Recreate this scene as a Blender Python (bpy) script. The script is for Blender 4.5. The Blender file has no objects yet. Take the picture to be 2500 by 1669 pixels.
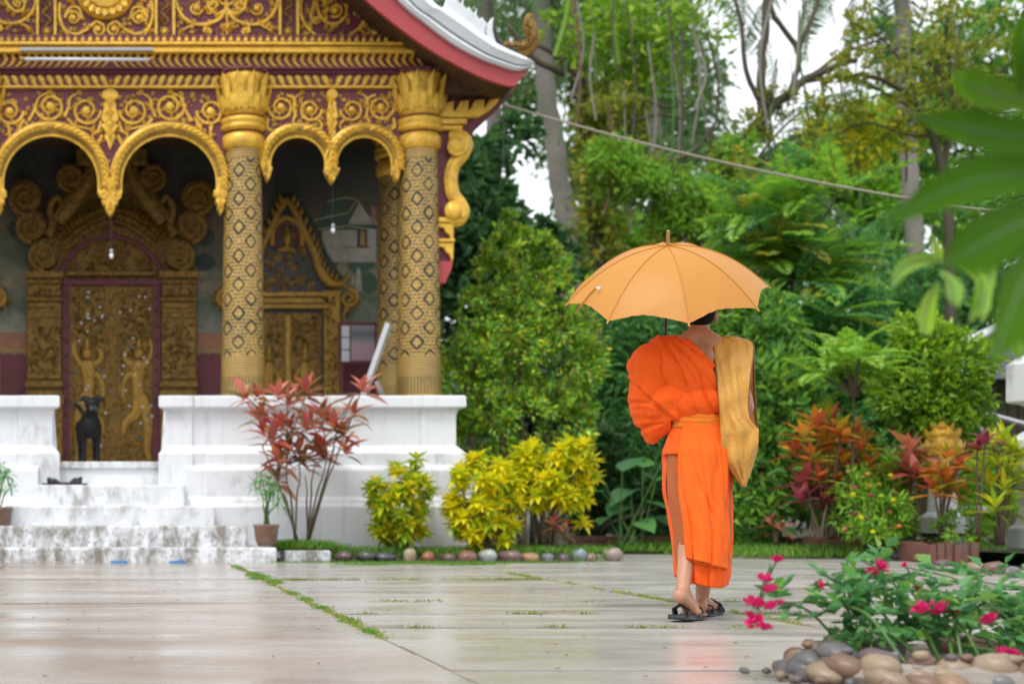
import bpy, bmesh, math, random
import numpy as np
from mathutils import Vector, Matrix, Euler

S = bpy.context.scene
COL = S.collection
rng = np.random.default_rng(11)
random.seed(11)
PI = math.pi

# ------------------------------------------------------------------ camera
F, CX, CY, H = 3472.2, 255.0, 1228.0, 0.60        # focal length and principal point in photo pixels, eye height
cam = bpy.data.objects.new('camera', bpy.data.cameras.new('camera'))
COL.objects.link(cam)
cam.location = (0, 0, H)
cam.rotation_euler = (PI / 2, 0, 0)
cam.data.sensor_width = 36
cam.data.lens = 50
cam.data.shift_x = (1250 - CX) / 2500
cam.data.shift_y = (CY - 834.5) / 2500
cam.data.clip_end = 3000
cam.data.dof.use_dof = True
cam.data.dof.focus_distance = 7.4
cam.data.dof.aperture_fstop = 1.9
S.camera = cam

# ------------------------------------------------------------------ sky and sun (overcast, light rain)
SUN_EL, SUN_AZ = math.radians(58), math.radians(222)
W = bpy.data.worlds.new('World'); S.world = W; W.use_nodes = True
nt = W.node_tree; nt.nodes.clear()
sky = nt.nodes.new('ShaderNodeTexSky'); sky.sky_type = 'NISHITA'; sky.sun_disc = False
sky.sun_elevation = SUN_EL; sky.sun_rotation = SUN_AZ
sky.air_density = 1.0; sky.dust_density = 6.0; sky.ozone_density = 1.0
hs = nt.nodes.new('ShaderNodeHueSaturation'); hs.inputs['Saturation'].default_value = 0.10
mx = nt.nodes.new('ShaderNodeMix'); mx.data_type = 'RGBA'; mx.inputs[0].default_value = 0.72
mx.inputs[7].default_value = (10.5, 10.9, 11.4, 1)      # even cloud layer over the clear sky
bg = nt.nodes.new('ShaderNodeBackground'); bg.inputs['Strength'].default_value = 0.118
out = nt.nodes.new('ShaderNodeOutputWorld')
nt.links.new(sky.outputs[0], hs.inputs['Color']); nt.links.new(hs.outputs[0], mx.inputs[6])
nt.links.new(mx.outputs[2], bg.inputs['Color']); nt.links.new(bg.outputs[0], out.inputs['Surface'])
sun = bpy.data.objects.new('sun', bpy.data.lights.new('sun', 'SUN'))
COL.objects.link(sun)
sun.data.energy = 1.5; sun.data.angle = math.radians(18); sun.data.color = (1, .97, .93)
SUN_DIR = Vector((math.sin(SUN_AZ) * math.cos(SUN_EL), math.cos(SUN_AZ) * math.cos(SUN_EL), math.sin(SUN_EL)))
sun.rotation_euler = (-SUN_DIR).to_track_quat('-Z', 'Y').to_euler()
sun.location = (0, 0, 30)
S.view_settings.view_transform = 'Standard'; S.view_settings.look = 'None'
S.view_settings.exposure = 0.42; S.view_settings.gamma = 1.0
try: S.view_settings.use_curve_mapping = False
except Exception: pass
S.render.engine = 'CYCLES'
S.cycles.use_denoising = True
S.cycles.max_bounces = 7; S.cycles.diffuse_bounces = 4; S.cycles.glossy_bounces = 3
S.cycles.transmission_bounces = 4; S.cycles.transparent_max_bounces = 8
S.cycles.caustics_reflective = False; S.cycles.caustics_refractive = False
S.cycles.sample_clamp_indirect = 6

def P(px, py, Y):
    """photo pixel at distance Y -> world point"""
    return Vector(((px - CX) / F * Y, Y, H - (py - CY) / F * Y))
def PX(px, Y): return (px - CX) / F * Y
def PZ(py, Y): return H - (py - CY) / F * Y

# ------------------------------------------------------------------ materials
class NT:
    def __init__(s, name):
        s.m = bpy.data.materials.new(name); s.m.use_nodes = True
        s.t = s.m.node_tree; s.t.nodes.clear()
        s.o = s.t.nodes.new('ShaderNodeOutputMaterial')
    def n(s, typ, props=None, **inp):
        nd = s.t.nodes.new('ShaderNode' + typ)
        for k, v in (props or {}).items(): setattr(nd, k, v)
        for k, v in inp.items():
            s.set(nd, k.replace('_', ' '), v)
        return nd
    def set(s, nd, k, v):
        i = nd.inputs[int(k[1:])] if (k[0] == 'i' and k[1:].isdigit()) else nd.inputs[k]
        if hasattr(v, 'is_output'): s.t.links.new(v, i)
        elif hasattr(v, 'outputs'): s.t.links.new(v.outputs[0], i)
        else: i.default_value = v
    def math(s, op, a, b=0.0, c=0.0):
        nd = s.t.nodes.new('ShaderNodeMath'); nd.operation = op
        for k, v in zip((0, 1, 2), (a, b, c)):
            if hasattr(v, 'is_output'): s.t.links.new(v, nd.inputs[k])
            elif hasattr(v, 'outputs'): s.t.links.new(v.outputs[0], nd.inputs[k])
            else: nd.inputs[k].default_value = v
        return nd.outputs[0]
    def mix(s, f, a, b):
        nd = s.t.nodes.new('ShaderNodeMix'); nd.data_type = 'RGBA'
        for k, v in zip((0, 6, 7), (f, a, b)):
            if hasattr(v, 'is_output'): s.t.links.new(v, nd.inputs[k])
            elif hasattr(v, 'outputs'): s.t.links.new(v.outputs[0], nd.inputs[k])
            else: nd.inputs[k].default_value = v if k == 0 else tuple(v[:3]) + (1,)
        return nd.outputs[2]
    def ramp(s, f, stops, interp='LINEAR'):
        nd = s.t.nodes.new('ShaderNodeValToRGB'); cr = nd.color_ramp; cr.interpolation = interp
        while len(cr.elements) < len(stops): cr.elements.new(.5)
        for e, (p, c) in zip(cr.elements, stops):
            e.position = p; e.color = tuple(c[:3]) + (1,) if not isinstance(c, (int, float)) else (c, c, c, 1)
        if hasattr(f, 'is_output'): s.t.links.new(f, nd.inputs[0])
        else: s.t.links.new(f.outputs[0], nd.inputs[0])
        return nd.outputs[0]
    def pos(s): return s.n('NewGeometry').outputs['Position']
    def noise(s, scale, detail=4, rough=.55, vec=None, stretch=None):
        v = vec if vec is not None else s.pos()
        if stretch:
            mp = s.n('Mapping'); s.set(mp, 'Vector', v); mp.inputs['Scale'].default_value = stretch; v = mp.outputs[0]
        return s.n('TexNoise', Vector=v, Scale=scale, Detail=detail, Roughness=rough).outputs['Fac']
    def bump(s, h, strength=.3, dist=.01):
        return s.n('Bump', Height=h, Strength=strength, Distance=dist).outputs[0]
    def pbr(s, col, rough=.6, metal=0., normal=None, spec=.5, **kw):
        b = s.n('BsdfPrincipled')
        s.set(b, 'Base Color', col if hasattr(col, 'is_output') else tuple(col[:3]) + (1,))
        s.set(b, 'Roughness', rough); s.set(b, 'Metallic', metal); s.set(b, 'Specular IOR Level', spec)
        if normal is not None: s.set(b, 'Normal', normal)
        for k, v in kw.items(): s.set(b, k.replace('_', ' '), v)
        return b
    def done(s, sh):
        s.t.links.new(sh.outputs[0] if hasattr(sh, 'outputs') else sh, s.o.inputs['Surface']); return s.m

def srgb(r, g, b):
    f = lambda c: c / 12.92 if c <= .04045 else ((c + .055) / 1.055) ** 2.4
    return (f(r / 255), f(g / 255), f(b / 255))

def paint(name, col, rough=.5, metal=0., var=.25, nscale=6, bscale=60, bstr=.15, spec=.5, dirt=None, dscale=3, damt=.5):
    t = NT(name)
    f = t.noise(nscale)
    c = t.mix(f, [x * (1 - var) for x in col], [min(1, x * (1 + var)) for x in col])
    if dirt:
        d = t.ramp(t.noise(dscale, 7, .65), [(.42, 0), (.68, damt)])
        c = t.mix(d, c, dirt)
    return t.done(t.pbr(c, rough, metal, t.bump(t.noise(bscale, 3), bstr, .004), spec))

def leafmat(name, cols, rough=.38, trans=.3, spec=.3):
    t = NT(name)
    r = t.math('FRACT', t.math('ADD', t.n('NewGeometry').outputs['Random Per Island'], t.n('ObjectInfo').outputs['Random']))
    n = len(cols)
    c = t.ramp(r, [(i / (n - 1) if n > 1 else 0, cc) for i, cc in enumerate(cols)])
    b = t.pbr(c, rough, 0, None, spec)
    tr = t.n('BsdfTranslucent', Color=c)
    m = t.n('MixShader', Fac=trans); t.set(m, 'i1', b); t.set(m, 'i2', tr)
    return t.done(m)

M = {}
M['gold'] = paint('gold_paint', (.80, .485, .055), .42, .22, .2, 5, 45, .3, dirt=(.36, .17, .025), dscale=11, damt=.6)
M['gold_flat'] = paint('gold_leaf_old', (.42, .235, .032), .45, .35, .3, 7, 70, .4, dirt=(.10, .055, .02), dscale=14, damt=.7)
M['gold_dark'] = paint('gold_aged_shaded', (.28, .150, .016), .55, .25, .45, 9, 60, .6, dirt=(.022, .014, .010), dscale=20, damt=.9)  # old gilding, with the dim porch's shade also darkened into the colour
M['maroon'] = paint('maroon_paint', (.135, .022, .036), .5, 0, .2, 4, 30, .1)
M['maroon_old'] = paint('maroon_faded', (.14, .03, .04), .6, 0, .35, 4, 30, .2)
M['red'] = paint('red_board', (.38, .045, .05), .42, 0, .15, 3, 25, .1)
M['lacquer'] = paint('black_lacquer', (.012, .011, .012), .35, 0, .2)
M['brown'] = paint('dark_timber', (.045, .022, .014), .6, 0, .4, 8, 40, .3, dirt=(.16, .07, .015), dscale=16, damt=.7)
M['white'] = paint('white_paint', (.66, .69, .72), .38, 0, .05, 2, 20, .1, dirt=(.45, .45, .43), dscale=2.2, damt=.35)
M['skin'] = paint('skin', (.42, .205, .125), .5, 0, .1, 14, 120, .1, spec=.4)
M['hair'] = paint('hair', (.008, .007, .006), .75, 0, .4, 90, 300, .9, spec=.12)
M['black'] = paint('black_rubber', (.018, .018, .020), .38, 0, .25, 30, 150, .2)
M['dog'] = paint('black_fur', (.006, .006, .007), .5, 0, .5, 40, 160, .9, spec=.25)
M['dog_muzzle'] = paint('grey_muzzle', (.05, .05, .055), .5, 0, .4, 60, 160, .8)
M['steel'] = paint('aluminium', (.55, .57, .60), .35, .7, .1, 10, 60, .1)
M['grey_metal'] = paint('grey_fitting', (.35, .36, .38), .4, .3, .1)
M['glass'] = paint('bulb_glass', (.75, .77, .80), .15, 0, .02)
M['tube'] = paint('tube_white', (.62, .66, .70), .3, 0, .03)
M['rope'] = paint('rope_fibre', (.30, .265, .21), .8, 0, .2, 40, 90, .6)
M['clay'] = paint('clay_pot', (.17, .085, .055), .55, 0, .25, 9, 40, .3, dirt=(.3, .26, .22), dscale=6, damt=.4)
M['soil'] = paint('soil', (.045, .033, .022), .9, 0, .5, 12, 40, .8)
M['blue'] = paint('blue_rubber', (.02, .19, .46), .4, 0, .15)
M['bark'] = paint('bark', (.075, .052, .038), .85, 0, .5, 7, 26, 1.0, dirt=(.05, .075, .02), dscale=5, damt=.7)
M['bark_red'] = paint('bark_reddish', (.15, .075, .05), .8, 0, .4, 7, 26, .8)
M['bark_pale'] = paint('palm_bark', (.23, .205, .19), .8, 0, .2, 8, 22, .8, dirt=(.16, .17, .10), dscale=3, damt=.6)
M['stem'] = paint('plant_stem', (.10, .075, .045), .7, 0, .4, 20)
M['stem_green'] = paint('green_stem', (.06, .14, .025), .5, 0, .3, 20)

# white plaster with rain stains of its own
def plaster(name, stain):
    t = NT(name)
    c = t.mix(t.noise(1.6), (.66, .685, .72), (.74, .755, .78))
    a = t.noise(5.5, 9, .72, stretch=(1, 1, .45))
    b = t.noise(1.3, 3)
    s = t.math('MULTIPLY', t.ramp(a, [(.47 - .05 * stain, 0), (.60 - .03 * stain, 1)]), t.ramp(b, [(.62 - .34 * stain, 0), (.72 - .24 * stain, 1)]))
    dr = t.math('MULTIPLY', t.ramp(t.noise(7, 5, .6, stretch=(2.2, 2.2, .16)), [(.52, 0), (.72, 1)]), .30)
    c = t.mix(dr, c, (.40, .39, .36))
    c = t.mix(t.math('MULTIPLY', s, min(1, .35 + stain * .5)), c, (.16, .135, .10))
    sp = t.ramp(t.noise(24, 6, .7), [(.60 - .09 * stain, 0), (.70, 1)])
    c = t.mix(t.math('MULTIPLY', sp, stain * .8), c, (.07, .062, .05))
    return t.done(t.pbr(c, .42, 0, t.bump(t.noise(14, 6), .25, .01), .5))
M['plaster'] = plaster('white_plaster', .18)
M['plaster_worn'] = plaster('worn_plaster', .55)
M['plaster_old'] = plaster('weathered_plaster', 1.0)

# stencilled gold on black lacquer columns (uv: u round the shaft, v metres up)
def column_mat(name, bright):
    t = NT(name)
    uv = t.n('UVMap').outputs[0]
    sx = t.n('SeparateXYZ', Vector=uv)
    u, v = sx.outputs[0], sx.outputs[1]
    U = t.math('MULTIPLY', u, 5.0); V = t.math('MULTIPLY', v, 3.06)
    wob = t.math('MULTIPLY', t.math('SUBTRACT', t.noise(7, 3), .5), .10)
    p = t.math('FRACT', t.math('ADD', t.math('ADD', U, V), wob)); q = t.math('FRACT', t.math('SUBTRACT', t.math('ADD', U, 40.0), V))
    ap = t.math('ABSOLUTE', t.math('SUBTRACT', p, .5)); aq = t.math('ABSOLUTE', t.math('SUBTRACT', q, .5))
    mxd = t.math('MAXIMUM', ap, aq); sm = t.math('ADD', ap, aq)
    rough_d = t.math('ADD', t.math('MULTIPLY', mxd, .84), t.math('MULTIPLY', sm, .10))
    wear = t.noise(3.1, 4)
    wid = t.math('MULTIPLY', t.ramp(wear, [(.30, .45), (.62, 1)]), .066)
    ring = t.math('LESS_THAN', t.math('ABSOLUTE', t.math('SUBTRACT', rough_d, .245)), wid)
    cross = t.math('LESS_THAN', t.math('ABSOLUTE', t.math('SUBTRACT', rough_d, .425)), t.math('MULTIPLY', wid, .55))
    dots = t.math('GREATER_THAN', t.n('TexVoronoi', Vector=t.pos(), Scale=46.0).outputs['Distance'], .50)
    gate = t.math('GREATER_THAN', t.math('SINE', t.math('MULTIPLY', t.math('SUBTRACT', p, q), 25.0)), -.35)
    blk = t.math('MAXIMUM', ring, t.math('MULTIPLY', t.math('MAXIMUM', cross, t.math('MULTIPLY', dots, .6)), gate))
    # plain banding near the foot and the neck
    band = t.math('MAXIMUM', t.math('LESS_THAN', v, .50), t.math('GREATER_THAN', v, 2.76))
    st = t.math('GREATER_THAN', t.math('SINE', t.math('MULTIPLY', v, 200.0)), .25)
    st2 = t.math('MULTIPLY', t.math('GREATER_THAN', t.math('SINE', t.math('MULTIPLY', u, 260.0)), .3), t.math('LESS_THAN', t.math('ABSOLUTE', t.math('SUBTRACT', v, .17)), .10))
    blk = t.math('ADD', t.math('MULTIPLY', blk, t.math('SUBTRACT', 1.0, band)), t.math('MULTIPLY', band, t.math('MULTIPLY', t.math('MAXIMUM', st, st2), .75)))
    g = t.mix(t.noise(4), [c * bright for c in (.52, .31, .055)], [c * bright for c in (.62, .42, .13)])
    g = t.mix(t.ramp(t.noise(70, 2), [(.45, 0), (.7, .55)]), g, [c * bright for c in (.16, .10, .03)])
    g = t.mix(t.ramp(t.noise(2.3, 7), [(.5, 0), (.75, .4)]), g, (.20, .15, .09))
    c = t.mix(blk, g, (.012, .016, .015))
    return t.done(t.pbr(c, .42, .15))
M['column'] = column_mat('stencilled_gold_column', 1.0)

# faded mural painting on the rear wall
def mural_mat():
    t = NT('mural_paint')
    sp = t.n('SeparateXYZ', Vector=t.pos())
    z = t.math('ADD', sp.outputs[2], t.math('MULTIPLY', t.math('SUBTRACT', t.noise(1.5, 6, .6, stretch=(.5, 1, 1.4)), .5), 1.3))
    f = t.math('DIVIDE', t.math('SUBTRACT', z, 2.2), 2.9)
    c = t.ramp(f, [(0, (.42, .36, .27)), (.14, (.33, .31, .17)), (.22, (.25, .25, .20)), (.34, (.10, .13, .08)), (.48, (.26, .22, .13)),
                   (.58, (.07, .085, .05)), (.70, (.16, .11, .055)), (.82, (.07, .06, .045)), (1, (.05, .05, .055))])
    c = t.mix(t.ramp(t.noise(9, 6), [(.45, 0), (.7, .5)]), c, (.04, .055, .04))
    return t.done(t.pbr(c, .6))
M['mural'] = mural_mat()
for k, c in {'mural_green': (.035, .085, .045), 'mural_white': (.34, .32, .28), 'mural_dark': (.018, .035, .026), 'mural_ochre': (.34, .20, .05),
             'mural_rose': (.33, .13, .09), 'mural_line': (.50, .47, .40)}.items():
    M[k] = paint(k, c, .65, 0, .3, 9, 30, .1, dirt=(.12, .10, .07), dscale=5, damt=.4)

# wet concrete paving
def paving_mat():
    t = NT('wet_concrete')
    oi = t.n('ObjectInfo').outputs['Random']
    st = t.noise(1.0, 7, .58, stretch=(.55, 1.35, 1))
    c = t.ramp(st, [(.28, (.20, .145, .105)), (.42, (.275, .215, .17)), (.54, (.335, .29, .255)), (.70, (.43, .41, .40))])
    brown = t.ramp(t.math('ADD', t.n('SeparateXYZ', Vector=t.pos()).outputs[0], t.math('MULTIPLY', t.noise(.8, 3), 2.0)), [(.0, .0), (1.0, .0)])
    xw = t.math('SUBTRACT', t.math('ADD', t.n('SeparateXYZ', Vector=t.pos()).outputs[0], t.math('MULTIPLY', t.noise(.7, 4), 2.4)), 1.6)
    c = t.mix(t.math('MULTIPLY', t.n('Clamp', Value=xw).outputs[0], .60), c, (.45, .445, .44))  # sky reflection painted in as a paler grey towards the right
    c = t.mix(t.math('MULTIPLY', oi, .3), c, (.40, .36, .33))
    c = t.mix(t.ramp(t.noise(30, 6, .7), [(.5, 0), (.8, .35)]), c, (.22, .19, .165))
    green = t.math('MULTIPLY', t.ramp(t.noise(2.6, 7, .7, stretch=(.5, 1.6, 1)), [(.60, 0), (.70, 1)]), .6)
    c = t.mix(green, c, (.16, .14, .055))
    r = t.ramp(t.noise(1.7, 5, .6, stretch=(.5, 1.5, 1)), [(.32, .09), (.45, .20), (.66, .38)])
    h = t.math('ADD', t.noise(5, 6, .6, stretch=(.6, 1.2, 1)), t.math('MULTIPLY', t.noise(90, 3), .25))
    return t.done(t.pbr(c, r, 0, t.bump(h, .25, .006), .5))
M['paving'] = paving_mat()
M['ground'] = paint('garden_soil', (.05, .04, .026), .85, 0, .5, 3, 18, .8, dirt=(.05, .085, .02), dscale=2.2, damt=.9)
M['brick'] = paint('old_brick', (.18, .062, .042), .7, 0, .4, 12, 40, .5, dirt=(.12, .105, .09), dscale=9, damt=.8)
def stone_mat(name):
    t = NT(name)
    r = t.n('ObjectInfo').outputs['Random']
    c = t.ramp(r, [(0, (.16, .09, .055)), (.17, (.10, .10, .10)), (.33, (.22, .135, .075)), (.48, (.10, .07, .075)), (.62, (.26, .19, .12)),
                   (.77, (.15, .075, .05)), (.9, (.13, .135, .135)), (1, (.28, .22, .16))], 'CONSTANT')
    c = t.mix(t.ramp(t.noise(11, 7, .65), [(.4, 0), (.75, .55)]), c, (.10, .07, .06))
    return t.done(t.pbr(c, .42, 0, t.bump(t.noise(25, 4), .3, .004), .5))
M['stone'] = stone_mat('river_stone')

# ------------------------------------------------------------------ mesh building
ORG = {}
def org(o): return ORG.get(o.name, Vector((0, 0, 0)))

class MB:
    def __init__(s): s.v = []; s.f = []; s.uv = None
    def add(s, vs, fs):
        b = len(s.v); s.v += [tuple(x) for x in vs]; s.f += [tuple(i + b for i in f) for f in fs]; return s
    def box(s, a, b):
        x0, y0, z0 = a; x1, y1, z1 = b
        return s.add([(x0, y0, z0), (x1, y0, z0), (x1, y1, z0), (x0, y1, z0), (x0, y0, z1), (x1, y0, z1), (x1, y1, z1), (x0, y1, z1)],
                     [(0, 3, 2, 1), (4, 5, 6, 7), (0, 1, 5, 4), (1, 2, 6, 5), (2, 3, 7, 6), (3, 0, 4, 7)])
    def tube(s, pts, rad, n=7, cap=True, flat=None):
        """swept tube; flat=(axis vector, factor) squashes the section along an axis"""
        pts = [Vector(p) for p in pts]; m = len(pts)
        if not hasattr(rad, '__len__'): rad = [rad] * m
        ring = []; up = None
        for i, p in enumerate(pts):
            d = (pts[min(i + 1, m - 1)] - pts[max(i - 1, 0)])
            d = d.normalized() if d.length > 1e-9 else Vector((0, 0, 1))
            if flat: a = Vector(flat[0]).normalized()
            else:
                a = up if up is not None else (Vector((0, 0, 1)) if abs(d.z) < .9 else Vector((1, 0, 0)))
            b = d.cross(a)
            if b.length < 1e-6: b = d.orthogonal()
            b.normalize()
            if not flat: a = b.cross(d).normalized(); up = a
            k = flat[1] if flat else 1
            ring.append([p + (b * math.cos(2 * PI * j / n) + a * k * math.sin(2 * PI * j / n)) * rad[i] for j in range(n)])
        vs = [q for r in ring for q in r]
        fs = [(i * n + j, i * n + (j + 1) % n, (i + 1) * n + (j + 1) % n, (i + 1) * n + j) for i in range(m - 1) for j in range(n)]
        if cap: fs += [tuple(range(n - 1, -1, -1)), tuple((m - 1) * n + j for j in range(n))]
        return s.add(vs, fs)
    def lathe(s, c, prof, n=20, uv=False, wob=None, cap=True):
        """prof: (radius, z) pairs about a vertical axis through c=(x,y)"""
        m = len(prof); vs = []
        for i, (r, z) in enumerate(prof):
            for j in range(n):
                a = 2 * PI * j / n; rr = r * (1 + (wob(a, i) if wob else 0))
                vs.append((c[0] + rr * math.cos(a), c[1] + rr * math.sin(a), z))
        fs = [(i * n + j, i * n + (j + 1) % n, (i + 1) * n + (j + 1) % n, (i + 1) * n + j) for i in range(m - 1) for j in range(n)]
        if uv: s.uv = [((j / n, prof[i][1]), ((j + 1) / n, prof[i][1]), ((j + 1) / n, prof[i + 1][1]), (j / n, prof[i + 1][1])) for i in range(m - 1) for j in range(n)]
        elif cap: fs += [tuple(range(n - 1, -1, -1)), tuple((m - 1) * n + j for j in range(n))]
        return s.add(vs, fs)
    def prism(s, poly, y0, y1):
        """poly: (x, z) outline, extruded from y0 (front) to y1"""
        n = len(poly)
        a = sum(poly[i][0] * poly[(i + 1) % n][1] - poly[(i + 1) % n][0] * poly[i][1] for i in range(n))
        if a < 0: poly = poly[::-1]
        vs = [(x, y0, z) for x, z in poly] + [(x, y1, z) for x, z in poly]
        fs = [tuple(range(n)), tuple(range(2 * n - 1, n - 1, -1))] + [((i + 1) % n, i, i + n, (i + 1) % n + n) for i in range(n)]
        return s.add(vs, fs)
    def ball(s, c, r, nu=10, nv=7):
        rx, ry, rz = r if hasattr(r, '__len__') else (r, r, r)
        vs = [(c[0], c[1], c[2] - rz)]
        for i in range(1, nv):
            t = -PI / 2 + PI * i / nv
            for j in range(nu):
                a = 2 * PI * j / nu
                vs.append((c[0] + rx * math.cos(t) * math.cos(a), c[1] + ry * math.cos(t) * math.sin(a), c[2] + rz * math.sin(t)))
        vs.append((c[0], c[1], c[2] + rz)); L = len(vs) - 1
        fs = [(0, 1 + (j + 1) % nu, 1 + j) for j in range(nu)]
        fs += [(1 + i * nu + j, 1 + i * nu + (j + 1) % nu, 1 + (i + 1) * nu + (j + 1) % nu, 1 + (i + 1) * nu + j) for i in range(nv - 2) for j in range(nu)]
        fs += [(L, 1 + (nv - 2) * nu + j, 1 + (nv - 2) * nu + (j + 1) % nu) for j in range(nu)]
        return s.add(vs, fs)
    def cone(s, a, b, ra, rb, n=10, k=3):
        """tapered capsule from a to b with round ends"""
        a, b = Vector(a), Vector(b); d = (b - a); L = d.length; d = d / L if L else Vector((0, 0, 1))
        pts, rad = [], []
        for i in range(k): t = PI / 2 * i / k; pts.append(a - d * ra * math.cos(t)); rad.append(max(ra * math.sin(t), ra * .02))
        pts += [a, b]; rad += [ra, rb]
        for i in range(k - 1, -1, -1): t = PI / 2 * i / k; pts.append(b + d * rb * math.cos(t)); rad.append(max(rb * math.sin(t), rb * .02))
        return s.tube(pts, rad, n)
    def mesh(s, name, mat, smooth=False, off=(0, 0, 0)):
        me = bpy.data.meshes.new(name)
        o = Vector(off)
        me.from_pydata([(x - o.x, y - o.y, z - o.z) for x, y, z in s.v], [], s.f)
        if s.uv:
            L = me.uv_layers.new(name='UVMap').data
            flat = [c for f in s.uv for c in f]
            for i, c in enumerate(flat): L[i].uv = c
        if smooth: me.polygons.foreach_set('use_smooth', [True] * len(me.polygons))
        me.materials.append(M[mat] if isinstance(mat, str) else mat)
        me.update(); return me
    def build(s, name, mat, parent=None, smooth=False, bevel=None, at=None, local=False):
        o0 = Vector((0, 0, 0)) if local else (org(parent) if parent else Vector(at or (0, 0, 0)))
        me = s.mesh(name, mat, smooth, o0)
        o = bpy.data.objects.new(name, me); COL.objects.link(o)
        if parent: o.parent = parent; ORG[o.name] = o0
        else: o.location = o0; ORG[o.name] = o0
        if bevel:
            b = o.modifiers.new('edge', 'BEVEL'); b.width = bevel; b.segments = 2; b.limit_method = 'ANGLE'; b.angle_limit = .6
        return o

def npmesh(name, V, Fq, mat, smooth=True):
    """fast mesh from numpy arrays, quads or tris"""
    me = bpy.data.meshes.new(name); k = Fq.shape[1]
    me.vertices.add(len(V)); me.vertices.foreach_set('co', V.astype(np.float32).ravel())
    me.loops.add(Fq.size); me.loops.foreach_set('vertex_index', Fq.astype(np.int32).ravel())
    me.polygons.add(len(Fq)); me.polygons.foreach_set('loop_start', np.arange(0, Fq.size, k, dtype=np.int32))
    me.polygons.foreach_set('loop_total', np.full(len(Fq), k, dtype=np.int32))
    me.polygons.foreach_set('use_smooth', np.full(len(Fq), smooth))
    me.materials.append(M[mat] if isinstance(mat, str) else mat)
    me.update(calc_edges=True); return me
def link(name, me, parent=None, loc=(0, 0, 0), rot=None, scale=None, label=None, cat=None, group=None, kind=None):
    o = bpy.data.objects.new(name, me); COL.objects.link(o)
    loc = Vector(loc)
    if parent: o.parent = parent; o.location = loc - org(parent)
    else: o.location = loc
    ORG[o.name] = loc
    if rot is not None: o.rotation_euler = rot
    if scale is not None: o.scale = scale if hasattr(scale, '__len__') else (scale,) * 3
    return tag(o, label, cat, group, kind)
def tag(o, label=None, cat=None, group=None, kind=None):
    if label: o['label'] = label
    if cat: o['category'] = cat
    if group: o['group'] = group
    if kind: o['kind'] = kind
    return o
def thing(name, label, cat, loc=(0, 0, 0), group=None, rotz=0):
    o = bpy.data.objects.new(name, None); COL.objects.link(o); o.location = loc; o.rotation_euler.z = rotz
    ORG[o.name] = Vector(loc); o.empty_display_size = .1
    return tag(o, label, cat, group)
def mesh_of(o): return o.data
# ================================================================== ground and paving
g = MB().add([(-400, -60, -.03), (400, -60, -.03), (400, 700, -.03), (-400, 700, -.03)], [(0, 1, 2, 3)]).build('ground', 'ground')
tag(g, kind='structure')
paving = MB().box((-9, 1.2, -.028), (8.3, 17.6, -.012)).build('paving', 'soil'); tag(paving, kind='structure')
slab_rng = random.Random(5)
xs = [-5.36, -3.16, -.96, 1.24, 3.46, 5.7, 8.25]
rows = {}
for ci in range(len(xs) - 1):
    y = 1.3 + slab_rng.uniform(0, .25)
    off = 0.0 if ci >= 2 else slab_rng.uniform(-.2, .2)
    ys = [2.0, 3.0, 3.95, 4.62, 5.12, 5.97, 6.90, 7.74, 8.70, 9.85, 11.14, 12.5, 13.45, 14.4, 15.6, 16.9] if ci >= 3 else \
         [2.0, 3.1, 4.0, 4.75, 5.6, 6.55, 7.45, 8.55, 9.75, 11.2, 12.6, 13.5, 14.42, 15.6]
    for k in range(len(ys) - 1):
        ga = .007; gb = .013
        if ci < 4 and ys[k] > 14.2 : continue
        j = [slab_rng.uniform(-.006, .006) for _ in range(8)]
        tilt = [slab_rng.uniform(-.006, .004) for _ in range(4)]
        sk = (.05 if ci < 3 else .0)
        a, b, c, d = xs[ci] + ga, xs[ci + 1] - ga, ys[k] + gb, ys[k + 1] - gb
        b_ = MB(); n = 6
        vs = []
        for q in range(n + 1):                     # slightly ragged edges along the long sides
            u = q / n; x = a + (b - a) * u
            vs.append((x, c + slab_rng.uniform(-.006, .006) + sk * (u - .5), tilt[0] * (1 - u) + tilt[1] * u))
        for q in range(n, -1, -1):
            u = q / n; x = a + (b - a) * u
            vs.append((x, d + slab_rng.uniform(-.006, .006) + sk * (u - .5), tilt[3] * (1 - u) + tilt[2] * u))
        m_ = len(vs)
        b_.add(vs + [(x, y_, -.03) for x, y_, z in vs], [tuple(range(m_))] + [(i, i + m_, (i + 1) % m_ + m_, (i + 1) % m_) for i in range(m_)])
        o = b_.build('slab', 'paving', paving, bevel=None)

# ================================================================== temple
TY = 16.4                                   # plane of the colonnade
BY = 18.9                                   # rear wall of the porch
FL = 1.06                                   # porch floor
temple = thing('temple', 'white and gold Buddhist temple porch with maroon fretwork, columns and sweeping white roof edge', 'temple', (0, 16.4, 0))
T = temple
def X(px, Y=TY): return PX(px, Y)
def Z(py, Y=TY): return PZ(py, Y)
MID = X(270)

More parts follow.
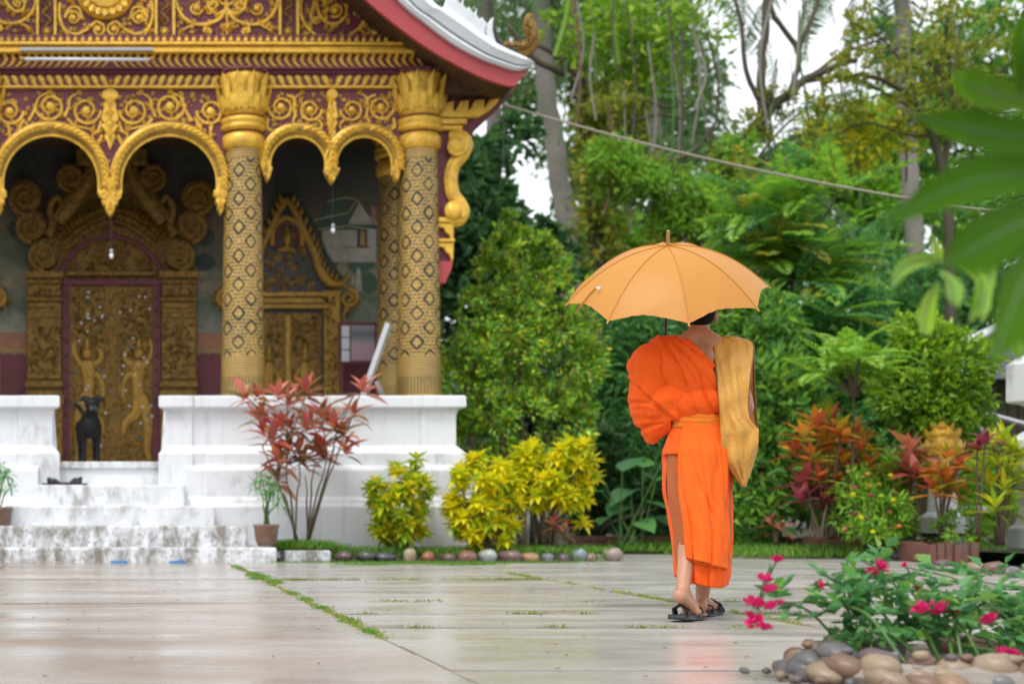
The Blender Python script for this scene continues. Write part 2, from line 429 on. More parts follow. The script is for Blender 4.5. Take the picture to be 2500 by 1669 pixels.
def part(name, mb, mat, parent=T, **k): return mb.build(name, mat, parent, **k)
def stroke(pts, w, Y, dep=.5, n=7):
    """ornament stroke in photo pixels at distance Y; w in pixels"""
    s = Y / F
    if not hasattr(w, '__len__'): w = [w] * len(pts)
    return [P(x, y, Y) for x, y in pts], [max(q * s, .002) for q in w]
def smooth_line(pts, n=6):
    """catmull-rom through pixel points"""
    P_ = [np.array(p, float) for p in pts]; P_ = [2 * P_[0] - P_[1]] + P_ + [2 * P_[-1] - P_[-2]]
    o = []
    for i in range(1, len(P_) - 2):
        for k in range(n):
            t = k / n; a, b, c, d = P_[i - 1:i + 3]
            o.append(tuple(.5 * (2 * b + (c - a) * t + (2 * a - 5 * b + 4 * c - d) * t * t + (3 * b - a - 3 * c + d) * t ** 3)))
    o.append(tuple(P_[-2])); return o
def spiral(cx, cy, r0, r1, a0, turns, n=26):
    return [(cx + (r0 + (r1 - r0) * i / n) * math.cos(a0 + turns * 2 * PI * i / n), cy + (r0 + (r1 - r0) * i / n) * math.sin(a0 + turns * 2 * PI * i / n)) for i in range(n + 1)]
def relief(mb, pts, w, Y, dep=.7, n=6):
    p, r = stroke(pts, w, Y); return mb.tube(p, r, n, flat=((0, 1, 0), dep))
def leaf_px(mb, x, y, ang, L, wd, Y, dep=.05):
    """pointed relief leaf starting at (x,y) in pixels, heading ang (radians, y down)"""
    c, s_ = math.cos(ang), math.sin(ang)
    f = lambda a, b: P(x + a * c - b * s_, y + a * s_ + b * c, Y)
    e = [f(0, 0), f(.35 * L, -wd), f(L, 0), f(.35 * L, wd)]
    m1 = f(.38 * L, 0); m1.y -= dep
    vs = [*e, m1]
    return mb.add(vs, [(0, 1, 4), (1, 2, 4), (2, 3, 4), (3, 0, 4)])

# ---- steps
SY = [14.37, 14.72, 15.07, 15.42, 15.77]
ST = [.153, .368, .575, .80, 1.06]
SR = [676, 604, 525, 452, 424]
for i in range(5):
    y0, z1 = SY[i], ST[i]; z0 = -.02 if i == 0 else ST[i - 1] - .03
    xr = PX(SR[i], y0); xl = 2 * PX(268, y0) - xr
    mb = MB().box((xl, y0, z0), (xr, 16.1, z1 - (.004 if i == 4 else 0)))
    o = part('step', mb, 'plaster_old' if i < 2 else ('plaster_worn' if i < 4 else 'plaster'), bevel=.018)
part('step_nosing', MB().box((PX(122, 15.74), 15.735, FL - .075), (PX(424, 15.74), 16.0, FL + .002)), 'plaster_worn', bevel=.012)
part('porch_floor', MB().box((X(-700), 15.95, .2), (X(1085), 19.0, FL - .006)), 'plaster_worn')

# ---- parapet walls: moulded profile run along the porch
PROF = [(15.98, 1.79), (15.72, 1.79), (15.70, 1.775), (15.70, 1.665), (15.72, 1.65), (15.77, 1.635), (15.785, 1.60), (15.79, 1.58), (15.79, 1.24), (15.72, 1.17),
        (15.70, 1.15), (15.70, 1.02), (15.62, .99), (15.60, .965), (15.60, .67), (15.56, .64), (15.55, .60), (15.50, .565), (15.50, .0), (15.98, .0)]
def run(x0, x1, prof, name, mat='plaster', grow=0.0, ends=(0, 0)):
    """extrude the wall profile between x0 and x1; ends flare with the profile"""
    n = len(prof); vs = []
    for e, x in enumerate((x0, x1)):
        for y, z in prof:
            out_ = (15.79 - y) if y < 15.98 else 0
            vs.append((x + (-1 if e == 0 else 1) * (out_ + grow) * ends[e], y - grow, z))
    fs = [(i, (i + 1) % n, (i + 1) % n + n, i + n) for i in range(n)] + [tuple(range(n - 1, -1, -1)), tuple(range(n, 2 * n))]
    return part(name, MB().add(vs, [f[::-1] for f in fs]), mat, bevel=.006)
WR = PX(1108, 15.79)
run(PX(470, 15.8), PX(1026, 15.8), PROF, 'parapet_wall')
run(PX(1026, 15.8), WR, PROF, 'corner_post', grow=.022, ends=(0, 1))
up = PROF[:12] + [(15.70, .72), (15.98, .72)]
run(PX(408, 15.8), PX(470, 15.8), up, 'stair_post', grow=.022, ends=(.9, 0))
run(PX(452, 15.5), PX(475, 15.5), PROF[11:], 'parapet_foot')
run(PX(45, 15.8), PX(125, 15.8), up, 'stair_post', grow=.022, ends=(0, .9))
run(PX(-700, 15.8), PX(45, 15.8), PROF, 'parapet_wall')
run(PX(40, 15.5), PX(92, 15.5), PROF[11:], 'parapet_foot')
part('side_wall', MB().box((WR - .25, 15.99, -.02), (WR + .0, 19.1, 1.76)), 'plaster', bevel=.02)

# ---- columns
def column(cx, cy, rb=.272, full=True):
    c = (cx, cy)
    sh = [(rb + (.212 - rb) * min(1, max(0, (z - FL) / 3.5)) ** .8, z) for z in np.linspace(FL, Z(366), 16)]
    z0 = FL + .72
    mb = MB().lathe(c, sh, 40, uv=True)
    mb.uv = [tuple((u, v - z0) for u, v in q) for q in mb.uv]
    col = part('column', mb, 'column', smooth=True)
    sc = TY / F
    def ring(name, prof, mat, n=32, wob=None):
        return MB().lathe(c, [(r * sc, Z(y)) for r, y in prof], n, wob=wob).build(name, mat, col, smooth=True)
    ring('neck_ring', [(44, 372), (50, 366), (52, 352), (53, 340), (48, 334), (44, 330)], 'gold', 40, lambda a, i: .035 * abs(math.cos(a * 9)) if i < 3 else 0)
    ring('neck_band', [(44, 336), (45, 326)], 'maroon')
    ring('neck_ring', [(44, 327), (54, 324), (57, 318), (55, 313), (52, 311), (56, 307), (57, 300), (54, 295), (45, 293)], 'gold')
    ring('neck_band', [(46, 296), (46, 287)], 'maroon')
    ring('capital', [(44, 290), (52, 287), (55, 280), (54, 262), (55, 240), (59, 215), (64, 198), (60, 190), (40, 186)], 'gold', 48, lambda a, i: .045 * abs(math.cos(a * 6)) if 2 < i < 8 else 0)
    for lay, (n, r, y0, y1, w, dep) in enumerate([(12, 59, 284, 240, 13, 1.0), (12, 59, 282, 190, 13, 1.0)]):
        pm = MB()
        L = (y0 - y1) * sc; ww = w * sc
        vs = [(0, 0, 0), (-ww, .004, .25 * L), (-ww * .95, -.012, .75 * L), (0, -.03 - .02 * lay, L), (ww * .95, -.012, .75 * L), (ww, .004, .25 * L), (0, -.022, .4 * L)]
        pm.add(vs, [(0, 6, 1), (1, 6, 2), (2, 6, 3), (3, 6, 4), (4, 6, 5), (5, 6, 0)])
        me = pm.mesh('petal', 'gold')
        for k in range(n):
            a = 2 * PI * (k + .5 * lay) / n
            link('petal', me, col, (cx + r * sc * math.cos(a), cy + r * sc * math.sin(a), Z(y0)), rot=(.09 if lay else .05, 0, a + PI / 2))
    for k in range(18):
        pass
    ring('capital_rim', [(52, 193), (66, 190), (70, 186), (68, 181), (40, 180)], 'maroon_old', 72, lambda a, i: .035 * math.cos(a * 18) if i in (1, 2, 3) else 0)
    return col
CR = X(1023); CS = X(593)
for px in (593, 1023, -53, -483): column(X(px), TY)
RCY = 17.67
part('post_footing', MB().box((CR - .3, RCY - .3, FL - .002), (CR + .3, RCY + .3, FL + .05)), 'plaster')
column(CR, RCY); column(2 * MID - CR, RCY)

# ---- arcade: maroon panels with two hanging arches per bay, gold bands, leaves, pendants
def arch_panel(xa, xb, arches, ytop, pend, half_end):
    """arches: (centre px, inner radius, inner top py). pend: centre pendant tip py"""
    Yf = TY - .06
    band = 31
    xs_ = np.linspace(xa, xb, 90)
    def outer(x):                                  # lower edge of the panel, py
        best = 900
        for c, r, top in arches:
            R = r + band * .55
            if abs(x - c) < R: best = min(best, top + r - math.sqrt(R * R - (x - c) ** 2))
        return best
    lim = arches[0][2] + arches[0][1] + 6
    low = [min(outer(x), lim) for x in xs_]
    mb = MB(); n = len(xs_); vs = []
    for yy in (Yf, Yf + .10):
        for x, l in zip(xs_, low): vs += [(X(x), yy, Z(ytop)), (X(x), yy, Z(l))]
    fs = []
    for i in range(n - 1):
        a = 2 * i; b = 2 * n + a
        fs += [(a, a + 1, a + 3, a + 2), (b, b + 2, b + 3, b + 1), (a + 1, b + 1, b + 3, a + 3), (a, a + 2, b + 2, b)]
    fs += [(0, 2 * n, 2 * n + 1, 1), (2 * n - 2, 2 * n - 1, 4 * n - 1, 4 * n - 2)]
    panel = part('arch_panel', MB().add(vs, fs), 'maroon')
    Lf = MB()
    # one shared leaf for the arch bands
    lm = MB().add([(0, 0, 0), (-.030, -.006, .035), (-.012, -.02, .115), (.032, -.008, .06), (.004, -.034, .05)], [(0, 4, 1), (1, 4, 2), (2, 4, 3), (3, 4, 0)]).mesh('leaf', 'gold')
    for c, r, top in arches:
        cy = top + r
        seg = [(c - r, cy + 26)] + [(c + r * math.cos(a), cy - r * math.sin(a)) for a in np.linspace(PI, 0, 33)] + [(c + r, cy + 26)]
        seo = [(c - r - band * .45, cy + 26)] + [(c + (r + band * (.98 if .12 < a < PI - .12 else .75)) * math.cos(a), cy - (r + band) * math.sin(a)) for a in np.linspace(PI, 0, 33)] + [(c + r + band * .45, cy + 26)]
        m = len(seg); vs = []
        for (xi, yi), (xo, yo) in zip(seg, seo):
            xm, ym = (xi + xo) / 2, (yi + yo) / 2
            vs += [(X(xi), Yf + .11, Z(yi)), (X(xi), Yf - .02, Z(yi)), (X(xm), Yf - .055, Z(ym)), (X(xo), Yf - .02, Z(yo)), (X(xo), Yf + .02, Z(yo))]
        fs = [(5 * i + k, 5 * i + k + 1, 5 * i + k + 6, 5 * i + k + 5) for i in range(m - 1) for k in range(4)]
        bnd = MB().add(vs, fs).build('arch_band', 'gold_flat', panel)
        na = max(9, int(r * .13)) 
        for sgn in (1, -1):
            for k in range(na):
                a = PI / 2 + sgn * (PI / 2) * (k + .6) / na
                rr = r + band * .36
                x, y = c + rr * math.cos(a), cy - rr * math.sin(a)
                tdir = math.atan2(math.cos(a) * sgn, math.sin(a) * sgn * -1)   # heading in pixel space
                wx = -math.sin(a) * sgn; wz = math.cos(a) * sgn                 # world tangent moving away from the crown
                rot = math.atan2(wx * .95 + .3 * math.cos(a), wz * .95 + .3 * math.sin(a))
                link('leaf', lm, panel, (X(x), Yf - .056, Z(y)), rot=(0, rot, 0), scale=1.25)
        # beaded inner lip
        nb = int(r * .42)
        lip = MB()
        p, w = stroke(seg, 3.2, Yf - .03); lip.tube(p, w, 6).build('arch_lip', 'gold', panel)
        p, w = stroke([(a_ + (b_ - a_) * .88, c_ + (d_ - c_) * .88) for (a_, c_), (b_, d_) in zip(seg, seo)], 4.2, Yf - .035); MB().tube(p, w, 6).build('arch_lip', 'gold', panel)
    # pendants
    def pendant(cx, tip, w, clip=None):
        top = arches[0][2] + arches[0][1] - 2
        h = tip - top
        sil = [(.42, -.1), (.55, .10), (.42, .2), (1.0, .30), (.92, .42), (.5, .46), (.72, .55), (.62, .66), (.36, .70), (.40, .80), (.1, .96), (.0, 1.0)]
        L_ = [(cx + w * a, top + h * b) for a, b in sil]; R_ = [(cx - w * a, top + h * b) for a, b in sil]
        poly = [(X(x), Z(y)) for x, y in L_ + R_[::-1][1:]]
        o = MB().prism(poly, Yf - .05, Yf + .10).build('pendant', 'gold', panel, bevel=.012)
        d = MB()
        for sx in (-1, 1):
            relief(d, spiral(cx + sx * w * .5, top + h * .36, w * .36, w * .08, 0, 1.2 * sx, 14), w * .13, Yf - .055)
            leaf_px(d, cx, top + h * .62, PI / 2 + sx * .5, h * .24, w * .14, Yf - .055, .02)
        leaf_px(d, cx, top + h * .40, PI / 2, h * .5, w * .18, Yf - .055, .025)
        relief(d, [(cx, top - h * .1), (cx, top + h * .3)], [w * .3, w * .12], Yf - .05)
        d.build('pendant_carving', 'gold', panel)
    cxm = (arches[0][0] + arches[1][0]) / 2
    pendant(cxm, pend, half_end * .9)
    for xe in (arches[0][0] - arches[0][1] - band * .25, arches[1][0] + arches[1][1] + band * .25): pendant(xe, pend - 4, half_end * .55)
    # centre plaque: stacked vase of leaves
    pl = MB(); h0, h1 = ytop + 4, arches[0][2] + arches[0][1] * .36
    hh = h1 - h0
    sil = [(5, 0), (17, .06), (20, .14), (8, .2), (15, .26), (13, .3), (17, .40), (20, .50), (12, .56), (20, .6), (12, .68), (9, .72), (13, .78), (7, .86), (0, 1)]
    k_ = half_end / 30
    poly = [(X(cxm + a * k_), Z(h0 + hh * b)) for a, b in sil] + [(X(cxm - a * k_), Z(h0 + hh * b)) for a, b in sil[::-1][1:]]
    MB().prism(poly, Yf - .05, Yf + .02).build('plaque', 'gold', panel, bevel=.012)
    pl = MB()
    for b, w_ in ((.1, 9), (.3, 7), (.45, 10), (.62, 6)):
        leaf_px(pl, cxm, h0 + hh * b, PI / 2, hh * .24, w_ * k_, Yf - .05, .03)
        for sx in (-1, 1): leaf_px(pl, cxm, h0 + hh * b, PI / 2 + sx * .8, hh * .13, w_ * .5 * k_, Yf - .05, .02)
    pl.build('plaque_leaves', 'gold', panel)
    return panel, cxm, Yf

def vine_scroll(panel, cx, cy, r, Yf, flip, a0=PI, turns=1.55, w=4.2):
    """one curled tendril with a flower in its heart and buds round it"""
    mb = MB(); s_ = -1 if flip else 1
    pts = spiral(cx, cy, r, r * .26, a0, turns * s_, 30)
    relief(mb, pts, [w * (1 - .35 * i / 30) for i in range(31)], Yf - .012, .9)
    c = P(cx, cy, Yf - .03); q = r * .30 * Yf / F
    mb.ball((c.x, c.y, c.z), (q, .03, q), 8, 6)
    rr = random.Random(int(cx * 7 + cy))
    for k in range(7):
        i = 3 + k * 4; x, y = pts[i]
        a = math.atan2(y - cy, x - cx) + s_ * .5
        leaf_px(mb, x, y, a + rr.uniform(-.3, .3), r * .36, r * .12, Yf - .01, .03)
        x, y = pts[min(30, i + 1)]
        leaf_px(mb, x, y, a + PI - s_ * .6, r * .34, r * .13, Yf - .01, .03)
    return mb.build('scroll', 'gold', panel)

p1, c1, Yf = arch_panel(-8, 548, [(124, 117, 331), (413, 117, 331)], 218, 532, 33)
for m_ in (1, -1):
    f_ = lambda x: c1 + m_ * (x - 269)
    vine_scroll(p1, f_(211), 270, 36, Yf, m_ < 0, 0 if m_ > 0 else PI)
    vine_scroll(p1, f_(123), 260, 37, Yf, m_ > 0, PI if m_ > 0 else 0)
    vine_scroll(p1, f_(24), 272, 34, Yf, m_ < 0, 0 if m_ > 0 else PI)
    for k, pts in enumerate([[(70, 296), (85, 268), (95, 240), (118, 226)], [(158, 286), (168, 262), (172, 240), (190, 228)], [(248, 296), (240, 320), (226, 330), (232, 345)], [(60, 292), (48, 312), (58, 330)],
                             [(165, 290), (182, 306), (204, 312), (222, 316)], [(20, 305), (24, 330), (14, 352)], [(250, 330), (240, 352), (230, 346)]]):
        mb = MB(); relief(mb, smooth_line([(f_(x), y) for x, y in pts], 5), np.linspace(4.4, 2.0, 5 * (len(pts) - 1) + 1), Yf - .012)
        x, y = pts[-1]; a = math.atan2(y - pts[-2][1], (x - pts[-2][0]) * m_)
        for da in (-.7, 0, .7): leaf_px(mb, f_(x), y, a + da, 15, 4.5, Yf - .01, .03)
        x, y = pts[1]
        for da in (-1.2, 1.2): leaf_px(mb, f_(x), y, a + da, 17, 4.5, Yf - .01, .03)
        mb.build('tendril', 'gold', p1)
p2, c2, Yf = arch_panel(640, 976, [(727, 68, 334), (889, 68, 334)], 218, 452, 22)
for m_ in (1, -1):
    f_ = lambda x: c2 + m_ * (x - 808)
    vine_scroll(p2, f_(757), 268, 29, Yf, m_ < 0, 0 if m_ > 0 else PI, w=3.6)
    vine_scroll(p2, f_(686), 262, 32, Yf, m_ > 0, PI if m_ > 0 else 0, w=3.6)
    for pts in ([(722, 286), (718, 262), (720, 240), (735, 228)], [(655, 290), (652, 310), (664, 318)], [(776, 292), (786, 306), (780, 318)], [(720, 284), (716, 296), (718, 304)], [(700, 232), (716, 240), (722, 256)]):
        mb = MB(); relief(mb, smooth_line([(f_(x), y) for x, y in pts], 5), np.linspace(3.8, 1.8, 5 * (len(pts) - 1) + 1), Yf - .012)
        x, y = pts[-1]; a = math.atan2(y - pts[-2][1], (x - pts[-2][0]) * m_)
        for da in (-.7, 0, .7): leaf_px(mb, f_(x), y, a + da, 12, 4, Yf - .01, .03)
        mb.build('tendril', 'gold', p2)
part('arch_panel', MB().box((X(-440), TY - .05, Z(330)), (X(-96), TY + .05, Z(218))), 'maroon')

# ---- beams and friezes above the arches
XL, XR_ = X(-720), X(1049)
def beam(name, y0, y1, Yf0, mat, xr=XR_, xl=XL, **k): return part(name, MB().box((xl, Yf0, Z(y1)), (xr, TY + .25, Z(y0))), mat, **k)
b_low = beam('frieze_board', 188, 219.5, TY - .10, 'maroon', X(1040))
part('gold_rail', MB().box((XL, TY - .125, Z(222)), (X(970), TY - .02, Z(216.5))), 'gold', bevel=.006)
beam('gap_board', 180, 188, TY - .14, 'maroon')  # plain maroon board in the gap between the two friezes
b_mid = beam('frieze_board', 148, 180.5, TY - .20, 'maroon')
for y0, y1, d in ((122, 130, .30), (131.5, 139, .27), (140, 149, .31)): part('cornice_rail', MB().box((XL, TY - d, Z(y1)), (XR_, TY + .2, Z(y0))), 'gold', bevel=.012)
part('cornice_back', MB().box((XL, TY - .24, Z(149)), (XR_ - .003, TY + .2, Z(121))), 'gold_flat')
b_bead = beam('bead_board', 96, 122.5, TY - .16, 'maroon', X(1018))
part('gold_rail', MB().box((XL, TY - .21, Z(122.5)), (X(1018), TY, Z(119))), 'gold')
s_ = TY / F
bead = MB().ball((0, 0, 0), (6.6 * s_, .035, 8 * s_), 10, 7).add([(-3 * s_, 0, 9 * s_), (3 * s_, 0, 9 * s_), (0, -.02, 15 * s_)], [(0, 1, 2)]).mesh('bead', 'gold', True)
for k in range(57):
    link('bead', bead, b_bead, (X(6 + k * 17.9), TY - .165, Z(111)))
# comma shaped leaves of the upper frieze, mirrored about the middle of the bay
cm = MB()
relief(cm, [(255 + a, CY - b) for a, b in smooth_line([(0, 14), (3, 8), (1, 0), (-5, -8), (-13, -13)], 4)], [5.6, 5.4, 5, 5, 5.2, 5.2, 5, 4.6, 4.2, 3.8, 3.4, 3, 2.6, 2.2, 1.8, 1.4, 1.0], TY, .9)
cm.v = [(x, y - TY, z - H) for x, y, z in cm.v]
cm.ball((0, -.01, 14 * s_), (5.6 * s_, .035, 5 * s_), 8, 6)
comma = cm.mesh('comma_leaf', 'gold')
for k in range(-14, 42):
    x = 270 + (k + .5) * 18.9
    if x > 1040: break
    if x < -8: continue
    link('comma_leaf', comma, b_mid, (X(x), TY - .205, Z(164)), scale=(1 if k < 0 else -1, 1, 1))
sl = MB()
relief(sl, [(255 + a, CY - b) for a, b in smooth_line([(-9, 10), (-2, 7), (1, 0), (4, -8), (11, -12)], 4)], list(np.linspace(5.5, 7.2, 8)) + list(np.linspace(7.2, 1, 9)), TY, .55)
sl.v = [(x, y - TY, z - H) for x, y, z in sl.v]
slant = sl.mesh('slanting_leaf', 'gold')
for a_, b_, c_ in ((8, 530, 270), (662, 962, 808)):
    n_ = int((b_ - c_) / 21.5)
    for sg in (1, -1):
        for k in range(n_): link('slanting_leaf', slant, b_low, (X(c_ + sg * (k + .75) * 21.5), TY - .105, Z(204)), scale=(-sg, 1, 1))
    mb = MB()
    for da in (PI / 2, -PI / 2): leaf_px(mb, c_, 204, da, 13, 7, TY - .11, .04)
    mb.build('rosette', 'gold', b_low)

# ---- gable panel with relief scrolls
gz = [(X(1013), Z(98)), (X(888), Z(0)), (X(700), Z(-175)), (X(500), Z(-385)), (X(270), Z(-640))]
gp = gz + [(2 * MID - x, z) for x, z in gz[::-1][1:]]
gable = part('gable_board', MB().prism(gp, TY - .05, TY + .12), 'maroon')
for k in range(len(gz) - 1):          # gold trim up the slope
    a, b = gz[k], gz[k + 1]
    for sx in (1, -1):
        q = lambda p: (MID + sx * (p[0] - MID))
        MB().tube([(q(a), TY - .09, a[1]), (q(b), TY - .09, b[1])], .065, 4).build('gable_trim', 'gold_flat', gable)
GY = TY - .055
for xa, xb in ((89, 139), (377, 427), (678, 728), (-210, -160)):
    for x in (xa + 3.5, xb - 3.5): part('post_moulding', MB().box((X(x - 3.6), GY - .06, Z(98)), (X(x + 3.6), GY + .02, Z(-190))), 'gold', gable, bevel=.008)
    mb = MB(); rr = random.Random(xa)
    c = (xa + xb) / 2
    for k in range(8):                # rosette
        leaf_px(mb, c, 78, k * PI / 4, 15, 4.6, GY - .015, .03)
    mb.ball(P(c, 78, GY - .03), (.028, .02, .028), 8, 6)
    mb.build('rosette', 'gold', gable)
    mb = MB()
    relief(mb, smooth_line([(c + 9 * math.sin(y * .16), y) for y in range(62, -120, -7)], 2), 2.0, GY - .01)
    for k in range(64):
        y = 60 - k * 2.7; leaf_px(mb, c + rr.uniform(-11, 11), y, rr.uniform(0, 2 * PI), rr.uniform(7, 12), 3, GY - .008, .025)
    mb.build('vine_strip', 'gold_flat', gable)
def gscroll(pts, w0, w1, mir=None, buds=(), k=.357, curl=None, ox=0, oy=0):
    """stroke given in zoomed-picture units (k pixels each), mirrored about mir"""
    for sg in ((1, -1) if mir is not None else (1,)):
        f_ = (lambda x: ox + k * x) if sg == 1 else (lambda x: ox + k * (2 * mir - x))
        mb = MB(); L_ = smooth_line([(f_(x), oy + k * y) for x, y in pts], 6)
        relief(mb, L_, np.linspace(w0, w1, len(L_)), GY - .012, .85)
        if curl:
            cx, cy, r, a0, tn = curl
            relief(mb, spiral(f_(cx), oy + k * cy, k * r, k * r * .2, a0 if sg == 1 else PI - a0, tn * sg, 22), np.linspace(w1, w1 * .9, 23), GY - .012, .85)
            p = P(f_(cx), oy + k * cy, GY - .03); q = k * r * .38 * GY / F; mb.ball(p, (q, .03, q), 8, 6)
        for bx, by, ba, bl in buds:
            a = ba if sg == 1 else PI - ba
            for da, sc in ((-.45, .8), (0, 1), (.45, .8)): leaf_px(mb, f_(bx), oy + k * by, a + da, k * bl * sc, k * bl * .24, GY - .012, .03)
        mb.build('scroll', 'gold', gable)
# panel of the medallion
gscroll([(410, 20), (405, 110), (440, 200), (520, 235), (600, 200), (660, 150), (715, 185)], 4.6, 4, 725, [(410, 90, PI, 40), (440, 205, 2.4, 45), (520, 235, 1.3, 45), (600, 195, -.6, 40), (470, 20, -1.2, 50)], curl=(672, 205, 48, -PI / 2, 1.3))
gscroll([(560, 130), (540, 60), (480, 55), (440, 120)], 4, 3.6, 725, [(560, 120, .8, 40), (500, 50, -1.4, 42)], curl=(500, 125, 55, PI, 1.4))
gscroll([(440, 215), (470, 245), (500, 250)], 3.4, 2, 725, [(480, 250, 1.2, 40), (420, 240, 2.6, 34)])
c_ = P(257, -22, GY); mb = MB()
R_ = 73 * GY / F
prof = [(R_, 0), (R_ * .985, .05), (R_ * .93, .075), (R_ * .86, .05), (R_ * .80, .055), (R_ * .66, .075), (R_ * .62, .10), (R_ * .45, .11), (R_ * .4, .09), (R_ * .05, .13)]
n_ = 64
vs = [(c_.x + r * math.cos(2 * PI * j / n_) * (1 + (.03 * math.cos(j * PI / 2 * 16 / 16) if i in (4, 5) else 0)), c_.y - d, c_.z + r * math.sin(2 * PI * j / n_)) for i, (r, d) in enumerate(prof) for j in range(n_)]
fs = [(i * n_ + (j + 1) % n_, i * n_ + j, (i + 1) * n_ + j, (i + 1) * n_ + (j + 1) % n_) for i in range(len(prof) - 1) for j in range(n_)]
med = mb.add(vs, fs).build('medallion', 'gold', gable)
pm = MB().add([(-.035, 0, 0), (0, -.02, -.01), (.035, 0, 0), (.032, -.02, .05), (0, -.035, .085), (-.032, -.02, .05)], [(0, 1, 4, 5), (1, 2, 3, 4)]).mesh('petal', 'gold')
for k in range(22):
    a = 2 * PI * k / 22; r = R_ * .70
    link('petal', pm, gable, (c_.x + r * math.sin(a), c_.y - .075, c_.z + r * math.cos(a)), rot=(0, a, 0))
# panel beyond: branching stem with buds
gscroll([(1550, -40), (1545, 60), (1500, 130), (1420, 165), (1330, 165), (1250, 115), (1205, 30), (1200, -60)], 5.2, 4.2, 1550,
        [(1500, 120, -2.4, 55), (1415, 165, 1.2, 40), (1335, 165, -2.2, 50), (1250, 110, 2.9, 45), (1210, 30, 3.1, 50), (1290, 150, 1.6, 34)])
gscroll([(1450, 150), (1405, 175), (1395, 215)], 4, 3.6, 1550, [(1440, 165, 2.2, 36)], curl=(1422, 222, 30, PI, 1.1))
gscroll([(1330, 165), (1290, 185), (1255, 205)], 3.4, 2.4, 1550, [(1262, 202, 2.5, 52)])
gscroll([(1550, 60), (1552, 130), (1552, 170)], 3, 2.6, None, [(1552, 160, PI / 2, 95), (1552, 178, .25, 60), (1552, 178, PI - .25, 60)])
gscroll([(1545, 70), (1490, 95), (1440, 70), (1420, 20), (1440, -30)], 4.4, 3.4, 1550, [(1490, 95, 1.8, 40), (1430, 60, 2.8, 44), (1420, 10, 3.4, 44), (1470, 90, -1.4, 40)], curl=(1455, 30, 34, 2.0, -1.2))
gscroll([(1550, 40), (1510, 20), (1480, -30)], 3.6, 3, 1550, [(1510, 20, -2.2, 46), (1490, -10, -1.0, 46)], curl=(1340, 60, 46, .2, 1.4))
# corner panel by the roof slope
k2 = .4464
gscroll([(540, -60), (522, 40), (540, 120), (600, 190), (680, 215), (770, 205), (850, 150), (885, 80)], 5, 4, None, [(530, 60, PI, 40), (545, 140, 2.6, 44), (610, 200, 1.9, 40), (690, 218, 1.2, 36), (790, 195, 1.0, 40), (880, 80, -1.2, 60), (860, 130, .2, 44)], k2, ox=500)
gscroll([(850, 160), (890, 205), (930, 215)], 4, 3.6, None, [(890, 200, -1, 34), (840, 205, 2, 30)], k2, curl=(935, 185, 34, PI / 2, -1.3), ox=500)
gscroll([(600, -40), (620, 60), (660, 120), (720, 130), (770, 90), (775, 20)], 4.4, 3.4, None, [(640, 100, 2.6, 40), (700, 135, 1.5, 40), (775, 40, -1.1, 46), (660, 60, -.6, 44), (720, 60, -1.6, 46)], k2, curl=(715, 55, 42, 2.2, -1.4), ox=500)
gscroll([(560, 190), (580, 160), (570, 130)], 3.4, 2.4, None, [(575, 150, -1.4, 40), (560, 195, 2.4, 34), (985, 195, .3, 30), (1010, 205, 1.8, 30)], k2, ox=500)
gscroll([(600, 20), (580, 90), (590, 110)], 4, 3, None, [(585, 60, 2.8, 40), (600, 20, -1.2, 44), (640, 10, -.3, 60), (655, 50, 1.2, 40)], k2, curl=(612, 110, 22, PI, -1.3), ox=500)
# leftmost visible panel
gscroll([(-60, 120), (40, 160), (140, 150), (215, 90), (245, 0), (240, -60)], 5, 4.2, None, [(60, 160, -1.8, 40), (140, 155, 1.2, 40), (215, 95, .3, 40), (245, 0, -.2, 46), (110, 160, 1.6, 36)])
gscroll([(130, 155), (170, 175), (200, 195)], 3.4, 2.6, None, [(185, 190, .7, 62)])
gscroll([(-10, 130), (10, 170), (-10, 210)], 4, 3.4, None, [(0, 160, .4, 40)], curl=(-12, 190, 28, 0, 1.2))
gscroll([(20, -30), (60, 40), (110, 80), (160, 60), (170, 0)], 4.4, 3.4, None, [(40, 20, 2.6, 50), (90, 80, 1.6, 48), (150, 70, .8, 48), (170, 10, -1.2, 46), (100, 30, -1.4, 60), (60, 60, 2.0, 44)], curl=(120, 20, 40, 0, -1.4))

# ---- ceiling, soffit, roof
part('porch_ceiling', MB().box((X(-720), TY + .1, Z(228)), (X(1060), 19.2, Z(222))), 'brown')
RB = 15.55                                    # plane of the bargeboard
low_c = [(272, -680), (500, -395), (700, -180), (893, 0), (1013, 96), (1094, 147), (1170, 186), (1215, 203), (1240, 210), (1258, 210)]
up_c = [(272, -800), (540, -460), (760, -220), (969, 0), (1036, 57), (1103, 107), (1170, 144), (1215, 161), (1262, 174), (1295, 166)]
wh_c = [(272, -920), (620, -500), (850, -230), (1049, 0), (1087, 22), (1125, 46), (1201, 103), (1235, 122), (1270, 138), (1291, 150)]
def dens(c, n=5): return smooth_line(c, n)
def ribbon(name, A, B, y0, y1, mat, bul=0.0, **k):
    A, B = dens(A), dens(B)
    for sx in (1, -1):
        q = lambda p: (MID + sx * (PX(p[0], RB) - PX(271, RB) ) , PZ(p[1], RB))
        vs = []; m = len(A)
        for a, b in zip(A, B):
            (xa, za), (xb, zb) = q(a), q(b)
            vs += [(xa, y1, za), (xa, y0, za), ((xa + xb) / 2, y0 - bul, (za + zb) / 2), (xb, y0, zb), (xb, y1, zb)]
        fs = []
        for i in range(m - 1):
            for j in range(5):
                f = (5 * i + j, 5 * i + (j + 1) % 5, 5 * i + 5 + (j + 1) % 5, 5 * i + 5 + j)
                fs.append(f if sx < 0 else f[::-1])
        fs += [tuple(range(5)), tuple(5 * (m - 1) + j for j in range(5))]
        part(name, MB().add(vs, fs), mat, **k)
ribbon('bargeboard', low_c, up_c, RB, RB + .06, 'red')
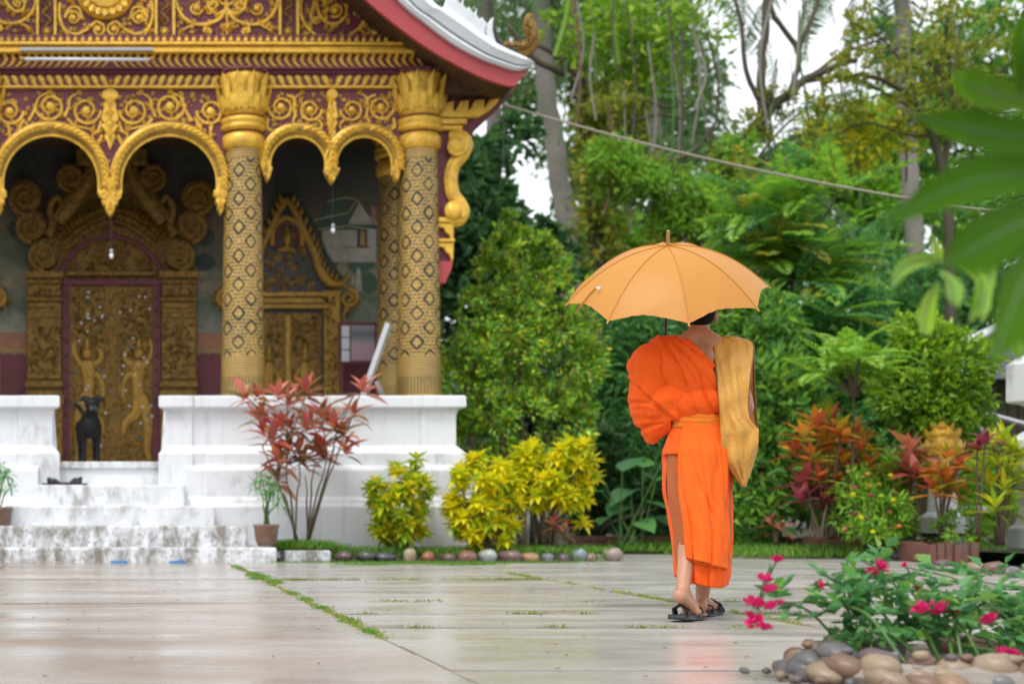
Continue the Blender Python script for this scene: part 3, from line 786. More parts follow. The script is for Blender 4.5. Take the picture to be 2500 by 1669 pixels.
blend = lambda A, B, t: [(a[0] + (b[0] - a[0]) * t, a[1] + (b[1] - a[1]) * t) for a, b in zip(A, B)]
ribbon('verge_lip', blend(up_c, wh_c, -.03), blend(up_c, wh_c, .24), RB - .05, RB + .12, 'white', .03, smooth=False)
ribbon('verge_band', blend(up_c, wh_c, .20), blend(up_c, wh_c, .36), RB - .01, RB + .12, 'white', -.015)
ribbon('verge_moulding', blend(up_c, wh_c, .34), blend(up_c, wh_c, .98), RB - .06, RB + .14, 'white', .05)
# roof deck behind the verge and timber soffit below it
D = dens(up_c); Dl = dens(low_c)
for sx in (1, -1):
    q = lambda p, Y: (MID + sx * (PX(p[0], RB) - PX(271, RB)), Y, PZ(p[1], RB))
    vs = [q(p, RB + .05) for p in D] + [q(p, 27) for p in D]; m = len(D)
    part('roof_deck', MB().add(vs, [(i, i + 1, m + i + 1, m + i) for i in range(m - 1)]), 'brick')
    Dm = dens(blend(low_c, up_c, .45))
    vs = [q(p, RB + .055) for p in Dm] + [q(p, 26.9) for p in Dm]
    part('soffit', MB().add(vs, [(i, i + 1, m + i + 1, m + i) for i in range(m - 1)]), 'brown')
# white crest teeth along the verge and the gilt naga flame at its end
cr = [(1087, 22), (1125, 46), (1163, 76), (1198, 102)]
for i, (x, y) in enumerate([(1108, 34), (1140, 56), (1172, 81)]):
    sil = [(-24, -8), (-22, -24), (-14, -48), (-6, -62), (-8, -44), (0, -34), (6, -40), (12, -30), (19, -24), (14, -10), (12, 4), (6, 14), (-10, 6)]
    hole = MB().prism([(PX(x + a, RB), PZ(y + b, RB)) for a, b in sil], RB + .0, RB + .06)
    part('crest_tooth', hole, 'white', bevel=.012)
sil = [(1187, 78), (1192, 58), (1200, 45), (1205, 44), (1203, 56), (1202, 75), (1206, 92), (1212, 108), (1200, 110), (1190, 100)]
part('crest_horn', MB().prism([(PX(a, RB), PZ(b, RB)) for a, b in sil], RB - .02, RB + .07), 'white', bevel=.012)
naga = MB()
relief(naga, smooth_line([(1203, 66), (1210, 92), (1232, 118), (1262, 128), (1290, 122), (1302, 98), (1294, 72), (1292, 44), (1300, 36)], 6), list(np.linspace(5, 13, 24)) + list(np.linspace(13, 19, 10)) + list(np.linspace(19, 5, 15)), RB + .03, .5, 8)
for k in range(26):
    x, y = smooth_line([(1240, 118), (1290, 118), (1300, 92), (1292, 48)], 9)[k]
    leaf_px(naga, x - 6, y, -PI / 2 + random.uniform(-.6, .8), 20, 7, RB - .02, .03)
part('naga_finial', naga, 'gold_dark')
relief_ = MB(); relief(relief_, smooth_line([(1204, 70), (1215, 100), (1240, 122), (1262, 130)], 6), np.linspace(6, 9, 19), RB + .0, .5)
part('naga_neck', relief_, 'lacquer')

# ---- eave corner: carved timbers, maroon bracket board, gilt scroll bracket
part('eave_beam', MB().prism([(X(1049), Z(128)), (X(1049), Z(241)), (X(1225), Z(248)), (X(1262), Z(216)), (X(1185), Z(190)), (X(1095), Z(148))], TY - .02, TY + .2), 'brown')
part('eave_beam', MB().box((X(1068), TY - .2, Z(240)), (X(1215), TY - .03, Z(206))), 'brown', bevel=.01)
part('bracket_board', MB().prism([(X(1062), Z(238)), (X(1232), Z(238)), (X(1262), Z(214)), (X(1214), Z(268)), (X(1156), Z(322)), (X(1120), Z(420)), (X(1110), Z(560)), (X(1104), Z(640)), (X(1062), Z(640))], TY - .015, TY + .05), 'maroon')
part('bracket_foot', MB().prism([(X(1062), Z(640)), (X(1103), Z(640)), (X(1100), Z(658)), (X(1084), Z(694)), (X(1062), Z(694))], TY - .07, TY + .07), 'red', bevel=.01)
br = part('bracket', MB().prism([(X(a), Z(b)) for a, b in [(1068, 292), (1163, 292), (1190, 276), (1204, 262), (1216, 245), (1190, 248), (1183, 262), (1176, 270), (1178, 248), (1155, 250), (1146, 268), (1138, 276), (1140, 250), (1120, 252), (1111, 270), (1102, 278), (1104, 252), (1086, 256), (1078, 272), (1068, 278)]], TY - .10, TY - .017), 'gold', bevel=.012)
part('bracket_cap', MB().box((X(1066), TY - .12, Z(309)), (X(1134), TY + .05, Z(295))), 'gold', br, bevel=.012)
part('bracket_cap', MB().box((X(1066), TY - .10, Z(322)), (X(1124), TY + .05, Z(311))), 'gold', br, bevel=.012)
sc = MB()
body = smooth_line([(1096, 330), (1126, 334), (1138, 352), (1128, 378), (1108, 402), (1100, 436), (1106, 474), (1122, 496), (1130, 516), (1120, 536), (1096, 538)], 6)
relief(sc, body, 17, TY - .05, .5, 10)
relief(sc, body, 9, TY - .085, .5, 8)
sc.build('scroll_bracket', 'gold', br)
for (x, y, r, a0, tn) in ((1115, 356, 25, -.6, 1.7), (1108, 516, 25, .6, -1.7)):
    mb = MB(); relief(mb, spiral(x, y, r, 4, a0, tn, 30), np.linspace(6.5, 4, 31), TY - .12, .7)
    for q in (TY - .10,):
        c = P(x, y, q); mb.ball(c, (r * .92 * q / F, .07, r * .92 * q / F), 16, 8)
    mb.build('volute', 'gold', br)
for y0, y1 in ((534, 546), (586, 594)): MB().box((X(1066), TY - .10, Z(y1)), (X(1126 if y0 < 560 else 1106), TY + .05, Z(y0))).build('bracket_ledge', 'gold', br, bevel=.01)
for y0 in (547, 595):
    MB().prism([(X(a), Z(y0 + b)) for a, b in [(1066, 0), (1104, 0), (1103, 40), (1099, 47), (1094, 30), (1084, 22), (1080, 12), (1066, 10)]], TY - .08, TY - .01).build('bracket_tail', 'gold', br, bevel=.01)
# ================================================================== rear wall of the porch
def BX(px): return PX(px, BY)
def BZ(py): return PZ(py, BY)
wall = part('rear_wall', MB().box((X(-720), BY, FL - .3), (CR + .12, BY + .35, 5.6)), 'mural')
def paint_poly(pts, mat, lift, name='mural_figure'):
    return MB().prism([(BX(x), BZ(y)) for x, y in pts], BY - lift, BY + .001).build(name, mat, wall)
# dado and stencilled border
MB().box((X(-720), BY - .012, FL - .1), (CR + .12, BY + .002, BZ(862))).build('dado', 'maroon_old', wall)
MB().box((X(-720), BY - .016, BZ(850)), (CR + .12, BY + .002, BZ(812))).build('stencil_border', 'mural_rose', wall)
for py in (818, 829, 840): MB().box((X(-720), BY - .02, BZ(py + 3)), (CR + .12, BY, BZ(py))).build('stencil_line', 'mural_ochre', wall)
tooth = MB().prism([(-.062, 0), (.062, 0), (.04, -.05), (.02, -.06), (0, -.11), (-.02, -.06), (-.04, -.05)], -.02, 0).mesh('stencil_tooth', 'mural_ochre')
for k in range(40):
    x = -40 + k * 25
    if x > 900: break
    link('stencil_tooth', tooth, wall, (BX(x), BY, BZ(849)))
# painted pavilion, trees and figures
paint_poly([(770, 560), (800, 492), (840, 488), (868, 530), (918, 552), (918, 560)], 'mural_green', .006)
paint_poly([(775, 538), (805, 488), (846, 480), (850, 486), (812, 496), (785, 540)], 'mural_green', .009)
paint_poly([(855, 536), (876, 496), (895, 526), (912, 548), (850, 548)], 'mural_white', .010)
for a in ([(762, 540), (800, 530), (850, 520), (868, 494), (878, 490)], [(800, 492), (846, 482), (872, 488)], [(772, 560), (850, 552), (918, 562)], [(876, 494), (896, 526), (920, 546)]):
    mb = MB(); relief(mb, a, 1.2, BY - .008, .5, 5); mb.build('mural_line', 'mural_line', wall)
paint_poly([(786, 562), (918, 562), (918, 640), (786, 640)], 'mural_white', .006)
paint_poly([(872, 556), (896, 556), (896, 604), (872, 604)], 'mural_dark', .009)
paint_poly([(878, 600), (880, 570), (885, 560), (890, 572), (892, 600)], 'mural_ochre', .012)
paint_poly([(838, 602), (905, 602), (905, 606), (838, 606)], 'mural_rose', .009)
paint_poly([(905, 505), (918, 505), (918, 550), (908, 540)], 'mural_rose', .009)
rr = random.Random(3)
for (cx, cy, r, m_) in ((700, 452, 34, 'mural_dark'), (850, 380, 42, 'mural_dark'), (780, 590, 30, 'mural_dark'), (805, 640, 26, 'mural_green'), (900, 690, 26, 'mural_green'), (640, 560, 26, 'mural_dark'), (500, 640, 26, 'mural_dark'), (505, 580, 22, 'mural_dark'), (40, 560, 24, 'mural_dark'), (450, 360, 46, 'mural_dark'), (880, 640, 34, 'mural_green'),
                         (60, 400, 40, 'mural_dark'), (820, 740, 20, 'mural_green')):
    pts = [(cx + (r * (.75 + .35 * rr.random())) * math.cos(a), cy + (r * (.75 + .35 * rr.random())) * math.sin(a)) for a in np.linspace(0, 2 * PI, 19)[:-1]]
    paint_poly(pts, m_, .003 + .0004 * rr.randint(1, 5), 'mural_tree')
paint_poly([(866, 712), (870, 664), (874, 652), (880, 662), (884, 712)], 'mural_white', .009)
paint_poly([(856, 700), (858, 678), (864, 672), (866, 700)], 'mural_white', .010)
# dark green halo painted round the side doorway
paint_poly([(702, 430), (722, 455), (745, 500), (775, 560), (800, 620), (838, 680), (800, 700), (600, 700), (600, 640), (640, 560), (672, 470)], 'mural_dark', .012, 'mural_halo')

# ---- carved relief helper: gilded lumps scattered in a region
def carving(region, n, size, Y, parent, mat='gold_dark', seed=1, name='carving', curl=.35):
    r_ = random.Random(seed); mb = MB()
    x0, y0, x1, y1 = region[:4]; test = region[4] if len(region) > 4 else None
    k = 0
    while k < n:
        x, y = r_.uniform(x0, x1), r_.uniform(y0, y1)
        if test and not test(x, y): n -= .2; continue
        k += 1
        if r_.random() < curl: relief(mb, spiral(x, y, size * .8, size * .15, r_.uniform(0, 6), r_.choice((-1, 1)) * 1.1, 9), size * .2, Y - .012, .9, 5)
        else: leaf_px(mb, x, y, r_.uniform(0, 2 * PI), size * r_.uniform(.9, 1.7), size * .33, Y - .005, .035)
    return tag(mb.build(name, mat, parent), kind='stuff')

# small gilt leaves and curls filling the ground between the large scrolls
def spand(arches):
    return lambda x, y: all((x - c) ** 2 + (y - (t_ + r)) ** 2 > (r + 34) ** 2 for c, r, t_ in arches) and y < 420
Yg = TY - .06
for i, (pn, reg, ar, n) in enumerate(((p1, (2, 226, 520, 400), [(124, 117, 331), (413, 117, 331)], 330), (p2, (648, 226, 968, 372), [(727, 68, 334), (889, 68, 334)], 210))):
    carving((*reg, spand(ar)), n, 6.5, Yg, pn, 'gold', 200 + i, 'filler_leaves', .35)
for i, (x0, x1, n) in enumerate(((0, 86, 70), (142, 374, 170), (430, 675, 200), (731, 985, 170))):
    carving((x0, -30, x1, 92, (lambda x, y: (x - 257) ** 2 + (y + 22) ** 2 > 82 ** 2 and y > (x - 888) * .78 + 14)), n, 6.5, GY, gable, 'gold', 210 + i, 'filler_leaves', .4)

# ---- main doorway
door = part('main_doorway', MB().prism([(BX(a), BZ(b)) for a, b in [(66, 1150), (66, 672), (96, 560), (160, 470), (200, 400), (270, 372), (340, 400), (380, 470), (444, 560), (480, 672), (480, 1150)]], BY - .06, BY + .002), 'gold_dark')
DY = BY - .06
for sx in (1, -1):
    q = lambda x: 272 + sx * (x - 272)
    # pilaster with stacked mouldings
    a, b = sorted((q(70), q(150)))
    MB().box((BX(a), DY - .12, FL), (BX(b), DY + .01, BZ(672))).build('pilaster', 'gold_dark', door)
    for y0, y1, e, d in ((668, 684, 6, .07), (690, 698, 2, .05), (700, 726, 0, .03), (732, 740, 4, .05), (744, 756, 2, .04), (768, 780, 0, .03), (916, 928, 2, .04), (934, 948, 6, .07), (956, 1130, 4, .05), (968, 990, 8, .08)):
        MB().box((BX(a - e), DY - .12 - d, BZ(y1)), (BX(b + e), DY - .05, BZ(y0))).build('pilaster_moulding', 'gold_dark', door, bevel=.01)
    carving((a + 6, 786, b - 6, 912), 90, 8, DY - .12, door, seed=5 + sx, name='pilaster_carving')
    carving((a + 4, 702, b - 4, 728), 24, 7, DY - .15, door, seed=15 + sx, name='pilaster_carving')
    a, b = sorted((q(153), q(172)))
    jamb = MB().box((BX(a), DY - .08, FL), (BX(b), DY + .01, BZ(686))).build('door_jamb', 'maroon_old', door)
    for k in range(9):
        mb = MB(); cx, cy = (a + b) / 2, 724 + k * 36
        for j in range(8): leaf_px(mb, cx, cy, j * PI / 4, 8, 3, DY - .082, .015)
        mb.build('rosette', 'brick', door)
    # stacked scroll volutes climbing beside the arch
    for i, (x, y, r) in enumerate(((106, 624, 40), (76, 553, 41), (62, 483, 44), (172, 432, 36))):
        mb = MB()
        c = P(q(x), y, DY - .05)
        rr_ = r * DY / F
        mb.tube([(c.x, DY + .02, c.z), (c.x, DY - .16, c.z)], [rr_ * .95, rr_ * .88], 18 if i < 3 else 6)
        relief(mb, spiral(q(x), y, r * .9, r * .12, PI / 2, 2.0 * sx, 34), np.linspace(r * .16, r * .09, 35), DY - .17, .8)
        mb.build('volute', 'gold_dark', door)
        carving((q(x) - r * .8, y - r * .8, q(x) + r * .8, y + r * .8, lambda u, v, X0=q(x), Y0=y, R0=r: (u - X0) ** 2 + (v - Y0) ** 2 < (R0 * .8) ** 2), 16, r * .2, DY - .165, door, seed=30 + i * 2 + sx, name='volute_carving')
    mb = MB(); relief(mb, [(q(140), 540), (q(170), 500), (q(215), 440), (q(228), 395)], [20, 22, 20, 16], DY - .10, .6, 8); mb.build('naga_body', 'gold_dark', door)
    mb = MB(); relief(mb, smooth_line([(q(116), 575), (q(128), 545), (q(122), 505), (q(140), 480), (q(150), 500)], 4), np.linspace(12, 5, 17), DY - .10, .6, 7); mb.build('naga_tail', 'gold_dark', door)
    mb = MB(); relief(mb, [(q(148), 668), (q(160), 640), (q(185), 612), (q(215), 592), (q(245), 580), (q(272), 574)], 5.5, DY - .10, .8, 6); mb.build('arch_moulding', 'maroon_old', door)
    # flame border above the arch
    for k in range(13):
        t_ = k / 12; x = 160 + 112 * t_; y = 590 - 62 * math.sin(t_ * PI / 2)
        mb = MB(); leaf_px(mb, q(x), y, -PI / 2 - sx * (1 - t_) * .7, 46, 12, DY - .06, .09)
        relief(mb, spiral(q(x), y + 6, 11, 2, 0, sx * 1.2, 12), 3.2, DY - .12)
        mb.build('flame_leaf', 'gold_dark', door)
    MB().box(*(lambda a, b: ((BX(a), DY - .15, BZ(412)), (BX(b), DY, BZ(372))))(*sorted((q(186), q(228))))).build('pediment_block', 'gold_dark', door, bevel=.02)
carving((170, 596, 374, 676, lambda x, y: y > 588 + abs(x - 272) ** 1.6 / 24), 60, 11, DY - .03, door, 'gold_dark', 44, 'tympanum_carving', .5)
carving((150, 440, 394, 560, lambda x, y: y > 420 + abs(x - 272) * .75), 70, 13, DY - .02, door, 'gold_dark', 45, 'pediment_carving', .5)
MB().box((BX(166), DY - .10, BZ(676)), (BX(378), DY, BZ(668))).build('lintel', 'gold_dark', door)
MB().box((BX(153), DY - .11, BZ(700)), (BX(400), DY + .01, BZ(686))).build('door_head', 'maroon_old', door, bevel=.01)
# two gilded leaves with standing figures and inlaid glass
for sx in (1, -1):
    q = lambda x: 276 + sx * (x - 276)
    a, b = sorted((q(172), q(270)))
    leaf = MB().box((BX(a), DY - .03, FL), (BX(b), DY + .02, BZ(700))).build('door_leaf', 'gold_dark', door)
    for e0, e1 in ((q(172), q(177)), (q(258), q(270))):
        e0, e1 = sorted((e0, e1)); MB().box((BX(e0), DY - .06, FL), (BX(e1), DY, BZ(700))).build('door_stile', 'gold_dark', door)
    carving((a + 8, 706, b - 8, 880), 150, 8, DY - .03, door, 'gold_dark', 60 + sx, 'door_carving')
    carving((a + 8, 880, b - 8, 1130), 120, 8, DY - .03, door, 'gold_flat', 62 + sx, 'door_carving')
    fig = MB()
    # limbs and torso of the dancer in low relief
    for pts, w in (([(212, 880), (214, 900), (216, 930), (214, 965)], [13, 20, 17, 14]), ([(200, 892), (186, 872), (180, 850), (186, 828)], [9, 7, 6, 4]), ([(228, 890), (244, 880), (248, 862), (236, 850)], [9, 7, 6, 4]),
                   ([(214, 960), (214, 985), (222, 1012), (244, 1030), (252, 1060)], [18, 18, 15, 11, 7]), ([(210, 965), (196, 1000), (190, 1040), (192, 1100), (186, 1122)], [16, 16, 13, 9, 8]), ([(222, 905), (246, 925), (252, 960), (246, 980)], [8, 7, 6, 4])):
        relief(fig, smooth_line([(q(x), y) for x, y in pts], 4), np.interp(np.linspace(0, 1, 4 * (len(pts) - 1) + 1), np.linspace(0, 1, len(pts)), w), DY - .045, .45, 8)
    c = P(q(213), 862, DY - .06); fig.ball(c, (.065, .05, .08), 10, 8); relief(fig, [(q(213), 852), (q(213), 822)], [8, 1], DY - .05)
    fig.build('dancer_relief', 'gold_flat', door)
    gr = random.Random(9 + sx)
    gl = MB().ball((0, 0, 0), (.016, .012, .016), 7, 5)
    gms = [gl.mesh('glass_inlay', M['glass']), gl.mesh('glass_inlay', M['blue']), gl.mesh('glass_inlay', M['stem_green'])]
    for k in range(30):
        link('glass_inlay', gms[0 if gr.random() < .6 else gr.choice((1, 2))], door, (BX(q(gr.uniform(180, 262))), DY - .075, BZ(gr.uniform(715, 1110))))
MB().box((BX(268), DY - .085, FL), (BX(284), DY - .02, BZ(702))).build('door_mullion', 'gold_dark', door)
carving((269, 710, 283, 1120), 60, 7, DY - .085, door, 'gold_flat', 71, 'mullion_carving')

# ---- side doorway (seen through the narrower bay), and its twin beyond the frame edge is left out
def side_door(cx, name):
    q = lambda x: cx + (x - 701)
    sd = part(name, MB().prism([(BX(q(a)), BZ(b)) for a, b in [(600, 1150), (600, 700), (625, 640), (660, 560), (690, 492), (701, 468), (712, 492), (742, 560), (777, 640), (802, 700), (802, 1150)]], BY - .05, BY + .003), 'lacquer')
    SY_ = BY - .05
    for sx in (1, -1):
        m_ = lambda x: q(701 + sx * (x - 701))
        a, b = sorted((m_(787), m_(826)))
        MB().box((BX(a), SY_ - .10, FL), (BX(b), SY_ + .01, BZ(712))).build('door_frame', 'gold_flat', sd, bevel=.012)
        carving((a + 3, 722, b - 3, 960), 60, 6, SY_ - .10, sd, 'gold_dark', 80 + sx, 'frame_carving')
        # flame-edged gable arms
        arm = smooth_line([(m_(701), 486), (m_(722), 520), (m_(748), 575), (m_(768), 618), (m_(782), 660), (m_(806), 690), (m_(836), 690), (m_(852), 668)], 5)
        mb = MB(); relief(mb, arm, list(np.linspace(7, 12, 25)) + list(np.linspace(12, 3, len(arm) - 25)), SY_ - .06, .7); mb.build('gable_arm', 'gold_flat', sd)
        mb = MB(); relief(mb, smooth_line([(m_(701), 530), (m_(722), 542), (m_(736), 565), (m_(738), 600)], 5), 7, SY_ - .05, .7); mb.build('niche_arch', 'gold_flat', sd)
        mb = MB(); relief(mb, smooth_line([(m_(701), 543), (m_(716), 552), (m_(726), 572), (m_(728), 612)], 5), 4, SY_ - .045, .7); mb.build('niche_rim', 'maroon_old', sd)
        for k in range(13):
            x, y = arm[2 + k * 2]; mb = MB(); leaf_px(mb, x, y, -PI / 2 + sx * .45, 30, 8, SY_ - .06, .05); mb.build('flame_leaf', 'gold_flat', sd)
        mb = MB(); relief(mb, spiral(m_(851), 728, 22, 5, -PI / 2, sx * 1.6, 28), np.linspace(7, 4, 29), SY_ - .06, .7)
        for k in range(8): leaf_px(mb, m_(851) + 24 * math.cos(k * .7), 728 + 24 * math.sin(k * .7), k * .7 + .8, 15, 5, SY_ - .05, .03)
        relief(mb, smooth_line([(m_(846), 750), (m_(838), 775), (m_(848), 790)], 4), np.linspace(6, 2, 9), SY_ - .05)
        mb.build('scroll', 'gold_flat', sd)
        a, b = sorted((m_(704), m_(782)))
        MB().box((BX(a), SY_ - .02, FL), (BX(b), SY_ + .01, BZ(766))).build('door_leaf', 'gold_dark', sd)
        carving((a + 6, 775, b - 6, 868), 60, 7, SY_ - .02, sd, 'gold_dark', 84 + sx, 'door_carving')
        fig = MB()
        for pts, w in (([(745, 885), (745, 905), (746, 930), (745, 960)], [8, 14, 13, 16]), ([(734, 900), (724, 915), (726, 932), (738, 936)], [6, 5, 5, 4]), ([(756, 900), (768, 915), (766, 932), (752, 936)], [6, 5, 5, 4])):
            relief(fig, smooth_line([(m_(x), y) for x, y in pts], 4), np.interp(np.linspace(0, 1, 13), np.linspace(0, 1, 4), w), SY_ - .04, .45, 8)
        c = P(m_(745), 872, SY_ - .05); fig.ball(c, (.05, .04, .06), 9, 7); relief(fig, [(m_(745), 862), (m_(745), 838)], [6, 1], SY_ - .04)
        fig.build('guardian_relief', 'gold_flat', sd)
    for y0, y1, d in ((716, 728, .12), (730, 744, .10), (746, 757, .13)):
        MB().box((BX(q(604)), SY_ - d, BZ(y1)), (BX(q(800)), SY_, BZ(y0))).build('lintel', 'gold_flat', sd, bevel=.01)
    MB().box((BX(q(694)), SY_ - .06, FL), (BX(q(708)), SY_, BZ(770))).build('door_mullion', 'gold_flat', sd, bevel=.01)
    carving((q(640), 560, q(765), 708, lambda x, y: abs(x - cx) < (y - 500) * .42), 120, 10, SY_ - .005, sd, 'gold_flat', 91, 'pediment_carving', .3)
    c = P(cx, 584, SY_ - .04); mb = MB().ball(c, (.05, .05, .10), 9, 7); relief(mb, [(cx - 20, 612), (cx, 606), (cx + 20, 612)], [4, 9, 4], SY_ - .03); relief(mb, [(cx, 566), (cx, 544)], [7, 1], SY_ - .03)
    mb.build('seated_figure', 'gold_flat', sd)
    return sd
side_door(701, 'side_doorway')
side_door(272 - (701 - 272), 'side_doorway')

# ================================================================== things in and on the porch
# notice board
NBY = 18.3
nb = thing('notice_board', 'maroon framed notice board with white sheets and a faded pink poster beside the doorway', 'notice board', P(872, 1060, NBY))
MB().box((PX(826, NBY), NBY, PZ(888, NBY)), (PX(922, NBY), NBY + .04, PZ(786, NBY))).build('board', 'maroon', nb, bevel=.006)
for k in range(3): MB().box((PX(834, NBY), NBY - .006, PZ(822 + k * 30, NBY)), (PX(853, NBY), NBY + .01, PZ(795 + k * 30, NBY))).build('paper_sheet', 'tube', nb)
M['poster'] = (lambda t: t.done(t.pbr(t.ramp(t.math('DIVIDE', t.math('SUBTRACT', t.n('SeparateXYZ', Vector=t.pos()).outputs[2], 2.45), .45), [(0, (.42, .27, .33)), (.42, (.46, .30, .36)), (.5, (.30, .30, .32)), (.7, (.14, .15, .17)), (1, (.32, .33, .35))]), .5)))(NT('poster_print'))
MB().box((PX(857, NBY), NBY - .006, PZ(880, NBY)), (PX(915, NBY), NBY + .01, PZ(794, NBY))).build('poster', 'poster', nb)
for x in (834, 914): MB().box((PX(x, NBY) - .025, NBY + .005, FL), (PX(x, NBY) + .025, NBY + .035, PZ(786, NBY))).build('leg', 'maroon', nb)
# leaning metal channel
pole = thing('metal_pole', 'grey aluminium channel leaning on the porch parapet', 'pole', P(884, 980, 16.15))
MB().tube([P(950, 789, 16.0), P(880, 990, 16.25)], .045, 4).build('channel', 'steel', pole)
MB().tube([P(920, 930, 16.35), P(944, 985, 16.3)], .03, 4).build('brace', 'steel', pole)
# fluorescent tube under the cornice
tl = thing('tube_lamp', 'long white fluorescent tube fixed under the gold cornice', 'lamp', P(212, 145, TY - .36))
MB().tube([P(60, 144.5, TY - .36), P(366, 146, TY - .36)], .018, 10).build('tube', 'tube', tl, smooth=True)
MB().box((X(54), TY - .35, Z(147)), (X(372), TY - .31, Z(140))).build('fitting', 'grey_metal', tl)
for x in (54, 370): MB().tube([P(x - 5, 145, TY - .36), P(x + 5, 145, TY - .36)], .024, 8).build('end_cap', 'gold_flat', tl)
# hanging bulbs
def bulb(x, y0, y1, Y, label):
    o = thing('hanging_bulb', label, 'lamp', P(x, y0, Y), 'bare bulbs on the temple')
    a, b = P(x, y0, Y), P(x + 1, y1 - 10, Y)
    MB().tube([a, b], .006, 5).build('flex', 'lacquer', o)
    MB().lathe((b.x, b.y), [(.012, b.z + .02), (.022, b.z + .012), (.022, b.z - .03), (.014, b.z - .035)], 10).build('socket', 'grey_metal', o, smooth=True)
    MB().ball((b.x, b.y, b.z - .06), (.026, .026, .034), 10, 8).build('glass', 'glass', o, smooth=True)
bulb(271, 528, 622, TY, 'bare bulb hanging from the pendant over the stairs')
bulb(812, 448, 560, TY + .2, 'bare bulb hanging from the small pendant before the painted pavilion')
bulb(1228, 250, 425, 15.75, 'bare bulb hanging from the eave corner in front of the trees')
o = thing('spot_lamp', 'small grey lamp fixed to the gable corner under the red board', 'lamp', P(941, 75, TY - .2))
MB().ball(P(939, 62, TY - .2), .035, 9, 7).build('glass', 'glass', o, smooth=True)
MB().tube([P(941, 70, TY - .2), P(943, 86, TY - .12)], [.025, .035], 9).build('socket', 'grey_metal', o)
MB().tube([P(943, 84, TY - .14), P(944, 92, TY - .03)], .012, 6).build('arm', 'grey_metal', o)
# rope from the eave to the garden
pts = []
a, b = P(1226, 254, 15.8), P(2700, 548, 15.0)
for k in range(25):
    t_ = k / 24; p = a.lerp(b, t_); p.z -= .30 * 4 * t_ * (1 - t_) * .55; pts.append(p)
rope = MB().tube(pts, .013, 6).build('rope', 'rope', at=pts[0]); tag(rope, 'pale rope stretched from the temple eave across the garden', 'rope')

rp_ = thing('rope_post', 'slim timber post holding the far end of the rope', 'post', (pts[-1].x, pts[-1].y, 0))
MB().tube([(pts[-1].x, pts[-1].y, -.02), (pts[-1].x, pts[-1].y, pts[-1].z + .15)], [.06, .05], 8).build('post', 'bark', rp_)
MB().ball(tuple(pts[-1]), (.075, .075, .035), 8, 6).build('lashing', 'rope', rp_)
# ---- footwear
def slipper(at, rz, mat, straps, label, cat, group, name):
    o = thing(name, label, cat, at, group, rz)
    sole = [(-.045, -.12), (-.05, -.05), (-.045, .0), (-.055, .08), (-.045, .125), (-.015, .145), (.02, .14), (.045, .11), (.05, .06), (.04, .0), (.042, -.06), (.036, -.12), (0, -.14)]
    n = len(sole); vs = [(x, y, 0) for x, y in sole] + [(x * .97, y * .97, .022 + .01 * (y < 0)) for x, y in sole]
    MB().add(vs, [tuple(range(n - 1, -1, -1)), tuple(range(n, 2 * n))] + [(i, (i + 1) % n, (i + 1) % n + n, i + n) for i in range(n)]).build('sole', mat, o, local=True)
    for y0, h in straps:
        MB().tube([(-.052, y0, .015), (-.04, y0 + .01, .045 * h), (0, y0 + .02, .06 * h), (.04, y0 + .01, .045 * h), (.05, y0, .015)], .022, 6, flat=((0, 1, .3), 1.6)).build('strap', mat, o, local=True)
    return o
slipper((PX(134, 15.6), 15.58, ST[3]), 1.9, 'black', ((.04, 1.1), (-.02, .9)), 'black slipper left on the stair below the dog, one of a pair', 'slipper', 'black slippers on the stair', 'black_slipper')
slipper((PX(182, 15.6), 15.60, ST[3]), -1.75, 'black', ((.04, 1.2), (-.02, 1)), 'black slipper left on the stair below the dog, one of a pair', 'slipper', 'black slippers on the stair', 'black_slipper')
for x in (292, 434):
    o = slipper((PX(x, 14.2), 14.24, .004), -1.45 + (x > 300) * .15, 'blue', (), 'blue rubber flip-flop lying against the bottom step', 'flip-flop', 'blue flip-flops at the foot of the stair', 'flip_flop'); o.scale = (.65, .65, .65)
    MB().tube([(-.04, -.02, .02), (-.03, .03, .05), (0, .09, .03)], .008, 6).build('strap', 'blue', o, local=True)
    MB().tube([(.04, -.02, .02), (.03, .03, .05), (0, .09, .03)], .008, 6).build('strap', 'blue', o, local=True)

# ---- black dog standing at the top of the stairs
def remesh(mb, voxel, smooth=4, factor=.5):
    me = bpy.data.meshes.new('tmp'); me.from_pydata(mb.v, [], mb.f); me.update()
    o = bpy.data.objects.new('tmp', me); COL.objects.link(o)
    r = o.modifiers.new('r', 'REMESH'); r.mode = 'VOXEL'; r.voxel_size = voxel
    if smooth:
        sm = o.modifiers.new('s', 'SMOOTH'); sm.iterations = smooth; sm.factor = factor
    dg = bpy.context.evaluated_depsgraph_get(); dg.update()
    ev = o.evaluated_get(dg); m2 = ev.to_mesh()
    V = np.empty(len(m2.vertices) * 3, np.float32); m2.vertices.foreach_get('co', V); V = V.reshape(-1, 3)
    N = np.empty(len(m2.vertices) * 3, np.float32); m2.vertices.foreach_get('normal', N); N = N.reshape(-1, 3)
    fs = np.array([tuple(p.vertices) if len(p.vertices) == 4 else tuple(p.vertices) + (p.vertices[-1],) for p in m2.polygons], np.int32)
    ev.to_mesh_clear(); bpy.data.objects.remove(o); bpy.data.meshes.remove(me)
    return V.astype(np.float64), N.astype(np.float64), fs
def rawmesh(name, V, fs, mat, smooth=True):
    me = bpy.data.meshes.new(name)
    me.from_pydata(V.tolist(), [], [tuple(dict.fromkeys(f)) for f in fs.tolist()])
    if smooth: me.polygons.foreach_set('use_smooth', [True] * len(me.polygons))
    me.materials.append(M[mat] if isinstance(mat, str) else mat); me.update(); return me
DGY = 15.92
dog = thing('dog', 'black dog standing on the porch at the top of the stairs', 'dog', (PX(221, DGY), DGY, FL), rotz=.10)
d = MB()   # local frame: faces -y (towards the stairs)
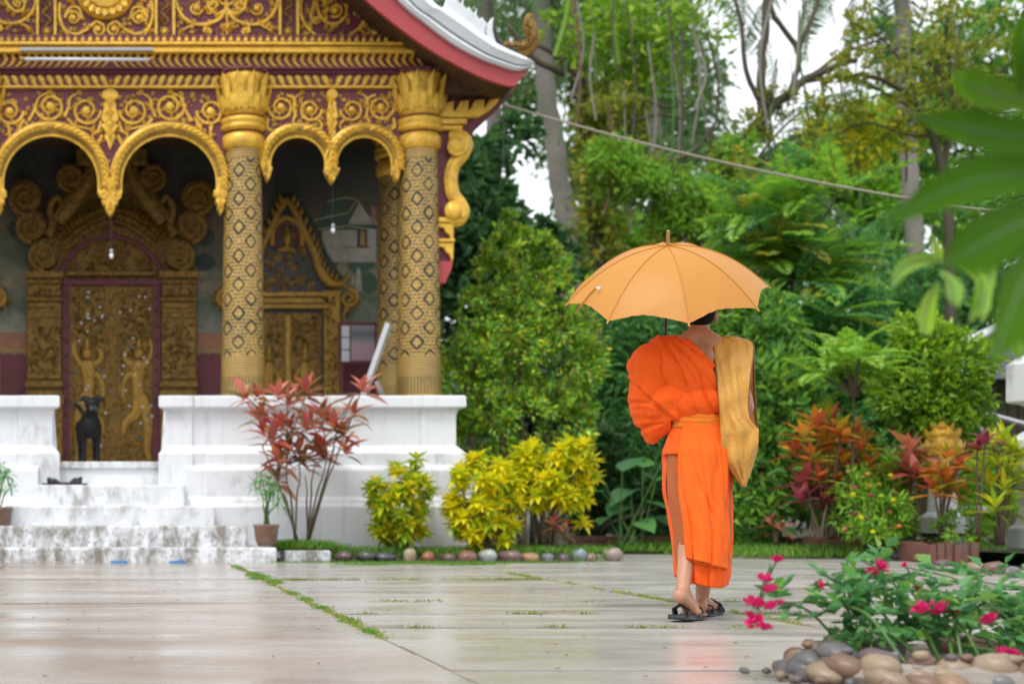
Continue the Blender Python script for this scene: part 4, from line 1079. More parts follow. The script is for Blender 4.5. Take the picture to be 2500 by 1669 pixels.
d.cone((0, -.06, .43), (0, .10, .45), .115, .12).cone((0, .10, .45), (0, .36, .46), .12, .10)
d.ball((0, -.08, .40), (.105, .10, .15)).ball((0, .12, .41), (.11, .16, .12))
d.cone((0, -.08, .49), (0, -.17, .60), .085, .062)
d.ball((0, -.20, .635), (.088, .095, .080)).cone((0, -.25, .610), (0, -.345, .575), .056, .042)

for sx in (-1, 1):
    d.cone((sx * .075, -.07, .40), (sx * .078, -.05, .22), .050, .032).cone((sx * .078, -.05, .22), (sx * .078, -.065, .05), .030, .025).ball((sx * .078, -.09, .028), (.032, .05, .028))
    d.cone((sx * .075, .36, .42), (sx * .09, .33, .25), .075, .045).cone((sx * .09, .33, .25), (sx * .085, .44, .17), .040, .027).cone((sx * .085, .44, .17), (sx * .085, .41, .04), .026, .024).ball((sx * .085, .38, .026), (.03, .05, .026))
    d.tube([(sx * .05, -.18, .690), (sx * .10, -.19, .700), (sx * .155, -.21, .670)], [.04, .038, .006], 8, flat=((0, 1, 0), .45))
d.tube([(0, .44, .50), (-.03, .54, .58), (-.09, .56, .66), (-.14, .50, .68), (-.16, .44, .60)], [.032, .03, .027, .022, .012], 8)
V, N, fs = remesh(d, .011, 3)
link('body', rawmesh('body', V, fs, 'dog'), None).parent = dog
m = MB().ball((0, -.388, .590), (.020, .012, .015), 8, 6).build('nose', 'black', dog, local=True, smooth=True)
for sx in (-1, 1): MB().ball((sx * .038, -.280, .662), .011, 8, 6).build('eye', 'lacquer', dog, local=True, smooth=True)
mz = MB().ball((0, -.345, .578), (.046, .045, .034), 10, 8).build('muzzle', 'dog_muzzle', dog, local=True, smooth=True)
# ================================================================== the walking figure
def cloth(name, col, rough=.75, trans=.12, sheen=.05, wscale=15, wstr=.75, dist=.016, var=.12):
    t = NT(name)
    c = t.mix(t.noise(7, 4), [x * (1 - var) for x in col], [min(1, x * (1 + var)) for x in col])
    h = t.math('ADD', t.noise(wscale, 6, .65, stretch=(1, 1, .45)), t.math('MULTIPLY', t.noise(wscale * 3.5, 4, .6, stretch=(1, 1, .3)), .35))
    b = t.pbr(c, rough, 0, t.bump(h, wstr, dist), .25, Sheen_Weight=sheen)
    tr = t.n('BsdfTranslucent', Color=c)
    m = t.n('MixShader', Fac=trans); t.set(m, 'i1', b); t.set(m, 'i2', tr)
    return t.done(m)
M['robe'] = cloth('orange_robe', (.88, .108, .006), .8, .06)
M['robe_light'] = cloth('orange_robe_outer', (.82, .125, .007), .8, .05)
M['under'] = cloth('rust_underskirt', (.42, .115, .035), .85, .1)
M['sash'] = cloth('amber_sash', (.74, .185, .012), .7, .05)
M['bag'] = cloth('gold_satin', (.58, .30, .065), .24, .02, .0, 9, .8, .03)
M['bag_trim'] = cloth('brown_binding', (.20, .085, .022), .5, 0)
M['canopy'] = cloth('amber_nylon', (.60, .275, .06), .42, .28, .0, 5, .25, .012, .04)
M['wood'] = paint('pale_wood', (.42, .20, .06), .4)

MA = math.atan((1690 - CX) / F)
monk = thing('person', 'person in orange monastic robes walking away under an umbrella, bag over the shoulder', 'person', (PX(1690, 7.5), 7.5, 0), rotz=-MA)
MK = F / 7.5 / math.cos(MA); MV = F / 7.5
def ml(px, py, y=0.0): return Vector(((px - 1690) / MK, y, H - (py - CY) / MV))

b = MB()
b.ball((.025, 0, .92), (.118, .10, .12), 16, 10).ball((.01, 0, 1.06), (.125, .092, .13), 16, 10).ball((.02, -.005, 1.27), (.152, .105, .18), 18, 12)
b.cone((-.15, -.005, 1.395), (.185, -.005, 1.385), .062, .060).cone((-.04, -.02, 1.43), (.03, .0, 1.49), .06, .052).cone((.11, -.02, 1.42), (.04, .0, 1.485), .058, .052)
b.ball((.09, -.04, 1.33), (.075, .06, .10)).ball((-.06, -.045, 1.32), (.075, .06, .11))
b.cone((.032, .005, 1.44), (.036, .022, 1.57), .056, .052)
HD = len(b.v)
b.ball((.037, .028, 1.655), (.075, .094, .098), 18, 12).ball((.037, .065, 1.605), (.058, .062, .078), 14, 10).ball((.037, .105, 1.555), (.026, .022, .020))
b.cone((.037, .125, 1.655), (.037, .142, 1.615), .010, .014).ball((.037, .124, 1.578), (.022, .012, .010)).ball((.037, .115, 1.675), (.052, .016, .012))
for sx in (-1, 1): b.ball((.037 + sx * .077, .028, 1.612), (.010, .022, .034)).ball((.037 + sx * .08, .022, 1.618), (.012, .010, .026))
b.v = b.v[:HD] + [(x_, y_, z_ - .034) for x_, y_, z_ in b.v[HD:]]
# arms
b.cone((.19, 0, 1.38), (.262, -.01, 1.10), .050, .038).cone((.262, -.01, 1.10), (.225, .19, .985), .037, .026)
b.cone((-.16, 0, 1.385), (-.245, .06, 1.14), .050, .038).cone((-.245, .06, 1.14), (-.155, .25, 1.20), .036, .027)
def hand(o, fwd, palm_n, side):
    """palm with four fingers and a thumb curled round a grip; side points to the thumb"""
    o, f, n_, s_ = Vector(o), Vector(fwd).normalized(), Vector(palm_n).normalized(), Vector(side).normalized()
    for k in range(4): b.cone(o + s_ * (.027 - k * .018), o + f * .085 + s_ * (.030 - k * .020), .013, .011, 8)
    for k, L in enumerate((.040, .045, .042, .033)):
        a0 = o + f * .085 + s_ * (.030 - k * .020); a1 = a0 + (f * .55 + n_ * .83) * L; a2 = a1 + (n_ * .8 - f * .6) * L * .75; a3 = a2 + (-f) * L * .5
        b.cone(a0, a1, .0095, .0088, 8).cone(a1, a2, .0088, .008, 8).cone(a2, a3, .008, .007, 8)
    t0 = o + f * .025 + s_ * .033; t1 = t0 + (s_ * .6 + f * .6 + n_ * .4) * .036; t2 = t1 + (f * .3 + n_ * .9 - s_ * .1) * .032
    b.cone(t0, t1, .0125, .010, 8).cone(t1, t2, .010, .008, 8)
hand((-.150, .262, 1.215), (.15, .55, .35), (.75, -.1, .3), (-.2, -.4, .9))
hand((.222, .20, .975), (-.25, .9, -.25), (-.8, -.2, -.3), (0, .2, .95))
# legs and feet
b.cone((-.035, 0, .88), (-.005, -.03, .50), .074, .054).cone((-.005, -.03, .50), (-.025, -.15, .33), .052, .050).cone((-.02, -.11, .38), (-.042, -.245, .195), .050, .036)
b.cone((-.042, -.245, .195), (-.046, -.275, .16), .036, .034).ball((-.058, -.315, .128), (.036, .040, .040)).cone((-.055, -.30, .125), (.0, -.185, .052), .037, .034).cone((-.04, -.27, .16), (.005, -.18, .06), .03, .03)
b.cone((-.022, -.19, .045), (.012, -.12, .030), .026, .022).cone((.018, -.20, .045), (.045, -.14, .030), .024, .02)
for k, (dx, L) in enumerate(((-.012, .045), (.010, .042), (.028, .038), (.044, .033), (.058, .027))):
    p0 = Vector((dx, -.125 - .012 * k, .026)); b.cone(p0, p0 + Vector((.4, .9, -.02)) * L, .0125 - .001 * k, .010 - .0008 * k, 8)
b.cone((.085, .02, .88), (.072, .09, .50), .074, .054).cone((.072, .09, .50), (.062, .09, .33), .053, .052).cone((.064, .07, .36), (.050, .125, .10), .05, .035)
b.ball((.042, .088, .052), (.036, .042, .040)).cone((.045, .095, .055), (.085, .24, .050), .034, .034).cone((.05, .12, .085), (.085, .22, .055), .034, .03)
b.cone((.070, .24, .045), (.078, .295, .038), .026, .022).cone((.105, .22, .045), (.120, .27, .036), .024, .02)
for k, (dx, L) in enumerate(((.072, .045), (.094, .042), (.110, .038), (.124, .033), (.138, .027))):
    p0 = Vector((dx, .295 - .014 * k, .036)); b.cone(p0, p0 + Vector((.3, .95, -.05)) * L, .0125 - .001 * k, .010 - .0008 * k, 8)
V, N, fs = remesh(b, .0062, 3)
bo = bpy.data.objects.new('body', rawmesh('body', V, fs, 'skin')); COL.objects.link(bo); bo.parent = monk
hb = MB().ball((.037, .018, 1.628), (.0795, .096, .114), 28, 22)
hb.v = [(x, y, max(z, 1.520 + .9 * max(0, y + .01)) if y > -.2 else z) for x, y, z in hb.v]
hb.build('hair', 'hair', monk, local=True, smooth=True)
for sx in (-1, 1): MB().ball((.037 + sx * .030, .112, 1.618), (.012, .010, .008), 8, 6).build('eye', 'lacquer', monk, local=True, smooth=True)

# sandals worn
def sandal(c, yaw, lift):
    sole = [(-.048, -.125), (-.052, -.05), (-.048, .0), (-.056, .08), (-.045, .13), (-.015, .15), (.02, .145), (.045, .115), (.05, .06), (.042, .0), (.045, -.06), (.04, -.12), (0, -.145)]
    R = Matrix.Rotation(yaw, 3, 'Z')
    n = len(sole); f = lambda x, y, z: tuple(R @ Vector((x, y, z + lift * max(0, .05 - y))) + Vector(c))
    vs = [f(x, y, .002) for x, y in sole] + [f(x * 1.02, y * 1.02, .012) for x, y in sole] + [f(x * .97, y * .98, .026) for x, y in sole]
    so = MB().add(vs, [tuple(range(n - 1, -1, -1)), tuple(range(2 * n, 3 * n))] + [(r * n + i, r * n + (i + 1) % n, (r + 1) * n + (i + 1) % n, (r + 1) * n + i) for r in (0, 1) for i in range(n)]).build('sandal', 'black', monk, local=True)
    for y0, y1, h in ((.09, .03, .085), (.02, .08, .085), (-.03, -.10, .075)):
        MB().tube([f(-.052, y0, .018), f(-.042, (y0 + y1) / 2, h * .75), f(0, (y0 + y1) / 2 + (.0 if y0 > 0 else -.03), h), f(.042, (y0 + y1) / 2, h * .7), f(.05, y1, .018)], .014, 6, flat=((0, .3, 1), .35)).build('strap', 'black', so, local=True)
sandal((-.020, -.215, 0), -.42, .05)
sandal((.082, .185, 0), -.30, 0)

# upper robe: draped volume, cut along the neckline, folds pressed in along the normals
u = MB()
u.ball((.02, -.01, 1.27), (.168, .128, .19), 20, 14).ball((.035, -.012, 1.13), (.148, .130, .10), 20, 12).ball((.04, 0, 1.05), (.120, .105, .06), 16, 10)
u.cone((-.11, -.005, 1.405), (-.20, -.005, 1.315), .076, .092).cone((.02, .0, 1.40), (-.13, .0, 1.41), .072, .076).ball((-.06, -.05, 1.33), (.10, .085, .13))
u.cone((-.19, -.03, 1.335), (-.268, -.03, 1.325), .080, .045).cone((-.20, -.01, 1.33), (-.215, .0, 1.16), .10, .105)
u.cone((-.215, .01, 1.17), (-.208, .02, 1.08), .105, .098).cone((-.208, .02, 1.08), (-.200, .03, .958), .095, .042).cone((-.10, -.02, 1.08), (-.19, .02, 1.0), .085, .065).cone((-.04, -.03, 1.16), (-.18, -.01, 1.12), .09, .10)
u.cone((-.235, .05, 1.15), (-.155, .235, 1.19), .09, .058)
V, N, fs = remesh(u, .0062, 5)
x, y, z = V[:, 0], V[:, 1], V[:, 2]
sst = lambda a, b_, t: (lambda q: q * q * (3 - 2 * q))(np.clip((t - a) / (b_ - a), 0, 1))
def sd(p0, p1):
    dx, dz = p1[0] - p0[0], p1[1] - p0[1]; L = math.hypot(dx, dz)
    return ((x - p0[0]) * -dz + (z - p0[1]) * dx) / L
flap = sd((-.325, 1.285), (-.085, 1.035))                 # >0 above the flap edge
flap2 = flap + .004 * np.sin(x * 22)
s2 = -sd((-.150, 1.46), (.030, 1.045)) * -1
s2 = ((x + .150) * (1.045 - 1.46) * -1 + (z - 1.46) * (.18)) / math.hypot(.18, .415)      # >0 right of the wide panel
fan = np.arctan2(z - 1.53, x + .15); rad = np.hypot(x + .15, z - 1.53)
crease = lambda f, w=.22: .5 - np.exp(-(np.sin(f / 2) / w) ** 2) * 1.3
pleat = crease(fan * 27 + 5.5 * rad + 1.2 * np.sin(rad * 17)) * .75 + crease(fan * 44 + 9 * rad + np.sin(rad * 11)) * .4
pl_w = sst(0, .02, s2) * sst(.03, .16, rad)
d_ = .019 * sst(-.003, .004, flap2) - .013 * sst(0, .006, s2) + pl_w * pleat * .012
fan3 = np.arctan2(z - 1.03, x + .06); rad3 = np.hypot(x + .06, z - 1.03)
slv = sst(.0, -.02, flap) if False else (1 - sst(-.02, 0, flap))
d_ += slv * sst(.04, .12, rad3) * (.0065 * crease(fan3 * 9 + 5 * rad3 + 1.5 * np.sin(rad3 * 14)) + .0012 * np.sin(fan3 * 23 - 12 * rad3))
wide = (1 - sst(-.02, 0, s2)) * sst(-.01, .01, flap)
along = (x * .62 + z * .78)
d_ += wide * (.0060 * crease((x * .9 + z * .45) * 34 + 2.2 * np.sin(along * 9), .3) + .0025 * np.sin(along * 24 + x * 10))
d_ += .0014 * np.sin(x * 90 + z * 40) * np.sin(z * 75 + y * 50)
V2 = V + N * d_[:, None]
zc = np.where(x < -.058, 9, 1.500 - 1.10 * (x + .058)) + .004 * np.sin(x * 60)
zlow = np.where(x > -.10, 1.03, 0)
keep = ((z < zc) & (z > zlow) & ~((x > .125) & (z > 1.22)) & ~((x > .104) & (z > 1.26)))[fs].all(axis=1)
def compact(V, fs):
    us, inv = np.unique(fs, return_inverse=True); return V[us], inv.reshape(fs.shape)
Vc, fc = compact(V2, fs[keep])
ro = bpy.data.objects.new('robe', rawmesh('robe', Vc, fc, 'robe')); COL.objects.link(ro); ro.parent = monk
sm = ro.modifiers.new('thick', 'SOLIDIFY'); sm.thickness = .006; sm.offset = -1
# rolled edge along the neckline
edge_pts = [(-.062, -.05, 1.502), (-.03, -.078, 1.470), (.02, -.098, 1.415), (.07, -.112, 1.360), (.115, -.118, 1.312), (.15, -.10, 1.27)]

def grid(fn, us, vs):
    V = [fn(a, c) for c in vs for a in us]; n = len(us)
    return V, [(j * n + i, j * n + i + 1, (j + 1) * n + i + 1, (j + 1) * n + i) for j in range(len(vs) - 1) for i in range(n - 1)]
SKZ = [1.03, 1.0, .876, .66, .444, .228, .17]
SKL = [-.095, -.098, -.140, -.132, -.098, -.078, -.070]
SKR = [.150, .155, .188, .178, .186, .176, .165]
SKD = [.098, .10, .135, .165, .19, .205, .20]
def skirt(phi, z, off=0.0, seed=0.0, amp=1.0):
    L, R, D = np.interp(z, SKZ[::-1], SKL[::-1]), np.interp(z, SKZ[::-1], SKR[::-1]), np.interp(z, SKZ[::-1], SKD[::-1])
    cx, hw = (L + R) / 2, (R - L) / 2
    t_ = min(1, max(0, (1.0 - z) / .25))
    cr_ = lambda q, w_=.25: .5 - math.exp(-(math.sin(q / 2) / w_) ** 2) * 1.3
    f = amp * t_ * (.006 * math.sin(5 * phi + seed) + .007 * cr_(11 * phi + 1.8 * math.sin(4 * z + seed) + seed) + .0035 * math.sin(13 * phi - 9 * z + seed * 2) + .0016 * math.sin(23 * phi + 23 * z + seed))
    f += amp * .0060 * cr_(15 * z + 8 * phi + 2 * math.sin(3 * phi + 5 * z) + seed, .3) * t_
    k = 1 + (off + f) / .15
    return (cx + hw * k * math.cos(phi), -.005 + D * k * math.sin(phi), z)
dg = math.radians
def patch(name, p0, p1, z0, zhem, off, mat, seed, amp=1., nu=70, nv=70):
    us = np.linspace(p0, p1, nu); vs = np.linspace(0, 1, nv)
    V, fs_ = grid(lambda a, c: skirt(a, z0 + (zhem(a) - z0) * c, off, seed, amp), us, vs)
    o = MB().add(V, fs_).build(name, mat, monk, local=True, smooth=True)
    s_ = o.modifiers.new('thick', 'SOLIDIFY'); s_.thickness = .004; s_.offset = -1
    return o
patch('underskirt', 0, 2 * PI, .95, lambda a: .272 + .010 * math.sin(3 * a), -.004, 'under', 1.3, .6)
patch('skirt_yoke', dg(190), dg(256), 1.03, lambda a: .845 + .012 * math.sin(a * 2), .006, 'robe', .4, 1.0, 24, 24)
patch('skirt', dg(243), dg(560), 1.03, lambda a: (.178 + .012 * math.sin(2 * a)) if a < dg(480) else .178 + .05 * (a - dg(480)) / dg(80), 0, 'robe', .4, 1.0, 120, 80)
patch('skirt_panel', dg(241), dg(320), 1.02, lambda a: .322 - .060 * (a - dg(241)) / dg(79) + .003 * math.sin(a * 7), .026, 'robe_light', 3.1, 1.15, 70, 90)
patch('skirt_panel', dg(244), dg(326), 1.02, lambda a: .306 - .050 * (a - dg(238)) / dg(88) + .003 * math.sin(a * 6 + 1), .013, 'robe_light', .4, 1.0, 60, 60)
# sash: overlapping turns round the waist
for k, (z0, zz, r_) in enumerate(((1.052, .017, .012), (1.032, .018, .016), (1.012, .017, .013))):
    pts = [(.030 + (.130 + r_ * .3) * math.cos(a), -.004 + (.112 + r_ * .3) * math.sin(a), z0 + .006 * math.sin(a * 2 + k)) for a in np.linspace(0, 2 * PI, 40)]
    MB().tube(pts, zz * .42, 8, cap=False, flat=((0, 0, 1), 2.3)).build('sash', 'sash', monk, local=True, smooth=True)

# ================================================================== shoulder bag
bag = thing('shoulder_bag', 'gold satin cloth bag with brown binding slung from the shoulder', 'bag', monk.location, rotz=-MA)
rows_ = [(826, 1762, 1780), (832, 1752, 1806), (840, 1745, 1826), (850, 1742, 1836), (880, 1744, 1834), (920, 1748, 1829), (960, 1752, 1825), (1000, 1755, 1821), (1030, 1757, 1826), (1053, 1758, 1847), (1080, 1759, 1847), (1110, 1760, 1843), (1130, 1765, 1836), (1150, 1781, 1830), (1170, 1797, 1822), (1188, 1812, 1817)]
ry = [r[0] for r in rows_]
def bagpt(u_, v_, side):
    py = ry[0] + (ry[-1] - ry[0]) * v_
    L, R = np.interp(py, ry, [r[1] for r in rows_]), np.interp(py, ry, [r[2] for r in rows_])
    if side > 0: R = np.interp(py, [826, 850, 920, 980, 1053, 1188], [1780, 1838, 1840, 1842, 1849, 1817])
    p = ml(L + (R - L) * u_, py)
    dep = np.interp(py, [826, 838, 860, 900, 980, 1060, 1130, 1188], [.0, .055, .085, .12, .15, .15, .125, .075])
    prof = dep * (.80 + .20 * math.sin(PI * min(1, max(0, u_))))
    wr = .007 * math.sin(u_ * 13 + 3 * v_ + 1.5 * math.sin(v_ * 9)) + .005 * math.sin(u_ * 23 - 14 * v_) + .004 * math.sin(v_ * 30 + u_ * 5)
    wr *= min(1, v_ * 6)
    if side < 0: return (p.x, -prof - wr - .01, p.z)
    return (p.x, prof * .9 - .03 + wr * .6, p.z)
vs_ = np.linspace(0, 1, 60); us_ = np.linspace(0, 1, 24)
for side, nm in ((-1, 'back_cloth'), (1, 'front_cloth')):
    V, fs_ = grid(lambda a, c: bagpt(a, c, side), us_, vs_)
    o = MB().add(V, fs_ if side < 0 else [f[::-1] for f in fs_]).build(nm, 'bag', bag, local=True, smooth=True)
    q = o.modifiers.new('thick', 'SOLIDIFY'); q.thickness = .004
    for e, v0, v1 in ((0., .02, .36), (1., .06, .62)):
        MB().tube([bagpt(e, t_, side) for t_ in np.linspace(v0, v1, 30)], .0055, 6).build('binding', 'bag_trim', bag, local=True, smooth=True)
# top of the strap lying on the shoulder, and side closing of the pouch
V, fs_ = grid(lambda a, c: tuple(Vector(bagpt(a, .012, -1)).lerp(Vector(bagpt(a, .012, 1)), c) + Vector((0, 0, .012 * math.sin(PI * c)))), us_, np.linspace(0, 1, 8))
MB().add(V, fs_).build('strap_top', 'bag', bag, local=True, smooth=True)
for e, v0 in ((0., .40), (1., .64)):
    V, fs_ = grid(lambda a, c: tuple(Vector(bagpt(e, v0 + (1 - v0) * a, -1)).lerp(Vector(bagpt(e, v0 + (1 - v0) * a, 1)), c)), np.linspace(0, 1, 24), np.linspace(0, 1, 6))
    MB().add(V, fs_).build('gusset', 'bag', bag, local=True, smooth=True)

# ================================================================== umbrella
UC, UN, UR, UH, UP = Vector((3.004, 7.6, 1.711)), Vector((-.1319, -.3936, .9098)), .510, .268, 2.9444
e1 = Vector((0, 1, 0)).cross(UN).normalized(); e2 = UN.cross(e1)
umb = thing('umbrella', 'open amber umbrella with wooden tip held over the walking person', 'umbrella', UC - UN * .60)
def upt(r, th, sag=0.0):
    h = UH * (1 - (r / UR) ** 2.1) - sag
    return UC + UN * h + (e1 * math.cos(th) + e2 * math.sin(th)) * r
gore = PI / 4
for k in range(8):
    t0 = UP + k * gore
    def fn(a, c):
        r = UR * c; w = math.sin(PI * a)
        r2 = r * (1 - .095 * w * c ** 3)                         # straight span between the ribs, scalloped rim
        wr = .0025 * math.sin(a * 40) * w * max(0, c - .75) * 4 + .003 * math.sin(a * 9 + c * 14) * w * c
        return upt(r2, t0 + gore * a, .018 * w * c + wr)
    V, fs_ = grid(fn, np.linspace(0, 1, 15), np.linspace(.012, 1, 26))
    o = MB().add([tuple(p) for p in V], fs_).build('canopy_panel', 'canopy', umb, smooth=True)
    pts = [upt(UR * c, t0, .006) for c in np.linspace(.02, 1.0, 16)]
    MB().tube(pts, .0028, 5).build('rib', 'steel', umb)
    MB().tube([upt(UR * c, t0, -.0022) for c in np.linspace(.02, 1.0, 16)], .0022, 5).build('seam', 'canopy', umb)
    tip = upt(UR, t0); dr = (tip - upt(UR * .95, t0)).normalized()
    MB().tube([tip - dr * .006, tip + dr * .016], [.005, .004], 6).build('rib_tip', 'bag', umb)
    # stretcher down to the runner
    MB().tube([upt(UR * .5, t0, .008), UC + UN * (UH - .24)], .002, 4).build('stretcher', 'black', umb)
apex = UC + UN * UH
MB().tube([apex - UN * .01, apex + UN * .015, apex + UN * .022, apex + UN * .082], [.012, .010, .0095, .0085], 10).build('ferrule', 'wood', umb)
MB().tube([apex - UN * .01, UC - UN * .58], .0065, 8).build('shaft', 'black', umb)
g0 = UC - UN * .47
hk = [g0 - UN * t_ for t_ in np.linspace(0, .15, 6)] + [g0 - UN * (.15 + .045 * math.sin(a)) + (e1 * .6 + e2 * .8) * .045 * (1 - math.cos(a)) for a in np.linspace(.3, PI, 9)]
MB().tube(hk, .012, 8).build('handle', 'wood', umb, smooth=True)
# closing strap and its white label on one panel
k0 = UP + gore * .30
a_ = upt(UR * .80, k0 + .10, -.01); b_ = upt(UR * .98, k0 + .02, .03)
MB().tube([a_, a_.lerp(b_, .3) + UN * .01, a_.lerp(b_, .7) + Vector((-.012, -.012, .0)), b_], .006, 6, flat=((0, 1, 0), .25)).build('tie_strap', 'canopy', umb)
c_ = upt(UR * .79, k0 + .14, -.012)
MB().box((c_.x - .010, c_.y - .006, c_.z - .008), (c_.x + .010, c_.y + .002, c_.z + .008)).build('label_tag', 'tube', umb, bevel=.002)
# ================================================================== foliage tools
def unit(a): return a / np.maximum(np.linalg.norm(a, axis=-1, keepdims=True), 1e-9)
def leaf_mesh(name, pos, dirs, nrm, L, Wd, mat, droop=.15, fold=.18):
    """n folded leaves, two quads each"""
    n = len(pos); d = unit(dirs); s = unit(np.cross(d, nrm)); u = np.cross(s, d)
    L = np.broadcast_to(L, n)[:, None]; Wd = np.broadcast_to(Wd, n)[:, None]
    mid = pos + d * L * .5 - u * Wd * fold
    tip = pos + d * L - u * L * droop
    l = pos + d * L * .42 + s * Wd * .5 + u * Wd * fold; r = pos + d * L * .42 - s * Wd * .5 + u * Wd * fold
    V = np.stack([pos, mid, tip, l, r], 1).reshape(-1, 3)
    b = np.arange(n)[:, None] * 5
    Fq = np.concatenate([b + np.array([[0, 1, 2, 3]]), b + np.array([[0, 4, 2, 1]])], 0)
    return npmesh(name, V, Fq, mat, False)
def rnd(n): return unit(rng.normal(size=(n, 3)))
def blob_leaves(blobs, n, size, clump=24, spread=.16, aspect=.5, shell=.55, up=.5, out=.8):
    """blobs: (px, py, Y, rx px, ry px); returns leaf arrays"""
    P0, D0, N0, L0 = [], [], [], []
    vol = np.array([b[3] * b[4] * (b[2] ** 2) for b in blobs], float); vol /= vol.sum()
    for (px, py, Y, rx, ry), w in zip(blobs, vol):
        k = max(6, int(n * w)); nc = max(3, k // clump)
        c = np.array(P(px, py, Y)); R = np.array([rx, (rx + ry) / 2 * .9, ry]) * Y / F
        q = rnd(nc) * (shell + (1 - shell) * rng.random((nc, 1)) ** .6)
        idx = rng.integers(0, nc, k)
        off = rnd(k) * (rng.random((k, 1)) ** .5) * spread * 2
        q2 = q[idx] + off
        pos = c + q2 * R
        d = unit(q2 * out + rnd(k) * .75 + np.array([0, 0, .12]))
        nr = unit(np.array([0, 0, 1.]) * up + rnd(k) * .6 + q2 * .5)
        P0.append(pos); D0.append(d); N0.append(nr); L0.append(size * rng.uniform(.65, 1.35, k))
    return np.concatenate(P0), np.concatenate(D0), np.concatenate(N0), np.concatenate(L0)
def crown(parent, blobs, n, size, mat, name='crown', aspect=.5, **k):
    p, d, nr, L = blob_leaves(blobs, n, size, **k)
    o0 = np.array(org(parent))
    me = leaf_mesh(name, p - o0, d, nr, L, L * aspect, mat)
    return link(name, me, parent, org(parent))
def limbs(parent, polys, mat, name='trunk', n=8, sm=True):
    """polys: list of ([(px,py,Y)...], r0 px, r1 px); first is the trunk, the rest its branches"""
    for i, (pts, r0, r1) in enumerate(polys):
        W3 = [P(*p) for p in pts]
        q = smooth_line([tuple(w) for w in W3], 5) if len(W3) > 2 else [tuple(w) for w in W3]
        Y = pts[0][2]
        jit = [Vector(a) + Vector(rng.normal(size=3) * r0 * .10 * Y / F) for a in q]
        MB().tube(jit, list(np.linspace(r0, r1, len(q)) * Y / F), n).build(name if i == 0 else 'branch', mat, parent, smooth=True)
def frond_mesh(name, curves, nl, ll, lw, mat, droop=.3, vshape=.25):
    """pinnate leaves: curves = list of arrays (k,3) along each rachis; leaflets set in pairs"""
    Ps, Ds, Ns, Ls = [], [], [], []
    for c in curves:
        c = np.asarray(c); t = np.linspace(.08, 1, nl); idx = t * (len(c) - 1); i0 = np.clip(idx.astype(int), 0, len(c) - 2); f = (idx - i0)[:, None]
        p = c[i0] * (1 - f) + c[i0 + 1] * f; tg = unit(c[i0 + 1] - c[i0])
        side = unit(np.cross(tg, np.array([0, 0, 1.])) + 1e-6); upv = np.cross(side, tg)
        prof = np.sin(PI * np.clip(t * .86 + .12, 0, 1)) ** .7
        for sg in (1, -1):
            Ps.append(p); Ds.append(unit(side * sg + tg * .55 + upv * vshape + rng.normal(size=p.shape) * .07)); Ns.append(upv + rng.normal(size=p.shape) * .15); Ls.append(ll * prof)
    P_, D_, N_, L_ = map(np.concatenate, (Ps, Ds, Ns, Ls))
    return leaf_mesh(name, P_, D_, N_, L_, L_ * 0 + lw, mat, droop)
def arc(base, az, el, L, droop, n=9):
    """rachis starting at base with azimuth, elevation, bending down"""
    p = np.array(base, float); o = [p.copy()]; e = el
    for i in range(n):
        p = p + np.array([math.cos(az) * math.cos(e), math.sin(az) * math.cos(e), math.sin(e)]) * L / n; e -= droop / n; o.append(p.copy())
    return np.array(o)

# leaf colours
LM = {
 'hedge': [(.10, .20, .018), (.05, .13, .018), (.17, .29, .02), (.035, .09, .016), (.28, .36, .02), (.08, .07, .02), (.06, .16, .035)],
 'dark': [(.022, .062, .022), (.036, .090, .025), (.016, .048, .018), (.060, .12, .025)],
 'mid': [(.060, .150, .022), (.040, .115, .022), (.11, .21, .020), (.035, .10, .025), (.16, .25, .02)],
 'teal': [(.042, .125, .034), (.060, .16, .040), (.032, .10, .032), (.09, .19, .032)],
 'fresh': [(.10, .22, .022), (.14, .28, .02), (.07, .17, .025), (.21, .32, .022)],
 'lime': [(.20, .36, .018), (.13, .28, .02), (.29, .42, .02), (.08, .20, .02)],
 'olive': [(.11, .15, .02), (.17, .19, .015), (.07, .11, .02), (.26, .22, .015)],
 'palm': [(.045, .095, .030), (.065, .125, .038), (.040, .085, .030), (.10, .135, .035)],
 'yellow': [(.62, .50, .010), (.54, .47, .01), (.36, .42, .015), (.24, .35, .02), (.62, .42, .008), (.46, .46, .01)],
 'yellowgreen': [(.46, .42, .012), (.26, .36, .02), (.18, .30, .02), (.54, .40, .012), (.22, .34, .02)],
 'red': [(.36, .07, .06), (.24, .06, .04), (.48, .14, .11), (.14, .09, .03), (.44, .17, .07), (.34, .08, .08), (.13, .12, .03), (.52, .22, .17), (.16, .17, .04)],
 'flame': [(.44, .10, .03), (.48, .22, .02), (.30, .05, .035), (.16, .24, .02), (.40, .07, .04), (.18, .22, .02), (.48, .30, .015)],
 'purple': [(.13, .02, .035), (.20, .03, .05), (.09, .03, .03), (.28, .05, .05)],
 'pink': [(.50, .06, .12), (.30, .04, .06), (.20, .20, .03), (.55, .16, .18)],
 'bamboo': [(.045, .16, .03), (.07, .21, .03), (.03, .12, .03)],
 'grass': [(.075, .19, .02), (.11, .25, .025), (.05, .14, .02), (.20, .28, .03)],
 'moss': [(.15, .20, .02), (.22, .26, .03), (.10, .17, .02), (.30, .27, .05)],
 'rose_leaf': [(.05, .16, .05), (.075, .20, .06), (.035, .115, .04), (.15, .28, .045)],
 'plumeria': [(.055, .165, .005), (.085, .20, .005), (.04, .13, .007)],
 'mango': [(.22, .38, .02), (.16, .31, .02), (.30, .44, .03)],
}
